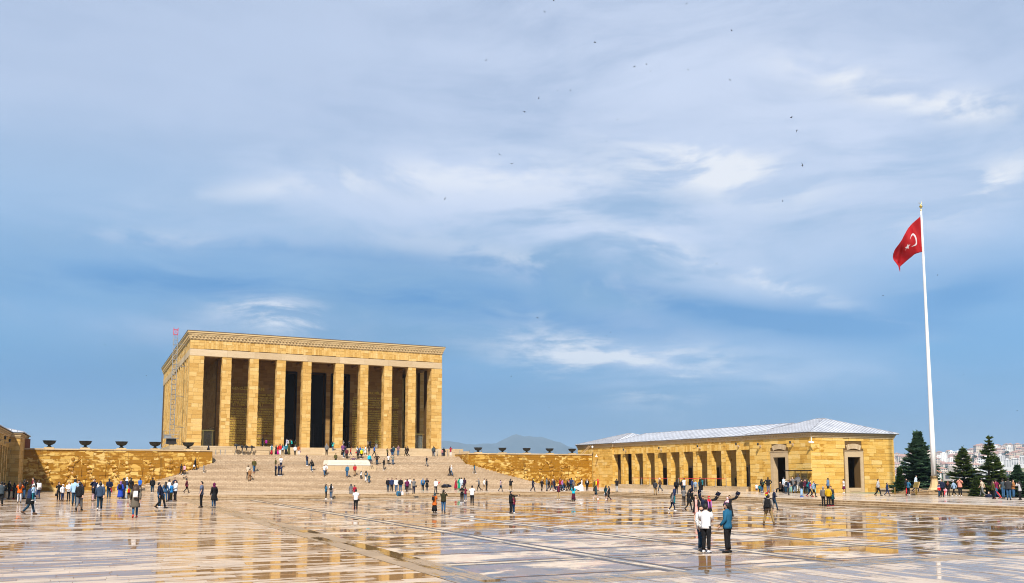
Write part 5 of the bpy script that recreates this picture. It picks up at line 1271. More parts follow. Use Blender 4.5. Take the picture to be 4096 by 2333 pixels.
PTXT = """
-5.25,68.25,-2.20,1.62,356,97,c,l.slate,t.black,k.black,black|person in slate jacket raising a camera at the left edge of the photo
-6.50,87.35,-2.20,1.36,36,64,s,l.black,t.tan,k.black,white|person in black jacket and tan trousers behind the raised-camera person at far left
-6.01,85.63,-2.20,1.53,96,73,p,l.black,t.black,L.black,black|long haired woman in open black jacket beside the queue post at far left
-5.68,85.96,-2.20,1.38,286,66,p,l.charcoal,t.black,L.black,red|black clad woman with long black hair and red handbag near left building
-4.46,73.18,-2.20,1.56,2,87,c,l.orange,t.stripe,L.brown,black|curly haired woman in orange top and navy white striped trousers
-4.90,85.59,-2.20,1.66,67,79,c,l.black,t.denim,L.black,black|black clad long haired woman lifting a phone behind the orange top woman
-4.27,86.28,-2.20,1.81,277,85,s,l.maroon,t.black,k.black,black|dark haired man in maroon looking left above the white tee woman
-3.66,75.79,-2.20,1.63,307,87,x,t.white,t.lightblue,L.black,white|woman in white tee touching her hair behind the man carrying a toddler
-3.80,84.86,-2.20,1.62,337,77,s,t.white,t.navy,L.brown,black|long brown haired woman wearing a white backpack near the red stroller
-2.81,53.97,-2.20,1.59,77,120,wd,l.navy,t.darkdenim,k.black,brown|man in navy jacket walking with a toddler on his arm
-4.61,126.38,-2.20,1.61,173,51,x,l.white,t.denim,b.black,black|woman in white jacket and black beanie standing at the relief wall
-2.07,77.97,-2.20,1.50,163,77,s,v.black,t.black,L.black,black|woman in black waistcoat over white tee carrying a black handbag
-1.80,77.84,-2.20,1.31,139,67,s,l.white,t.navy,C.white,black|woman in white cap and white shirt with navy jacket on shoulder
-1.36,77.99,-2.20,1.51,199,77,x,l.dots,t.black,k.maroon,black|short haired woman in white dotted blouse holding a black coat
-0.81,66.98,-2.20,1.79,9,106,s,l.lightblue,t.darkdenim,k.black,black|balding man in light blue shirt and jeans seen from behind
-0.59,67.08,-2.20,1.73,174,102,s,l.navy,t.navy,k.black,black|man mostly hidden behind the light blue shirt man
-0.44,58.04,-2.20,1.66,15,113,w,l.black,t.grey,k.black,black|man in black sweater and grey jeans walking towards the stairs
0.44,78.03,-2.20,1.73,195,87,f,l.darknavy,t.darknavy,k.black,black|man in dark suit rubbing his face near the relief wall
0.39,75.91,-2.20,1.20,280,62,s,l.black,t.pattern,U.brown,black|small girl in black jacket and pale patterned leggings
0.85,75.51,-2.20,1.57,171,81,s,t.white,t.navy,k.brown,black|brown haired person in white top half hidden behind the navy hoodie man
0.65,57.51,-2.20,1.65,6,112,w,l.bluegrey,t.darkdenim,k.black,white|man in blue knit hoodie and white shoes walking away
1.63,83.39,-2.20,1.72,346,80,b,l.darknavy,t.darkdenim,k.black,grey|man in dark hoodie and jeans holding a folded red umbrella behind
2.50,82.33,-2.20,1.50,22,71,s,g.royal,t.royal,H.violet,white|woman in long royal blue coat and violet headscarf
2.78,83.25,-2.20,1.78,62,83,s,l.darkbrown,t.darknavy,k.black,black|man in dark brown jacket beside the royal blue coat woman
4.02,111.51,-2.20,1.70,62,59,s,l.navywhite,t.skyblue,H.white,white|person in navy and white top with white hood by the relief wall
3.84,95.35,-2.20,1.72,22,70,s,c.black,t.black,L.black,black|very long black haired woman in black near relief wall
3.21,84.36,-2.20,0.97,162,44,s,l.redflag,t.black,k.black,black|child draped in a red flag cape over yellow sleeves
2.14,47.53,-2.20,1.65,3,134,w,c.olivegrey,t.denim,LC.brown,coral|curly haired woman in olive parka and coral shoes walking away
5.40,110.85,-2.20,1.59,28,55,w,l.blue,t.greybrown,k.black,black|boy in blue hoodie walking towards the left end of stairs
6.38,104.85,-2.20,1.69,3,62,s,l.black,t.darkdenim,k.black,white|man in black sweater and jeans before the left end of stairs
4.15,59.38,-2.20,1.63,79,105,lw,l.darknavy,t.black,kB.black,black|laughing bearded man in navy leaning back in the left group
4.14,60.53,-2.20,1.45,64,91,s,l.denim,t.darkdenim,L.brown,white|person in denim jacket hidden behind the laughing bearded man
5.36,72.48,-2.20,1.52,14,80,s,l.denim,t.denim,L.black,black|long black haired woman in denim jacket and jeans seen from behind
5.71,73.69,-2.20,1.70,74,88,p,l.white,t.darknavy,k.black,black|man in white shirt standing in the circle of five friends
5.85,73.27,-2.20,1.42,305,74,p,l.azure,t.olive,k.black,white|woman in azure jumper and olive trousers in circle of friends
6.15,73.39,-2.20,1.63,245,84,x,l.palestripe,t.black,k.black,black|man in pale striped shirt and black trousers looking down
8.49,102.45,-2.20,1.70,170,63,p,l.darknavy,t.darknavy,k.black,black|man in dark navy suit facing the plaza near left stair foot
10.49,114.52,-2.20,1.71,20,56,b,l.denimblue,t.greybrown,k.black,white|man in denim shirt with hands behind his back at stair foot
10.76,114.39,-2.20,1.83,95,60,s,l.black,t.black,k.black,white|person in black half hidden beside the denim shirt man
9.94,104.92,-2.20,1.52,95,54,w,l.leather,t.black,k.black,black|woman in maroon leather jacket striding with a maroon handbag
10.28,115.77,-0.25,1.35,45,47,w,l.black,t.black,k.black,white|woman in black with pale strap climbing left edge of stairs
10.64,115.77,-0.25,1.28,25,45,w,l.pink,t.black,U.brown,white|girl in pink jacket climbing the left edge of the stairs
12.00,117.17,0.35,1.47,81,51,w,l.black,t.black,k.black,black|man in black with white shopping bag climbing beside relief wall
13.00,116.47,0.05,1.01,86,37,s,c.greycheck,t.grey,k.black,white|small child in grey checked coat on left side of stairs
6.58,59.69,-2.20,1.66,286,104,s,t.greyblue,t.black,k.black,black|man in grey blue polo shirt looking left across the plaza
7.25,58.88,-2.20,1.58,332,100,s,c.black,t.denim,H.plum,grey|woman in plum headscarf and long black coat with grey handbag
19.14,116.47,0.05,1.77,179,55,w,l.olive,t.denim,k.black,red|man in olive jacket and red shoes coming down the stairs
18.05,114.27,-0.70,1.64,19,53,w,l.beige,t.black,k.black,black|man in pale beige blazer climbing the stairs
18.16,113.57,-1.00,1.55,19,54,w,l.camel,t.camel,k.black,brown|man in camel brown suit climbing the stairs
22.36,129.60,3.64,1.55,85,42,s,l.black,t.black,k.black,black|guard in black uniform with rifle on white pedestal
22.90,129.60,3.64,1.27,50,37,s,l.magenta,t.black,k.black,black|woman in magenta jacket beside the black uniformed guard
22.58,123.40,2.45,1.42,80,40,p,l.teal,m.crimson,H.greyblue,black|woman in grey headscarf and long crimson skirt on the terrace
23.16,123.40,2.45,1.44,101,40,p,l.black,m.black,H.grey,white|woman in grey headscarf and long black skirt on the terrace
23.41,123.40,2.45,1.33,281,37,p,l.scarlet,m.fuchsia,L.black,pink|girl in red top and fuchsia skirt beside red jacket woman
23.69,123.40,2.45,1.60,21,45,s,l.scarlet,t.white,H.olive,white|woman in scarlet jacket and white trousers with olive headscarf
24.06,123.40,2.45,1.49,11,42,s,l.skyblue,t.black,L.black,olive|long haired woman in sky blue jacket and black leggings
24.54,123.40,2.45,1.63,31,42,s,l.teal,m.black,H.white,white|woman in teal top and white headscarf with long black skirt
24.93,123.40,2.45,1.69,71,42,p,l.olive,m.olive,H.olive,tan|woman in olive headscarf and long olive dress
25.83,129.60,3.64,1.37,71,37,p,l.lavender,t.grey,k.black,black|person in lavender top in the tall left doorway
26.04,129.60,3.64,1.14,161,31,p,l.white,t.black,H.white,black|woman in white headscarf in the tall left doorway
26.30,129.60,3.64,1.25,161,34,p,l.darkgreen,t.black,k.black,black|person in dark green between two visitors in left doorway
26.58,129.60,3.64,1.24,312,33,p,l.turquoise,t.black,L.black,black|woman in turquoise top in the tall left doorway
27.14,129.60,3.64,1.24,32,34,s,c.olive,t.denim,LC.black,black|curly haired woman in olive parka with black backpack at doorway
25.77,123.40,2.45,1.35,12,37,s,l.white,t.black,k.grey,black|woman in white jacket and black trousers below left doorway
26.28,123.40,2.45,1.41,27,39,s,l.rust,t.white,k.black,white|woman in rust jacket and white trousers with purple bag
26.40,118.57,0.95,1.48,143,45,p,l.darknavy,t.denim,LC.black,white|curly haired woman in dark jacket and jeans on stairs
26.65,116.82,0.20,1.56,333,49,w,l.black,t.denim,L.black,white|long haired woman in black jacket with black shoulder bag on stairs
22.06,117.52,0.50,1.41,111,45,p,l.olive,t.black,k.black,black|boy in olive hooded jacket looking at his phone on stairs
22.82,117.87,0.65,1.50,186,47,p,l.white,t.darknavy,k.black,black|boy in white jacket standing above the three navy clad friends
21.68,115.42,-0.40,1.54,121,49,p,l.darknavy,t.black,k.brown,black|girl in dark navy jacket, left of three friends on stairs
22.09,115.42,-0.40,1.54,81,48,p,l.darknavy,t.darknavy,k.brown,white|boy in navy tracksuit, middle of three friends on stairs
22.42,115.42,-0.40,1.41,301,44,p,l.navy,t.darknavy,k.brown,white|boy in navy jacket, right of three friends on stairs
30.21,123.40,2.45,1.68,24,47,s,l.grey,t.black,k.grey,black|man in grey jacket and black trousers below the central doorway
31.78,126.20,3.20,1.37,34,36,c,l.turquoise,t.denim,L.black,white|woman in turquoise jumper photographing by the central column
32.52,123.40,2.45,1.69,215,47,b,l.purple,m.black,k.brown,white|man in purple shirt above the white rostrum
32.28,121.82,2.15,1.29,255,39,p,l.black,t.denim,k.brown,white|woman in black jacket and jeans above the white rostrum
32.97,123.40,2.45,1.39,155,42,s,l.darknavy,t.black,C.navy,black|person in navy cap behind the maroon jacket man
32.61,121.47,2.00,1.47,190,44,s,l.leather,t.black,k.grey,black|man in maroon jacket standing above the white rostrum
33.67,123.40,2.45,1.08,95,31,wr,l.red,t.navy,k.brown,white|child in red top running with arm out on terrace
34.18,129.60,3.64,1.33,105,38,p,l.white,t.black,k.black,black|man in white shirt at left side of right doorway
35.10,129.60,3.64,1.23,165,35,x,g.blackshawl,t.black,k.brown,black|woman in long black dress and grey shawl at right doorway
30.59,119.72,1.25,1.47,174,46,s,l.olive,t.black,k.black,black|man in olive jacket standing behind the white rostrum
32.59,117.87,0.65,1.63,195,48,o,l.mauve,t.darkteal,k.black,brown|man in mauve sweater leaning with elbows out on rostrum front
32.12,115.42,-0.40,1.54,26,48,w,l.red,t.tan,k.black,brown|man in red jacket and tan trousers climbing below rostrum
30.86,114.62,-0.55,1.62,225,52,s,l.denimblue,t.denim,k.grey,brown|grey haired man in denim jacket and jeans below rostrum
28.01,115.42,-0.40,1.49,174,47,w,t.white,t.denim,C.grey,black|man in white tee and grey cap coming down left of rostrum
28.29,115.77,-0.25,1.44,179,46,w,l.white,t.brown,L.brown,teal|woman in white shirt coming down behind the grey cap man
32.55,113.92,-0.85,1.12,36,38,w,t.white,t.black,L.black,pink|girl in white tunic climbing the lower stairs
33.04,113.22,-1.15,1.44,26,45,w,l.denimblue,t.white,LC.black,white|curly haired woman in denim jacket and white trousers climbing stairs
33.36,112.87,-1.30,1.12,16,35,w,l.darkteal,t.denim,k.black,black|small boy in dark jacket climbing beside the denim jacket woman
34.68,123.40,2.45,1.38,346,37,s,t.white,t.black,L.black,black|girl in white tee with red bag on the terrace
34.25,121.47,2.00,1.45,26,45,w,l.charcoal,t.black,k.black,black|man in charcoal suit jacket climbing above rostrum
34.72,121.47,2.00,1.41,346,44,s,l.yellow,t.black,k.blond,white|woman in bright yellow jacket climbing above rostrum
35.09,123.40,2.45,1.33,76,37,s,l.blue,t.navy,k.black,white|boy in blue top behind the charcoal suit man
35.40,123.40,2.45,1.20,166,34,s,l.turquoise,t.black,k.black,red|boy in turquoise top behind the yellow jacket woman
35.87,123.40,2.45,1.47,96,39,w,c.white,t.black,k.brown,white|woman in white coat walking right on the terrace
36.38,123.40,2.45,1.43,101,40,p,l.darknavy,t.black,k.black,black|man in dark navy jumper reading papers on the terrace
37.95,129.60,3.64,1.32,76,39,s,l.white,t.black,k.black,black|person in white shirt reading the right inscription
38.38,129.60,3.64,1.36,36,39,w,l.black,t.black,k.black,black|man in black suit reading the right inscription
39.38,129.60,3.64,1.51,32,42,b,l.olive,t.lightgrey,k.black,grey|man in olive jumper and pale jeans facing the right inscription
37.16,123.40,2.45,1.46,97,41,w,l.blue,t.black,k.black,black|man in bright blue jacket walking on the terrace
34.67,117.30,1.78,1.70,166,45,S,l.cyan,t.darknavy,k.grey,black|man in cyan shirt sitting on the end of white rostrum
36.36,119.37,1.10,1.54,197,45,h,l.darkbrown,t.darkdenim,k.black,black|man in dark brown jacket facing us right of rostrum
36.71,117.17,0.35,1.68,287,50,p,l.black,t.charcoal,k.black,white|young man in black jacket and white shoes looking at phone
38.05,119.37,1.10,1.47,198,43,p,t.white,t.black,L.black,white|woman in white tee and black trousers with phone on stairs
38.68,119.37,1.10,1.48,208,43,p,t.greygreen,t.denim,L.black,black|woman in grey tee and jeans beside phone woman on stairs
38.78,122.17,2.30,1.24,138,38,s,l.olive,t.black,LC.black,black|curly haired woman in olive jacket over purple on upper stairs
39.82,123.40,2.45,1.23,208,36,s,l.darknavy,t.denim,B.skin,black|bald man in navy jumper at the terrace edge
40.06,123.40,2.45,1.50,188,42,s,l.darkteal,t.denim,k.black,black|boy in dark teal jumper behind bald man
40.81,123.40,2.45,1.65,218,45,s,t.navystripe,t.denim,k.black,black|man in navy striped polo and jeans on the terrace
42.00,123.40,2.45,1.43,299,39,w,l.black,t.black,H.black,black|woman in black headscarf walking left on the terrace
42.27,123.40,2.45,1.47,299,40,w,l.darkbrown,t.black,L.black,black|woman in dark brown jacket walking left on the terrace
46.29,123.40,2.45,1.51,31,40,s,l.slate,t.darknavy,k.black,black|man in slate jacket and navy trousers at terrace right end
46.50,123.40,2.45,1.42,81,38,a,l.black,t.lightgrey,k.black,black|man in black jacket pointing right at the terrace end
47.97,123.40,2.45,1.37,31,36,s,g.black,t.black,H.black,black|woman in long black robe at the right terrace end
47.70,123.40,2.45,1.14,41,30,s,t.pinkbrown,t.navy,k.black,black|small child in pink beside the black robed woman
49.07,123.40,2.45,1.51,37,39,c,l.crimson,t.white,k.black,white|woman in crimson jacket and white trousers taking a photo
43.46,118.57,0.95,1.41,140,41,wp,l.black,t.grey,k.black,black|boy in black waistcoat with phone coming down the stairs
46.00,115.42,-0.40,1.48,112,45,wp,l.white,t.denim,k.white,black|white haired man in white jumper crossing the stairs
45.77,115.42,-0.40,1.41,112,43,w,l.darkbrown,t.black,k.black,black|companion in dark clothes behind the white haired man
49.86,116.12,-0.10,1.29,83,38,w,l.denimblue,t.grey,L.black,white|girl in denim jacket at right side of the stairs
14.28,123.40,2.45,1.62,67,31,K,g.black,t.black,H.darknavy,black|woman in black robe crouching behind the left relief wall end
31.82,99.84,-2.20,1.63,183,56,s,l.black,t.darkdenim,k.black,black|man in black jacket, first of four men posing at stair foot
32.21,99.66,-2.20,1.65,188,56,s,l.navy,t.black,k.black,grey|man in navy jumper, second of four men posing at stair foot
32.69,99.42,-2.20,1.60,198,55,s,l.white,t.denim,k.brown,brown|man in white jacket over maroon, third of four men posing
33.14,99.21,-2.20,1.65,198,56,s,l.black,t.denim,k.black,blue|man in black jacket and jeans, fourth of four men posing
35.97,105.72,-2.20,1.46,139,47,x,t.white,t.darkteal,k.black,white|woman in white tee behind the plum jumper man
31.21,91.16,-2.20,1.54,19,57,p,l.plum,t.darkbrown,k.black,white|man in plum jumper seen from behind at stair foot
38.03,110.05,-2.20,1.54,219,47,s,t.white,t.grey,k.black,navy|man in white tee and grey trousers behind the plum jumper man
31.34,89.34,-2.20,1.57,4,59,c,t.grey,t.darknavy,k.black,black|photographer in grey tee with black shoulder bag at stair foot
37.21,102.76,-2.20,1.58,20,52,s,l.azure,t.black,k.grey,teal|person in bright blue jacket wearing a grey backpack
37.67,102.54,-2.20,1.58,195,52,p,c.black,t.darkdenim,LC.black,black|curly long haired woman in black coat holding a phone
34.37,90.77,-2.20,1.53,31,56,w,l.white,t.charcoal,k.brown,black|man in white shirt carrying a striped umbrella to the stairs
44.26,109.38,-2.20,1.50,332,45,s,g.crimson,t.crimson,k.brown,black|woman in long sleeveless crimson gown at stair foot
44.73,109.16,-2.20,1.59,32,48,s,g.emerald,t.emerald,k.black,black|woman in emerald green dress at stair foot
44.48,107.94,-2.20,1.59,52,49,s,l.paleblue,t.paleblue,k.black,black|man in pale blue suit at stair foot
44.83,107.77,-2.20,1.58,23,48,s,l.darkplum,t.darkplum,k.black,black|man in dark plum suit at stair foot
29.70,71.91,-2.65,1.57,197,72,p,t.black,t.black,L.black,white|long haired woman in black printed tee facing us in plaza
32.70,78.32,-2.65,1.30,13,55,c,l.redplaid,t.denim,k.black,white|photographer in red plaid shirt behind black tee woman
29.14,68.33,-2.65,1.60,28,77,p,t.white,t.black,k.black,black|man in white tee and black trousers holding a camera in plaza
44.85,102.96,-2.20,1.51,299,48,wa,l.grey,t.black,k.grey,black|grey haired man in grey cardigan pointing left at stair foot
45.11,101.92,-2.20,1.49,104,47,w,l.white,t.tan,k.black,brown|man in white jumper and tan trousers walking at stair foot
45.40,101.78,-2.20,1.43,94,46,s,l.black,t.black,k.brown,black|man in black jacket holding a white cup at stair foot
21.04,55.76,-2.65,1.35,51,81,p,c.burntorange,m.black,H.slate,black|woman in slate headscarf and burnt orange tunic in plaza
21.65,55.68,-2.65,1.53,31,92,c,l.darkolive,t.denim,k.black,black|man in dark olive jacket and jeans photographing the stairs
21.72,88.59,-2.65,1.53,94,61,p,l.denimblue,t.black,L.black,white|woman in denim shirt and black trousers with phone on plaza edge
22.59,90.00,-2.65,1.53,24,60,s,t.white,t.denim,L.black,white|long haired woman in white tee and jeans with black backpack
25.30,92.28,-2.65,1.49,25,56,s,c.grey,t.denim,H.darknavy,black|woman in dark headscarf and long grey coat on plaza edge
25.66,92.11,-2.65,1.36,6,51,s,l.crimson,t.darknavy,k.black,black|person in crimson jacket beside the long grey coat woman
17.20,61.39,-2.65,1.50,21,85,s,t.white,t.black,k.black,navy|man in loose white tee with black cross body bag in plaza
44.86,96.46,-2.20,1.41,95,47,w,t.lilac,t.darkdenim,U.brown,black|woman in lilac patterned blouse walking right on landing
45.61,95.23,-2.20,1.52,56,51,wc,l.black,t.khaki,k.black,white|man in black top and khaki trousers striding on landing
25.04,52.24,-2.65,1.46,96,90,A,l.black,t.black,kB.black,black|bearded man in black taking a selfie with outstretched arm
25.47,52.69,-2.65,1.17,326,71,s,l.redplaid,t.denim,L.brown,white|woman in red plaid behind the selfie taking man
48.50,95.02,-2.20,1.55,112,51,wd,l.darknavy,t.darknavy,k.brown,black|man in dark navy suit carrying a child along the relief wall
49.93,95.42,-2.20,1.44,178,47,w,l.black,t.black,U.black,black|woman in black trouser suit and white blouse by relief wall
50.94,96.03,-2.20,1.60,108,52,s,l.steel,t.steel,kB.black,black|bearded man in steel grey suit by the relief wall
51.18,95.92,-2.20,1.41,118,46,w,l.black,t.darknavy,C.black,white|woman in black jacket and black cap by the relief wall
51.52,95.76,-2.20,1.43,118,47,w,l.leatherbrown,s.darkteal,k.blond,brown|blond woman in brown leather jacket and dark teal skirt
52.13,96.59,-2.20,1.45,118,47,s,l.bluegrey,t.navy,k.white,black|fair haired person behind the brown leather jacket woman
51.81,95.62,-2.20,1.37,108,45,w,l.darknavy,t.darknavy,L.black,white|long haired woman in dark navy jacket over white blouse
52.50,95.51,-2.20,1.56,109,51,w,l.red,t.black,k.black,black|man in red parka with fur hood by the relief wall
52.76,95.38,-2.20,1.47,114,48,w,l.orchid,t.denim,k.black,white|woman in orchid pink top and jeans by the relief wall
53.88,95.97,-2.20,1.36,304,44,w,c.black,t.black,k.black,black|woman in black coat pushing the black stroller
54.38,96.42,-2.20,1.46,39,47,s,l.redblue,t.brown,k.black,white|person in red and blue jacket with beige backpack
54.30,95.77,-2.20,1.61,50,52,s,l.navy,t.darkteal,k.black,black|tall man in navy jumper beside the black stroller
54.44,95.48,-2.20,1.32,50,43,s,c.taupe,t.taupe,H.grey,black|woman in grey headscarf and taupe coat behind turquoise shawl
55.35,95.95,-2.20,1.47,110,43,n,l.black,t.black,k.black,black|woman in black jacket bending to lift the wedding train
55.35,95.04,-2.20,1.49,110,48,s,D.white,t.white,U.black,white|bride in full white wedding gown by the relief wall
54.42,92.17,-2.20,1.51,206,50,s,l.suit,t.black,kB.black,black|bearded groom in black suit and white shirt
56.75,94.37,-2.20,1.36,111,44,s,c.olive,t.black,k.maroon,black|woman in olive coat with purple bag near building corner
57.76,95.49,-2.20,1.33,121,43,s,l.yellow,t.darkgreen,k.brown,black|person in yellow top behind the red tracksuit man
57.16,94.17,-2.20,1.47,121,47,s,l.scarlet,t.scarlet,H.scarlet,black|person in scarlet tracksuit with hood up near building corner
42.26,77.16,-2.65,1.62,209,65,h,l.maroonnavy,t.sand,k.black,white|man in sunglasses with hands on hips and sand trousers
41.79,73.34,-2.65,1.45,40,61,p,l.cyan,m.floral,L.black,brown|woman in cyan shawl and dark floral long skirt
46.76,77.48,-2.65,1.37,91,54,w,l.darkteal,S.darkdenim,U.black,white|bare legged woman in teal shirt with black backpack
46.52,75.11,-2.65,1.42,72,57,s,l.darkteal,s.black,L.black,white|long haired woman in dark teal shirt carrying white bag
45.66,73.17,-2.65,1.37,332,57,w,v.black,t.black,L.black,maroon|woman in black sleeveless top beside white bag woman
55.68,87.49,-2.20,1.52,22,52,c,l.black,t.lightgrey,k.black,black|man in black jacket and pale grey trousers before colonnade
51.05,73.14,-2.20,1.46,45,59,w,l.charcoal,t.khaki,k.black,black|man in charcoal jacket and khaki trousers stepping up
62.53,88.53,-2.20,1.60,315,53,w,l.brown,t.darkdenim,k.white,black|white haired man in brown leather jacket before colonnade
55.43,75.59,-2.20,1.51,46,58,s,l.black,t.black,k.black,grey|person in black wearing a large black backpack on landing
59.40,79.56,-2.20,1.65,357,60,f,t.white,t.darkdenim,k.black,white|man in white tee and jeans drinking on the landing
61.08,82.19,-2.20,1.43,57,50,s,l.black,t.black,k.black,black|person in black beside the drinking white tee man
59.95,78.85,-2.20,1.52,147,56,s,l.navy,S.navy,k.black,grey|man in navy hoodie and navy shorts on landing
60.76,79.35,-2.20,1.40,207,51,p,l.paledenim,t.darkdenim,k.black,pink|woman in pale denim jacket over red top on landing
67.88,87.86,-2.20,1.31,98,43,s,l.denimblue,t.black,k.black,white|child in denim blue beside the camouflage top man
66.92,86.42,-2.20,1.72,98,57,s,l.camo,t.black,k.black,white|tall man in camouflage top before the colonnade
67.11,86.33,-2.20,1.55,358,51,f,l.teal,t.black,k.black,white|person in teal jacket raising hand to face before colonnade
45.14,61.88,-2.65,1.49,111,70,s,l.navy,t.teal,B.grey,black|grey cropped man in navy track top and teal trousers
36.83,50.76,-2.65,1.29,96,74,w,l.grey,t.darknavy,L.black,white|woman in grey jumper and navy leggings walking in plaza
45.28,60.73,-2.65,1.42,47,68,p,l.grey,t.black,k.brown,black|woman in grey jacket and black trousers seen from behind
38.70,51.36,-2.65,1.43,97,81,w,l.black,t.charcoal,L.black,black|woman in black with large black shoulder bag striding
30.46,39.78,-2.65,1.43,202,104,r,N.black.blush,s.blush,LC.black,tan|graduate in pink dress and open black gown raising cap
31.09,39.95,-2.65,1.38,188,100,r,g.darknavy,t.darknavy,L.black,black|long haired graduate in navy gown raising an arm
31.13,39.46,-2.65,1.38,198,101,r2,g.black,t.black,H.scarlet,black|graduate in scarlet headscarf and black gown with lilac stole
32.05,39.02,-2.65,1.31,249,96,x,g.black,t.black,H.palepink,black|graduate in pale pink headscarf and black gown
33.89,41.07,-2.65,1.35,210,93,r2,g.black,t.black,k.black,black|graduate in black gown raising her cap behind pink headscarf
19.03,24.61,-2.65,1.55,158,183,s,l.print,t.darkdenim,kB.black,grey|bearded man in black and white printed shirt and jeans
18.70,23.90,-2.65,1.62,58,195,x,t.white,t.black,k.black,white|young man in white tee and black trousers seen from behind
19.33,23.56,-2.65,1.66,334,201,e,l.petrol,t.black,kB.black,black|bearded man in petrol blue denim shirt and black trousers
66.63,76.12,-2.20,1.01,216,37,s,t.white,s.navy,k.brown,white|toddler in white tee and navy skirt before the tower
66.92,75.98,-2.20,0.91,51,33,s,l.teal,t.black,k.brown,grey|toddler in teal top before the tower
67.67,76.36,-2.20,1.45,12,53,p,l.black,t.denim,k.brown,navy|woman in black jacket with dark green backpack before tower
71.02,80.28,-2.20,1.50,101,52,s,l.darkbrown,t.denim,L.black,white|person in dark brown behind the green backpack woman
67.79,75.56,-2.20,1.74,52,63,h,l.black,t.greyblue,k.black,black|tall man in black jumper and grey trousers before tower
31.52,35.16,-2.65,1.55,52,122,W,l.checks,t.khaki,k.black,brown|man in checked shirt and khaki trousers standing legs apart
31.42,35.33,-1.93,0.67,2,53,f,l.checks,t.navy,U.black,navy|small child in checked shirt held by khaki trousers man
48.65,54.41,-2.20,0.78,47,40,r,l.redyellow,t.navy,k.blond,navy|blond child in red and yellow jacket with raised arm
44.38,48.91,-2.65,1.49,122,84,wp,l.darknavy,t.darkdenim,kB.grey,black|grey bearded man in dark navy coat walking right
71.30,77.44,-2.20,1.70,303,39,S,l.darkbrown,t.black,B.skin,black|bald man in dark brown jacket sitting by the tower doorway
70.21,75.71,-2.20,1.76,343,63,s,l.paleblue,t.black,k.black,black|person in pale hooded jacket at the tower doorway
67.25,72.24,-2.20,1.54,23,58,s,t.white,t.darkdenim,k.blond,navy|woman in white tee wearing a black backpack at tower
62.73,67.01,-2.20,1.50,123,61,d,t.navy,t.charcoal,kB.black,black|man in navy tee holding an infant before tower
69.05,73.49,-2.20,1.60,193,59,s,l.black,t.mint,k.grey,grey|person in black and mint behind the navy tee man
69.62,73.76,-2.20,1.80,53,66,s,t.grey,t.darkdenim,B.skin,black|bald man in grey tee facing the guard booth
69.84,73.66,-2.20,1.64,53,60,w,l.black,t.paledenim,k.brown,black|man in black jumper and pale jeans facing guard booth
70.80,74.10,-1.95,1.78,224,65,s,l.white,t.white,C.white,white|guard in white naval uniform in the glass booth
59.40,61.81,-2.20,1.61,164,70,s,l.black,t.lightblue,kB.black,blue|bearded man in black jacket and light jeans before booth
67.97,70.19,-2.20,1.57,194,60,s,l.floral,t.black,L.black,black|woman in dark floral blouse before the guard booth
68.22,70.07,-2.20,1.55,64,59,s,l.teal,t.darkteal,L.black,grey|long haired woman in teal denim before the guard booth
60.70,62.10,-2.20,1.53,134,66,wd,l.navy,t.darknavy,k.black,crimson|woman in navy with crimson shoes carrying a baby
60.82,61.77,-2.20,1.43,135,62,w,l.paledenim,t.black,k.black,black|woman in pale denim waistcoat striding right before tower
70.90,71.71,-2.20,1.16,130,43,a,l.darkteal,t.mint,k.black,black|child in teal top pointing right before the tower
71.92,70.86,-2.20,1.67,345,62,f,l.steelblue,t.black,k.black,black|man in steel blue shirt touching his face by tower
53.59,53.36,-2.65,1.56,65,78,s,l.tweed,t.black,k.grey,black|man in grey tweed blazer at foot of the right steps
53.72,52.94,-2.65,1.59,55,80,s,l.mustard,t.black,k.black,crimson|person in mustard to brown puffer jacket at right steps
55.38,54.29,-2.65,1.58,216,77,s,l.charcoal,t.black,k.black,white|person behind the mustard puffer jacket at right steps
54.02,52.80,-2.65,1.12,86,56,s,l.darkteal,t.black,k.black,crimson|child in dark teal jacket beside mustard puffer jacket
74.22,70.89,-2.20,1.55,326,57,s,t.white,s.plum,U.brown,white|woman in white tee and plum skirt by the tower window
69.34,61.91,-2.20,1.62,128,67,w,l.lightgrey,t.black,k.black,black|man in pale grey hoodie and black trousers walking right
70.58,61.93,-2.20,1.26,134,52,w,l.navy,t.navy,k.black,black|boy in navy suit walking right past the tower
72.90,86.97,-1.66,1.25,50,45,w,l.black,t.black,k.black,black|person in black entering the last colonnade bay
72.90,86.56,-1.66,1.10,60,43,s,l.skyblue,t.black,k.black,black|person in sky blue at the last colonnade bay
72.90,86.29,-1.66,1.03,50,43,w,l.charcoal,t.grey,L.black,grey|long haired woman in charcoal top at the last colonnade bay
72.90,85.47,-1.66,1.28,40,49,w,l.white,t.grey,k.black,black|man in white shirt stepping into the last colonnade bay
72.90,61.61,-2.20,1.67,160,68,s,l.black,t.black,kB.black,black|bearded man in black suit holding a red umbrella
72.89,61.37,-2.20,1.52,90,62,h,l.denimblue,t.black,U.black,white|woman in denim jacket beside the black suit man
75.69,62.82,-1.90,1.68,130,67,w,l.paleblue,t.charcoal,k.black,black|man in pale blue shirt and tie climbing flagpole steps
69.99,55.61,-2.20,1.26,172,56,s,l.tricolor,t.darkdenim,k.black,black|boy in red white and blue sweater before flagpole
71.53,56.50,-2.20,1.65,227,71,s,l.darknavy,t.black,k.grey,black|grey haired man in dark navy cardigan before flagpole
74.78,58.40,-2.20,1.42,62,59,s,l.black,t.black,L.auburn,grey|auburn haired woman in black near the flagpole
74.24,57.33,-2.20,1.47,352,62,w,l.paledenim,t.black,C.white,white|woman in pale denim jacket and patterned cap walking left
75.64,57.76,-2.20,1.71,233,71,c,l.salmon,t.black,kB.black,white|man in salmon pink jacket taking a photo towards us
75.40,55.22,-2.20,1.62,339,70,w,t.beige,t.grey,k.black,black|man in white sleeves and beige vest walking left by parapet
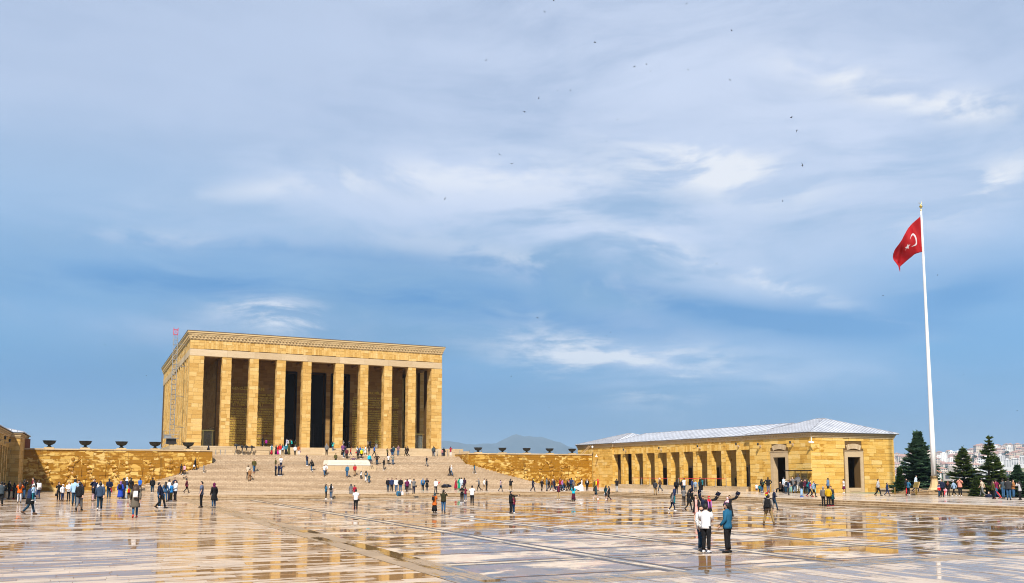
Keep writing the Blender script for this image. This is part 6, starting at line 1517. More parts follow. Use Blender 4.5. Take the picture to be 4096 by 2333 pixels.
73.17,53.00,-3.32,1.70,234,45,s,l.darknavy,t.black,k.black,black|man in navy jacket coming up below the terrace edge
68.83,49.43,-2.20,1.54,114,73,s,l.olive,t.black,L.brown,black|long haired woman in olive bomber with red umbrella
70.49,50.28,-2.20,1.69,355,79,w,t.burgundy,t.denim,k.black,crimson|man in burgundy tee and jeans beside the umbrella woman
71.27,50.24,-2.20,1.71,5,80,p,t.slate,t.denim,k.black,black|man in slate tee and jeans looking at phone by trees
67.68,47.25,-2.20,1.81,60,89,p,l.charcoal,t.denim,k.black,black|broad man in dark grey shirt and jeans seen from behind
73.23,50.67,-2.20,1.62,175,74,p,l.tanleather,t.denim,k.brown,black|woman in tan leather jacket showing something at right edge
68.50,46.85,-2.20,1.52,356,75,c,l.lightgrey,t.black,L.black,black|woman in pale grey top and black trousers at right edge
71.56,56.18,-2.20,0.87,227,38,x,l.pink,t.white,U.brown,white|toddler in pink near flagpole holding striped umbrella
-2.63,53.65,-1.47,0.83,297,62,x,l.lightblue,t.teal,k.brown,white|toddler in light blue shirt carried by the navy jacket man
48.52,94.74,-1.25,0.61,307,20,x,l.yellow,t.black,k.black,white|small child in yellow and black carried by the suited man
62.66,66.74,-1.46,0.49,343,20,x,l.paleblue,t.white,k.brown,white|infant in pale blue held by the navy tee man
60.54,61.86,-1.48,0.51,104,22,x,l.hotpink,t.palepink,k.black,pink|baby in hot pink carried by the woman with crimson shoes
"""
# ------------------------------------------------------------------ people
CLR = dict(black=(.012, .012, .014), charcoal=(.035, .036, .04), slate=(.05, .07, .085), grey=(.16, .16, .165), lightgrey=(.42, .42, .44), white=(.78, .77, .78), tan=(.40, .26, .14), khaki=(.30, .20, .09), sand=(.46, .33, .17), camel=(.28, .14, .055), beige=(.52, .44, .34), brown=(.10, .055, .03), darkbrown=(.045, .028, .02), greybrown=(.10, .085, .07),
 navy=(.02, .035, .10), darknavy=(.012, .017, .045), royal=(.02, .06, .42), blue=(.02, .12, .50), azure=(.02, .20, .52), lightblue=(.34, .52, .74), paleblue=(.55, .66, .80), skyblue=(.28, .52, .72), bluegrey=(.035, .06, .11), greyblue=(.11, .13, .20), steel=(.12, .16, .20), steelblue=(.10, .18, .32), petrol=(.015, .105, .20), denim=(.035, .10, .21), denimblue=(.03, .13, .24), darkdenim=(.015, .045, .085), paledenim=(.25, .36, .50), teal=(.01, .15, .20), darkteal=(.01, .06, .085), turquoise=(.02, .48, .48), cyan=(.01, .50, .68), emerald=(.01, .28, .16), mint=(.3, .55, .45),
 olive=(.085, .075, .02), darkolive=(.035, .032, .012), olivegrey=(.13, .11, .085), greygreen=(.2, .22, .18), darkgreen=(.03, .05, .03), red=(.40, .02, .025), scarlet=(.62, .015, .02), crimson=(.33, .01, .03), maroon=(.14, .015, .03), burgundy=(.17, .012, .05), plum=(.12, .01, .06), darkplum=(.035, .012, .03), leather=(.13, .025, .035), leatherbrown=(.16, .06, .025), tanleather=(.32, .14, .05), rust=(.38, .11, .025), orange=(.75, .13, .01), burntorange=(.52, .12, .015), mustard=(.55, .33, .01), yellow=(.80, .62, .01), pink=(.66, .34, .40), blush=(.80, .36, .33), palepink=(.78, .52, .54), salmon=(.72, .30, .22), coral=(.75, .10, .10), hotpink=(.75, .05, .22), fuchsia=(.6, .01, .25), magenta=(.32, .02, .22), purple=(.16, .055, .18), mauve=(.14, .085, .12), orchid=(.42, .16, .42), lilac=(.45, .34, .42), lavender=(.40, .40, .55), violet=(.25, .12, .35), taupe=(.16, .125, .11), pinkbrown=(.5, .2, .2), blond=(.45, .30, .13), auburn=(.16, .045, .02), tweed=(.16, .14, .125), skin=(.5, .3, .2), teal2=(.1, .3, .3))
CLR = {k: tuple(x*.8 for x in v) for k, v in CLR.items()}
def fabric(c):
    k = 'cloth_'+c
    if k in MATS: return MATS[k]
    m, t, b = newmat(k); ob = t.node('ShaderNodeTexCoord').outputs['Object']; s = t.sep(ob)
    def two(a, bb, f): return t.mix(f, CLR[a], CLR[bb])
    def zband(lst):
        return t.ramp(t.m('DIVIDE', s[2], 1.7), [(p, CLR[n]) for p, n in lst], 'CONSTANT')
    n = t.noise(ob, 5., 4, .55)
    if c == 'stripe': col = two('navy', 'white', t.m('GREATER_THAN', t.m('SINE', t.m('MULTIPLY', t.m('ADD', s[0], t.m('MULTIPLY', s[1], .6)), 72.)), 0.))
    elif c in ('dots', 'print', 'floral', 'camo', 'pattern'):
        v = t.node('ShaderNodeTexVoronoi', {'Vector': ob, 'Scale': {'dots': 28., 'print': 30., 'floral': 14., 'camo': 9., 'pattern': 18.}[c]}); f = t.m('LESS_THAN', v.outputs['Distance'], {'dots': .22, 'print': .36, 'floral': .33, 'camo': .45, 'pattern': .3}[c])
        a, bb = {'dots': ('white', 'greyblue'), 'print': ('white', 'charcoal'), 'floral': ('darkplum', 'crimson'), 'camo': ('black', 'olive'), 'pattern': ('palepink', 'greyblue')}[c]; col = two(a, bb, f)
    elif c in ('checks', 'redplaid', 'greycheck'):
        f = t.m('MULTIPLY', t.m('ADD', t.m('GREATER_THAN', t.m('SINE', t.m('MULTIPLY', t.m('ADD', s[0], s[1]), 90.)), 0.), t.m('GREATER_THAN', t.m('SINE', t.m('MULTIPLY', s[2], 90.)), 0.)), .5)
        a, bb = {'checks': ('darknavy', 'beige'), 'redplaid': ('darknavy', 'crimson'), 'greycheck': ('charcoal', 'lightgrey')}[c]; col = two(a, bb, f)
    elif c == 'navystripe': col = two('darknavy', 'pink', t.m('GREATER_THAN', t.m('SINE', t.m('MULTIPLY', s[2], 75.)), .72))
    elif c == 'palestripe': col = two('white', 'lightblue', .35)
    elif c == 'tricolor': col = zband([(0, 'scarlet'), (.70, 'white'), (.745, 'navy')])
    elif c == 'navywhite': col = zband([(0, 'navy'), (.76, 'white')])
    elif c == 'maroonnavy': col = two('darknavy', 'maroon', t.m('MULTIPLY', t.m('LESS_THAN', t.m('ABSOLUTE', s[0]), .095), t.m('GREATER_THAN', s[1], 0.)))
    elif c == 'suit': col = two('black', 'white', t.m('MULTIPLY', t.m('MULTIPLY', t.m('LESS_THAN', t.m('ABSOLUTE', s[0]), .05), t.m('GREATER_THAN', s[1], 0.)), t.m('GREATER_THAN', s[2], 1.14)))
    elif c == 'redflag': col = two('yellow', 'scarlet', t.m('LESS_THAN', t.m('ABSOLUTE', s[0]), .15))
    elif c == 'redyellow': col = zband([(0, 'yellow'), (.66, 'red')])
    elif c == 'redblue': col = two('red', 'denimblue', t.m('GREATER_THAN', s[0], .02))
    elif c == 'blackshawl': col = zband([(0, 'black'), (.72, 'charcoal')])
    else: col = CLR.get(c, CLR['grey'])
    k2 = t.m('ADD', .72, t.m('MULTIPLY', n, .56))
    t.set(b.inputs['Base Color'], t.mix(1., col, t.xyz(k2, k2, k2), 'MULTIPLY')); b.inputs['Roughness'].default_value = .85; b.inputs['Specular IOR Level'].default_value = .15
    bump(t, b, t.noise(t.vm('MULTIPLY', ob, (1, 1, .6)), 9., 3, .6, .6), .5, .03)
    MATS[k] = m; return m
skins = [plain('skin_%d' % i, c, .55, 0, .06, 12., .3) for i, c in enumerate(((.50, .29, .20), (.56, .34, .24), (.42, .24, .16), (.60, .38, .28)))]
def haircol(n): return plain('hair_'+n, {'black': (.010, .008, .008), 'brown': (.045, .024, .014), 'maroon': (.07, .02, .015), 'grey': (.22, .21, .20), 'white': (.6, .6, .6), 'blond': (.36, .24, .11), 'auburn': (.12, .03, .012), 'navy': (.02, .03, .08), 'skin': (.3, .2, .15)}.get(n, CLR.get(n, (.02, .015, .012))), .6, 0, .25, 20., .3)

def arms_of(p):
    E = {-1: ((.235, -.03, 1.12), (.24, .06, .88)), 1: ((.235, -.03, 1.12), (.24, .06, .88))}
    def both(e, w_): E[-1] = (e, w_); E[1] = (e, w_)
    if 'p' in p: both((.23, .02, 1.13), (.07, .25, 1.15))
    if 'x' in p: both((.25, .04, 1.13), (.04, .20, 1.03))
    if 'h' in p: both((.40, -.07, 1.15), (.20, .04, 1.0))
    if 'c' in p: both((.24, .18, 1.27), (.07, .22, 1.50))
    if 'b' in p: both((.25, -.11, 1.13), (.06, -.17, .96))
    if 'o' in p: both((.46, -.10, 1.28), (.30, -.16, 1.36))
    if 'e' in p: both((.25, -.02, 1.13), (.22, .20, 1.0)); E[-1] = ((.24, -.03, 1.12), (.27, .14, .93))
    if 'f' in p: E[1] = ((.22, .14, 1.22), (.06, .15, 1.50))
    if 'd' in p: E[-1] = ((.25, .06, 1.12), (.10, .28, 1.08)); E[1] = ((.25, .05, 1.12), (.02, .30, 1.02))
    if 'a' in p or 'A' in p: E[1] = ((.21, .24, 1.33), (.19, .50, 1.36))
    if p == 'A': E[-1] = ((.25, .06, 1.12), (.10, .18, .98))
    if p == 'r' or p == 'wr': E[1] = ((.27, .03, 1.60), (.30, .10, 1.86))
    if p == 'r2': E[-1] = ((.42, .08, 1.46), (.56, .14, 1.68))
    if 'w' in p and not any(q in p for q in 'pchbdafr'): E[1] = ((.23, -.13, 1.14), (.22, -.16, .90)); E[-1] = ((.23, .08, 1.13), (.21, .24, .93))
    return E
def legs_of(p):
    L = {s: ((.085, .02, .48), (.095, -.01, .09)) for s in (-1, 1)}
    if 'w' in p: L = {1: ((.08, .16, .50), (.08, .25, .09)), -1: ((.08, -.02, .47), (.08, -.30, .15))}
    if 'W' in p: L = {s: ((.20, .02, .47), (.28, -.02, .09)) for s in (-1, 1)}
    if 'S' in p: L = {s: ((.12, .42, .86), (.13, .46, .44)) for s in (-1, 1)}
    if 'K' in p: L = {s: ((.14, .34, .52), (.12, .05, .09)) for s in (-1, 1)}
    return L
def sphere_shell(mb, c, r, keep, seg=16, rings=12):
    vs, fs, idx = [], [], {}
    for i in range(rings+1):
        th = math.pi*i/rings
        for k in range(seg):
            a = 2*math.pi*k/seg; vs.append((math.sin(th)*math.cos(a), math.sin(th)*math.sin(a), math.cos(th)))
    for i in range(rings):
        for k in range(seg):
            k2 = (k+1) % seg; q = (i*seg+k, (i+1)*seg+k, (i+1)*seg+k2, i*seg+k2)
            if sum(1 for j in q if keep(*vs[j])) >= 3: fs.append(q)
    mb.add([(c[0]+v[0]*r[0], c[1]+v[1]*r[1], c[2]+v[2]*r[2]) for v in vs], fs)
def solid(o, t): md = o.modifiers.new('thickness', 'SOLIDIFY'); md.thickness = t; md.offset = 1
def person(row):
    a, label = row.split('|'); f = a.split(','); x, y, z, h, hd, hp = map(float, f[:6]); pose, top, bot, hair, shoe = f[6:11]
    rng = random.Random(label); near = hp > 85; seg = 14 if near else 10
    root = empty('person', (x, y, z), -R(hd), label, 'person', 'visitors and guards on the memorial grounds')
    kid = h < 1.28; s = h/1.7; root.scale = (s, s, s)
    fem = ('woman' in label or 'girl' in label or 'graduate' in label or 'bride' in label)
    tt, *tc = top.split('.'); bt, bc = bot.split('.'); ht, hc = hair.split('.')
    broad = 1.12 if ('broad' in label) else (.93 if fem else 1.03); broad *= rng.uniform(.96, 1.06)
    arms, legs = arms_of(pose), legs_of(pose)
    drop = {'S': .40, 'K': .42}.get(pose, 0.)
    if pose == 'S': drop = -.0
    M = Matrix.Identity(4)
    if pose == 'n': M = Matrix.Translation((0, 0, .9)) @ Matrix.Rotation(-R(58), 4, 'X') @ Matrix.Translation((0, 0, -.9))
    if 'l' in pose: M = Matrix.Translation((0, 0, .9)) @ Matrix.Rotation(R(14), 4, 'X') @ Matrix.Translation((0, 0, -.9))
    if 'w' in pose and 'l' not in pose: M = Matrix.Translation((0, 0, .9)) @ Matrix.Rotation(-R(4), 4, 'X') @ Matrix.Translation((0, 0, -.9))
    off = Vector((0, 0, 0))
    if pose == 'S': off = Vector((0, 0, -.88+.02))     # root at the seat
    if pose == 'S' and z < -1.9: off = Vector((0, 0, -.46))
    if pose == 'K': off = Vector((0, 0, -.44))
    def T(p, upper=True):
        v = Vector(p)
        if upper: v = M @ v
        return v+off
    lo = (lambda p: Vector(p)) if pose == 'K' else (lambda p: Vector(p)+off)
    hipz = .90
    hs = 1.22 if kid else 1.0
    hc_ = T((0, .02, 1.70-.125*hs)); HR = (.078*hs, .095*hs, .115*hs)
    # body: one continuous skinned figure
    V = []; Ed = []; Rr = []
    def vtx(p, r, par=None):
        V.append(tuple(p)); Rr.append(r if isinstance(r, tuple) else (r, r))
        if par is not None: Ed.append((par, len(V)-1))
        return len(V)-1
    pel = vtx(T((0, 0, .93)), (.11*broad, .085)); sp_ = vtx(T((0, .0, 1.12)), (.10*broad, .08), pel); ch = vtx(T((0, 0, 1.33)), (.11*broad, .085), sp_)
    nk = vtx(T((0, .0, 1.455)), .048, ch); hb = vtx(hc_+Vector((0, .012, -.07*hs)), (.055*hs, .065*hs), nk); hm_ = vtx(hc_+Vector((0, .0, .0)), (.073*hs, .088*hs), hb); vtx(hc_+Vector((0, -.008, .065*hs)), (.06*hs, .07*hs), hm_)
    if near:
        vtx(hc_+Vector((0, .112*hs, -.018)), (.011, .016), hm_)
        for sd in (-1, 1): vtx(hc_+Vector((sd*.084*hs, -.01, -.01)), (.010, .022), hm_)
    J = {}
    for sd in (-1, 1):
        S_p = T((sd*.165*broad, -.005, 1.395)); e, w_ = arms[sd]; E_p = T((sd*e[0]*max(1, broad*.98), e[1], e[2])); W_p = T((sd*w_[0], w_[1], w_[2]))
        hd_ = (W_p-E_p).normalized(); Hn = W_p+hd_*.075
        i1 = vtx(S_p, .045, ch); i2 = vtx(E_p, .036, i1); i3 = vtx(W_p, .026, i2); i4 = vtx(Hn, (.036, .018), i3)
        if near:
            u_ = hd_.cross(Vector((0, 1, .2))); u_ = u_.normalized() if u_.length > .1 else Vector((1, 0, 0)); cn = hd_.cross(u_).normalized()
            for q, ln in ((-.027, .055), (-.009, .07), (.009, .066), (.027, .05)):
                b1 = vtx(Hn+u_*q+hd_*.03, .009, i4); b2 = vtx(Hn+u_*q+hd_*(.03+ln*.6)+cn*.008, .008, b1); vtx(Hn+u_*q*.9+hd_*(.03+ln*.9)+cn*.03, .007, b2)
            b1 = vtx(W_p+hd_*.045+u_*.03, .010, i4); vtx(W_p+hd_*.085+u_*.055+cn*.02, .008, b1)
        J[sd] = (S_p, E_p, W_p, Hn)
        k_, an = legs[sd]; H_p = lo((sd*.09, 0, hipz-.02)) if pose != 'K' else Vector((sd*.09, 0, .48)); K_p = lo((sd*k_[0], k_[1], k_[2])); A_p = lo((sd*an[0], an[1], an[2]))
        j1 = vtx(H_p, .075, pel); j2 = vtx(K_p, .05, j1); j3 = vtx(A_p, .033, j2); vtx(A_p+Vector((0, .13, -.055)), (.03, .022), j3)
        J[sd] += (H_p, K_p, A_p)
    me = bpy.data.meshes.new('body'); me.from_pydata(V, Ed, []); me.materials.append(skins[rng.randrange(4)])
    body = link('body', me, root)
    md = body.modifiers.new('skin', 'SKIN'); md.use_smooth_shade = True
    sv = me.skin_vertices[0].data if me.skin_vertices else None
    if sv is None:
        bm = bmesh.new(); bm.from_mesh(me); bm.verts.layers.skin.verify(); bm.to_mesh(me); bm.free(); sv = me.skin_vertices[0].data
    for i, r_ in enumerate(Rr): sv[i].radius = r_; sv[i].use_root = (i == 0)
    sd_ = body.modifiers.new('sub', 'SUBSURF'); sd_.levels = 1; sd_.render_levels = 2 if near else 1
    # top garment
    col0 = tc[0]
    hem = {'t': .84, 'l': .82, 'v': .84, 'c': .52, 'g': .14, 'D': .02, 'N': .55}.get(tt, .84)
    if tt == 'c' and ('tunic' in label): hem = .62
    thick = 1.10 if tt in 'lcg' else 1.0
    mb = MB(); bx_, by_ = .165*broad*thick, .118*thick
    if fem: chest = (.172*broad*thick, .128*thick); waist = (.142*broad*thick, .105*thick)
    else: chest = (.188*broad*thick, .125*thick); waist = (.165*broad*thick, .115*thick)
    pts = []; rad = []
    if hem < .8 and pose != 'K':
        fl = {'c': 1.25, 'g': 1.55, 'N': 1.35, 'D': 1.}.get(tt, 1.2)
        if tt == 'D':
            for zz, rx, ry, yo in ((.02, .80, .95, -.42), (.06, .78, .92, -.40), (.3, .55, .62, -.22), (.6, .34, .36, -.08), (.85, .20, .18, -.01)): pts.append(T((0, yo, zz), False)); rad.append((rx, ry))
        else:
            n_ = 4
            for i in range(n_):
                zz = hem+(.84-hem)*i/n_; k = fl-(fl-1)*i/n_; pts.append(T((0, -.01, zz), False)); rad.append((bx_*1.08*k*(1+.02*(i % 2)), by_*1.25*k))
    else:
        pts.append(T((0, 0, hem-.005), False)); rad.append((bx_*1.08, by_*1.15))
    if pose == 'K': pts = [Vector((0, .02, .04)), Vector((0, .05, .3)), Vector((0, 0, .46))]; rad = [(.30, .36), (.28, .34), (.2, .2)]
    for zz, r_ in ((.90, (bx_*1.06, by_*1.12)), (1.04, waist), (1.16, (waist[0]*1.06, waist[1]*1.06)), (1.28, chest), (1.37, (chest[0]*.97, chest[1]*.92)), (1.425, (.115*broad, .082)), (1.465, (.062, .062))): pts.append(T((0, 0, zz))); rad.append(r_)
    if tt in 'lcgN': pts.append(T((0, -.004, 1.495))); rad.append((.064, .064))
    mb.tube(pts, rad, seg+4)
    if tt not in ('D',) and not ('sleeveless' in label):
        for sd in (-1, 1):
            S_p, E_p, W_p, Hn = J[sd][:4]; so_ = S_p+Vector((0, 0, .0))
            inn = T((sd*.10*broad, 0, 1.37))
            r1 = .066*thick*(1.04 if not fem else .92); r2 = .054*thick; r3 = .042*thick
            if tt in 'gN': r2, r3 = .085, .12
            if tt in ('t', 'v'):
                Mid = S_p.lerp(E_p, .80); mb.tube([inn, S_p, Mid], [r1*.9, r1*1.05, r1*1.02], seg)
            else: mb.tube([inn, S_p, S_p.lerp(E_p, .5), E_p.lerp(S_p, .06), E_p.lerp(W_p, .5), W_p.lerp(E_p, .06)], [r1*.85, r1*1.02, (r1+r2)*.5, r2*1.06, (r2+r3)*.5, r3], seg)
    nm = {'t': 'shirt', 'v': 'waistcoat', 'l': 'jacket', 'c': 'coat', 'g': 'gown', 'D': 'gown', 'N': 'gown'}.get(tt, 'shirt')
    if tt == 'N':          # open gown: keep the back and sides, the dress shows in front
        g_ = mb; mb = MB(); mb.v = g_.v; 
        for fc in g_.f:
            c = sum((Vector(g_.v[i]) for i in fc), Vector())/len(fc)
            if not (abs(c.x) < .085 and c.y > .02): mb.f.append(fc); mb.mi.append(0); mb.tint.append(0)
        d_ = MB(); d_.tube([T((0, 0, zz)) for zz in (.90, 1.04, 1.28, 1.40)], [(bx_*.95, by_), (waist[0]*.9, waist[1]*.9), (chest[0]*.9, chest[1]*.9), (.1, .07)], seg); link('dress', d_.mesh('dress', fabric(tc[1]), True), root)
    o = link(nm, mb.mesh(nm, fabric(col0), True), root)
    # lower garment
    lm = MB(); cb = fabric(bc)
    if bt in 'tS' and not (tt in 'gD') and pose != 'K':
        lm.tube([lo((0, 0, zz)) for zz in (.84, .90, .97)], [(.150*broad, .108), (.158*broad, .112), (.150*broad, .105)], seg)
        for sd in (-1, 1):
            H_p, K_p, A_p = J[sd][4:]; wide = 1.0 if fem else 1.12
            e = A_p+(K_p-A_p).normalized()*.02
            if bt == 'S': e = H_p.lerp(K_p, .8); lm.tube([H_p+Vector((0, 0, .05)), H_p.lerp(K_p, .45), e], [.092*wide, .088*wide, .082*wide], seg)
            else: lm.tube([H_p+Vector((0, 0, .05)), H_p.lerp(K_p, .35), K_p+(H_p-K_p).normalized()*.05, K_p-(K_p-A_p).normalized()*.06, K_p.lerp(A_p, .6), e], [(.090*wide, .098), (.085*wide, .092), (.066*wide, .07), (.062*wide, .068), (.055*wide, .06), .05*wide], seg)
        link('trousers' if bt == 't' else 'shorts', lm.mesh('trousers', cb, True), root)
    elif bt in 'sm' and pose != 'K':
        e = .50 if bt == 's' else .12; k = 1.35 if bt == 's' else 1.5
        lm.tube([lo((0, -.01, e)), lo((0, -.01, e+(.9-e)*.35)), lo((0, 0, e+(.9-e)*.7)), lo((0, 0, .9)), lo((0, 0, .99))], [(.165*k, .15*k), (.165*(k*.7+.3), .14*(k*.7+.3)), (.17, .135), (.160*broad, .12), (.135*broad, .10)], seg+4)
        link('skirt', lm.mesh('skirt', cb, True), root)
    # shoes
    for sd in (-1, 1):
        A_p = J[sd][6]; mb = MB(); ty = -.5 if (A_p.z > .12 and pose not in 'SK') else 0.
        fw_ = Vector((sd*.12, 1, ty)).normalized(); b0 = A_p+Vector((0, 0, -.045))
        mb.tube([b0-fw_*.085, b0-fw_*.06+Vector((0, 0, .0)), b0+fw_*.03, b0+fw_*.12+Vector((0, 0, -.012)), b0+fw_*.175+Vector((0, 0, -.022))], [(.025, .025), (.042, .048), (.046, .05), (.048, .036), (.03, .018)], 10)
        link('shoe', mb.mesh('shoe', fabric(shoe), True), root)
    # head covering
    hk = haircol(hc) if ht[0] not in 'HCb' else fabric(hc)
    c = hc_
    def hp_(mb, nm, m, th=.008): o = link(nm, mb.mesh(nm, m, True), root); solid(o, th); return o
    if ht[0] in 'kLU' and ht != 'B':
        mb = MB(); vol = 1.0 if ht[0] == 'k' else 1.06
        sphere_shell(mb, c+Vector((0, -.008, .008)), (HR[0]*1.08*vol, HR[1]*1.06*vol, HR[2]*1.05*vol), lambda px, py, pz: pz > .60 or (py < .10 and pz > .05) or (py < -.25 and pz > -.6))
        if ht[0] == 'U': mb.ball(c+Vector((0, -.115, .02)), .045, 8, 6)
        hp_(mb, 'hair', hk)
    if ht[0] == 'L':
        mb = MB(); big_ = 1.5 if 'C' in ht else 1.0
        b1 = c+Vector((0, -.05, .03)); b2 = c+Vector((0, -.085*big_, -.08)); b3 = T((0, -.125*big_-.01, 1.36)); b4 = T((0, -.15, 1.22 if 'C' in ht else 1.15))
        mb.tube([b1, b2, b3, b4], [(.085*big_, .06*big_), (.100*big_, .065*big_), (.115*big_, .05*big_), (.05, .02)], 12); link('long_hair', mb.mesh('long_hair', hk, True), root)
    if 'B' in ht and ht != 'B':
        mb = MB(); sphere_shell(mb, c+Vector((0, .012, -.012)), (HR[0]*1.0, HR[1]*1.02, HR[2]*1.02), lambda px, py, pz: pz < -.38 and py > -.1 and pz > -.98, 16, 14); hp_(mb, 'beard', hk, .006)
    if ht[0] == 'H':
        mb = MB(); sphere_shell(mb, c+Vector((0, -.01, .005)), (HR[0]*1.18, HR[1]*1.14, HR[2]*1.12), lambda px, py, pz: not (py > .62 and abs(px) < .62 and -.75 < pz < .62))
        mb.tube([c+Vector((0, -.005, -.085)), T((0, .0, 1.46)), T((0, .01, 1.40)), T((0, .01, 1.30))], [(.075, .078), (.095, .09), (.155, .12), (.175*broad*thick, .138*thick)], 14); link('headscarf', mb.mesh('headscarf', hk, True), root)
    if ht[0] in 'Cb':
        mb = MB(); sphere_shell(mb, c+Vector((0, -.005, .01)), (HR[0]*1.12, HR[1]*1.1, HR[2]*1.1), lambda px, py, pz: pz > .28)
        if ht[0] == 'C': mb.tube([c+Vector((0, .06, .045)), c+Vector((0, .12, .04)), c+Vector((0, .165, .025))], [(.075, .008), (.07, .008), (.04, .006)], 10)
        hp_(mb, 'cap', hk); mb = MB(); sphere_shell(mb, c+Vector((0, -.008, .0)), (HR[0]*1.06, HR[1]*1.06, HR[2]*1.02), lambda px, py, pz: py < .1 and -.5 < pz < .5); hp_(mb, 'hair', haircol('black'))
    if near:
        mb = MB()
        for sd in (-1, 1): mb.ball(c+Vector((sd*.030*hs, .080*hs, .008)), (.012, .010, .008), 8, 5); mb.tube([c+Vector((sd*.016, .088*hs, .030)), c+Vector((sd*.034, .085*hs, .036)), c+Vector((sd*.05, .072*hs, .030))], [.004, .006, .003], 5)
        link('eyes', mb.mesh('eyes', haircol('black'), True), root)
        mb = MB(); mb.tube([c+Vector((-.024, .080*hs, -.058*hs)), c+Vector((0, .09*hs, -.056*hs)), c+Vector((.024, .080*hs, -.058*hs))], [.003, .007, .003], 5); link('mouth', mb.mesh('mouth', plain('lips', (.32, .12, .10), .5), True), root)
    return root, J, M
PEOPLE = {}
for row_ in PTXT.strip().split('\n'):
    PEOPLE[row_.split('|')[1]] = person(row_)

# ------------------------------------------------------------------ things people carry
def who(sub):
    for k, v in PEOPLE.items():
        if sub in k: return v
    raise KeyError(sub)
def bag_mesh(w_, d_, h_, mat, nm='bag', r=.04):
    bm = bmesh.new(); bmesh.ops.create_cube(bm, size=1.)
    for v in bm.verts: v.co = Vector((v.co.x*w_*(1 if v.co.z < 0 else .86), v.co.y*d_*(1 if v.co.z < 0 else .8), v.co.z*h_))
    bmesh.ops.bevel(bm, geom=bm.edges[:], offset=r, segments=2, profile=.6, affect='EDGES'); me = bpy.data.meshes.new(nm); bm.to_mesh(me); bm.free(); me.materials.append(mat)
    me.polygons.foreach_set('use_smooth', [True]*len(me.polygons)); return me
def locate(p, v):
    root = p[0]; M_ = Matrix.LocRotScale(root.location, root.rotation_euler, root.scale); return M_ @ Vector(v), root.rotation_euler.z, root.scale.x
def backpack(sub, c, label, s=1.):
    p = who(sub); L_, rz, k = locate(p, (0, -.225, 1.19)); r = empty('backpack', L_, rz, label, 'backpack'); r.scale = (k*s,)*3; m = fabric(c)
    link('pack', bag_mesh(.30, .16, .42, m), r); link('pocket', bag_mesh(.22, .06, .18, m), r, (0, -.09, -.09))
    for sd in (-1, 1): link('strap', MB().tube([(sd*.09, .07, .19), (sd*.11, .15, .25), (sd*.12, .25, .23), (sd*.13, .33, .05), (sd*.14, .22, -.16)], [.018]*5, 6).mesh('strap', m), r)
def handbag(sub, c, label, sd=1, size=(.30, .12, .22), at=None, drop=.24):
    p = who(sub); root, J, M_ = p; Hn = J[sd][3] if at is None else Vector(at); L_, rz, k = locate(p, tuple(Hn)); r = empty('handbag', L_, rz, label, 'bag'); r.scale = (k,)*3; m = fabric(c)
    link('bag', bag_mesh(size[1], size[0], size[2], m), r, (0, 0, -drop))
    link('handle', MB().tube([(0, -size[0]*.3, -drop+size[2]*.45), (0, -size[0]*.22, -.05), (0, 0, 0), (0, size[0]*.22, -.05), (0, size[0]*.3, -drop+size[2]*.45)], [.011]*5, 6).mesh('handle', m), r)
backpack('wearing a white backpack', 'white', 'white backpack on the long brown haired woman at left'); backpack('royal blue coat and violet', 'black', 'black backpack on the royal blue coat woman')
backpack('olive parka and coral', 'white', 'small white backpack on the curly haired woman in olive parka', .8); backpack('black backpack at doorway', 'black', 'black backpack on the olive parka woman at the doorway')
backpack('denim jacket and white trousers climbing', 'tan', 'tan backpack on the denim jacket woman climbing stairs', .8); backpack('bright blue jacket wearing', 'grey', 'grey backpack on the bright blue jacket')
backpack('burnt orange tunic', 'black', 'black backpack on the burnt orange tunic woman', .8); backpack('white tee and jeans with black backpack', 'black', 'black backpack on the white tee woman at plaza edge')
backpack('bare legged woman', 'darkbrown', 'dark backpack on the bare legged woman'); backpack('large black backpack on landing', 'black', 'large black backpack on the landing'); backpack('khaki trousers standing legs apart', 'black', 'big black backpack on the checked shirt man', 1.25)
backpack('dark green backpack before', 'darkgreen', 'dark green backpack on woman before the tower'); backpack('wearing a black backpack at tower', 'black', 'black backpack on the white tee woman at tower'); backpack('beige backpack', 'beige', 'beige backpack by the black stroller', .8)
handbag('red handbag near left', 'scarlet', 'red handbag of the black clad woman at far left', 1); handbag('carrying a toddler' if False else 'toddler on his arm', 'black', 'big black tote bag of the man carrying a toddler', 1, (.46, .16, .34), (.26, -.02, 1.05), .3)
handbag('black waistcoat over white', 'black', 'black handbag of the black waistcoat woman', 1); handbag('olive parka and coral', 'beige', 'cream cloth bag beside the olive parka woman', -1, (.30, .06, .42), (-.27, 0, 1.0), .2)
handbag('plum headscarf', 'grey', 'grey handbag of the plum headscarf woman', 1); handbag('maroon leather jacket striding', 'maroon', 'maroon handbag of the striding woman at stair foot', 1, (.26, .1, .2), (.22, .05, .95), .1)
handbag('white shopping bag', 'white', 'white shopping bag of the man in black on stairs', 1); handbag('with purple bag', 'purple', 'round purple bag of the rust jacket woman', 1, (.24, .12, .22)); handbag('grey headscarf and long crimson', 'black', 'black handbag of the crimson skirt woman', -1, (.24, .1, .22), (-.24, 0, .9), .1)
handbag('red bag on the terrace', 'scarlet', 'red bag of the white tee girl on terrace', -1); handbag('black shoulder bag on stairs', 'black', 'black shoulder bag of the long haired woman on stairs', 1, (.34, .12, .3), (.25, -.08, 1.1), .2); handbag('black shoulder bag at stair foot', 'black', 'black shoulder bag of the grey tee photographer', 1, (.28, .12, .24), (.27, -.03, .95), .1)
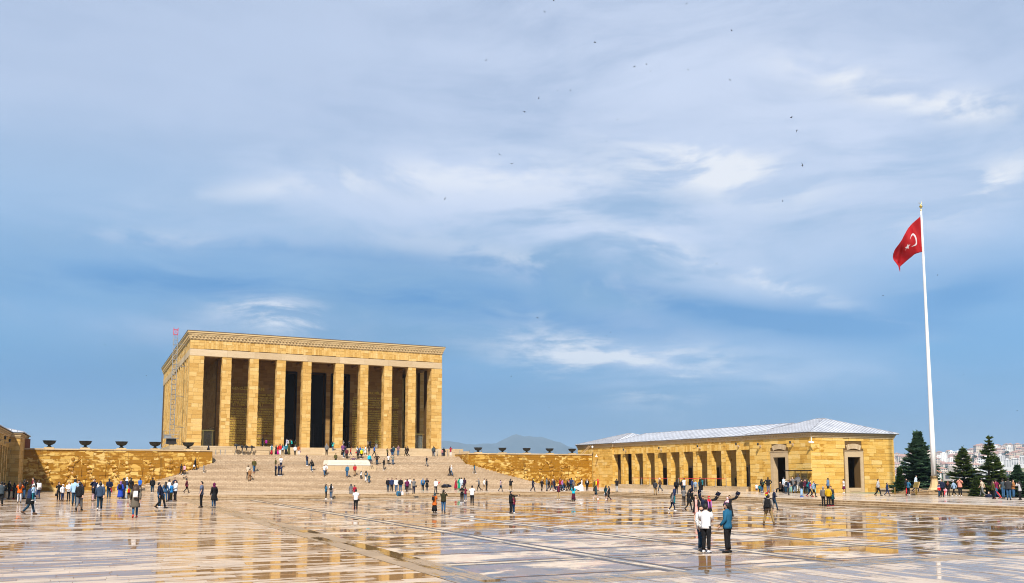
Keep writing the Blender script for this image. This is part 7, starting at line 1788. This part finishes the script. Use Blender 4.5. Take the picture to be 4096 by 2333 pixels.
handbag('cross body bag in plaza', 'black', 'black cross body bag of the white tee man', 1, (.26, .1, .22), (.25, -.04, .92), .08); handbag('olive coat with purple bag', 'purple', 'purple bag of the olive coat woman', -1); handbag('carrying white bag', 'white', 'white carrier bag of the dark teal shirt woman', -1, (.32, .14, .34)); handbag('large black shoulder bag striding', 'black', 'large black shoulder bag of the striding woman in plaza', 1, (.42, .16, .34), (.28, -.04, .98), .12)
handbag('crimson jacket and white trousers', 'white', 'white bag of the crimson jacket woman on terrace', -1); handbag('pale denim jacket over red', 'beige', 'beige bag of the pale denim jacket woman', -1, (.22, .1, .16), (-.15, .18, 1.0), .1)
def umbrella(sub, a, b, label, c1='scarlet'):
    p = who(sub); A, rz, k = locate(p, a); B, _, _ = locate(p, b); r = empty('umbrella', A, 0, label, 'umbrella'); d = B-A; m = fabric(c1)
    link('canopy', MB().tube([d*.12, d*.3, d*.7, d*.92], [.02, .06, .045, .012], 8).mesh('canopy', m, True), r); link('shaft', MB().bar((0, 0, 0), d, .008).mesh('shaft', blackp), r); link('handle', MB().tube([(0, 0, .0), (0, 0, .05), (0, .04, .08), (0, .07, .05)], [.012]*4, 6).mesh('handle', blackp), r)
    fl = MB()
    for i in range(4):
        q = Vector((0, 0, 1)).cross(d.normalized()); q = q.normalized() if q.length > .1 else Vector((1, 0, 0)); w2 = d.normalized().cross(q); an = i*1.57; o_ = q*math.cos(an)+w2*math.sin(an); fl.add([d*.3+o_*.063, d*.9+o_*.018, d*.88+o_*.03, d*.4+o_*.066], [(0, 1, 2, 3)])
    link('white_stripes', fl.mesh('white_stripes', fabric('white')), r)
umbrella('folded red umbrella behind', (.06, -.2, .95), (.2, -.26, .4), 'folded red umbrella held behind the dark hoodie man', 'crimson'); umbrella('striped umbrella to the stairs', (.1, .3, 1.1), (.55, .4, 1.4), 'red and white striped umbrella of the white shirt man'); umbrella('black suit holding a red umbrella', (.25, .08, .84), (.26, .1, .02), 'red striped umbrella beside the bearded black suit man')
umbrella('olive bomber with red umbrella', (.24, .1, .82), (.55, .5, .03), 'red and white umbrella pointed down by the olive bomber woman'); umbrella('holding striped umbrella', (.05, .2, 1.3), (.25, .3, .05), 'red and white striped umbrella of the pink toddler')
# graduation caps held high
capm = fabric('darknavy')
for sub, sd, lab in (('open black gown raising cap', 1, 'navy graduation cap raised by the pink dress graduate'), ('navy gown raising an arm', 1, 'navy graduation cap raised by the long haired graduate'), ('black gown with lilac stole', -1, 'navy graduation cap raised by the scarlet headscarf graduate'), ('raising her cap behind', -1, 'navy graduation cap raised by the rear graduate')):
    p = who(sub); L_, rz, k = locate(p, tuple(p[1][sd][3]+Vector((0, 0, .09)))); r = empty('graduation_cap', L_, rz, lab, 'cap', 'graduation caps'); r.scale = (k*.95,)*3; r.rotation_euler = (R(60), R(25*sd), rz)
    link('board', MB().box(-.16, .16, -.16, .16, 0, .012).mesh('board', capm), r); link('crown', MB().lathe([(.10, -.09), (.105, -.001)], seg=14).mesh('crown', capm), r); link('tassel', MB().bar((0, 0, .015), (.15, .15, -.1), .006).mesh('tassel', fabric('yellow')), r)
for sub, lab in (('black gown with lilac stole', 'lilac stole on the scarlet headscarf graduate'), ('pale pink headscarf and black', 'lilac stole on the pale pink headscarf graduate')):
    p = who(sub); L_, rz, k = locate(p, (0, 0, 0)); r = empty('stole', L_, rz, lab, 'stole', 'lilac stoles'); r.scale = (k,)*3
    for sd in (-1, 1): link('band', MB().tube([(sd*.07, -.09, 1.43), (sd*.09, .0, 1.45), (sd*.10, .13, 1.34), (sd*.09, .175, 1.1), (sd*.08, .18, .85)], [(.045, .008)]*5, 8).mesh('band', fabric('orchid'), True), r)
# rifle of the guard, cameras and phones are a few pixels each: the telling ones are built
p = who('guard in black uniform'); L_, rz, k = locate(p, (.34, .12, 0)); r = empty('rifle', L_, rz, 'dark rifle held upright by the guard in black', 'rifle'); link('barrel', MB().bar((0, 0, 0), (-.1, 0, 1.0), .022).mesh('barrel', iron), r); link('stock', MB().bar((0, .02, .02), (-.03, .03, .34), .04).mesh('stock', wood), r)
p = who('taking a selfie'); L_, rz, k = locate(p, tuple(p[1][1][3]+Vector((0, .06, .03)))); r = tag(MB().box(-.04, .04, -.006, .006, -.07, .07).build('phone', blackp, None, tuple(L_)), 'black phone in the selfie taking man\'s hand', 'phone'); r.rotation_euler = (0, 0, rz)
def stroller(loc, rz, c, label):
    r = empty('stroller', loc, rz, label, 'stroller'); m = fabric(c)
    for sx in (-.22, .22):
        link('frame_rail', MB().bar((sx, -.35, .12), (sx, .42, 1.0), .018).bar((sx, .35, .12), (sx, -.3, .62), .018).mesh('frame_rail', steel), r)
        for y_ in (-.35, .35):
            q = link('wheel', MB().lathe([(.0, -.02), (.11, -.02), (.12, 0), (.11, .02), (0, .02)], seg=14).mesh('wheel', blackp), r, (sx, y_, .12)); q.rotation_euler = (0, R(90), 0)
    link('seat', bag_mesh(.40, .5, .34, m), r, (0, -.02, .5)); mb = MB(); sphere_shell(mb, (0, .08, .62), (.24, .34, .32), lambda a, b, c_: c_ > -.05 and b > -.5); o = link('hood', mb.mesh('hood', m, True), r); solid(o, .01)
    link('handle', MB().bar((-.22, .42, 1.0), (.22, .42, 1.0), .018).mesh('handle', blackp), r)
stroller((-.95, 115.5, G), R(60), 'scarlet', 'red stroller parked at the left relief wall'); p = who('pushing the black stroller'); stroller((p[0].location.x-.75, p[0].location.y-.35, G), R(110), 'black', 'black stroller pushed along the right relief wall')
# bags left on the steps
RX, CX_ = 30.2, 43.7
r = empty('rucksack', (RX, 91.05, G-.3+.005), .3, 'blue rucksack left on the plaza steps', 'backpack'); link('pack', bag_mesh(.5, .36, .55, fabric('denimblue'), r=.1), r, (0, 0, .27)); link('pocket', bag_mesh(.36, .14, .3, fabric('slate')), r, (0, -.2, .2))
r = empty('carrier_bag', (RX+.45, 91.05, G-.3+.005), 0, 'white carrier bag beside the blue rucksack on steps', 'bag'); link('bag', bag_mesh(.26, .2, .48, fabric('white'), r=.08), r, (0, 0, .24)); link('handle', MB().tube([(-.06, 0, .45), (0, 0, .56), (.06, 0, .45)], [.012]*3, 6).mesh('handle', fabric('white')), r)
r = empty('coat_pile', (CX_, 111.4, G+.3), .2, 'dark pile of coats and bags left on the lowest stairs', 'coats')
for i in range(5): link('coat', bag_mesh(.5, .4, .3, fabric(('black', 'darknavy', 'charcoal')[i % 3]), r=.12), r, (-.5+.26*i, .05*(i % 2), .12+.12*(i % 2)))
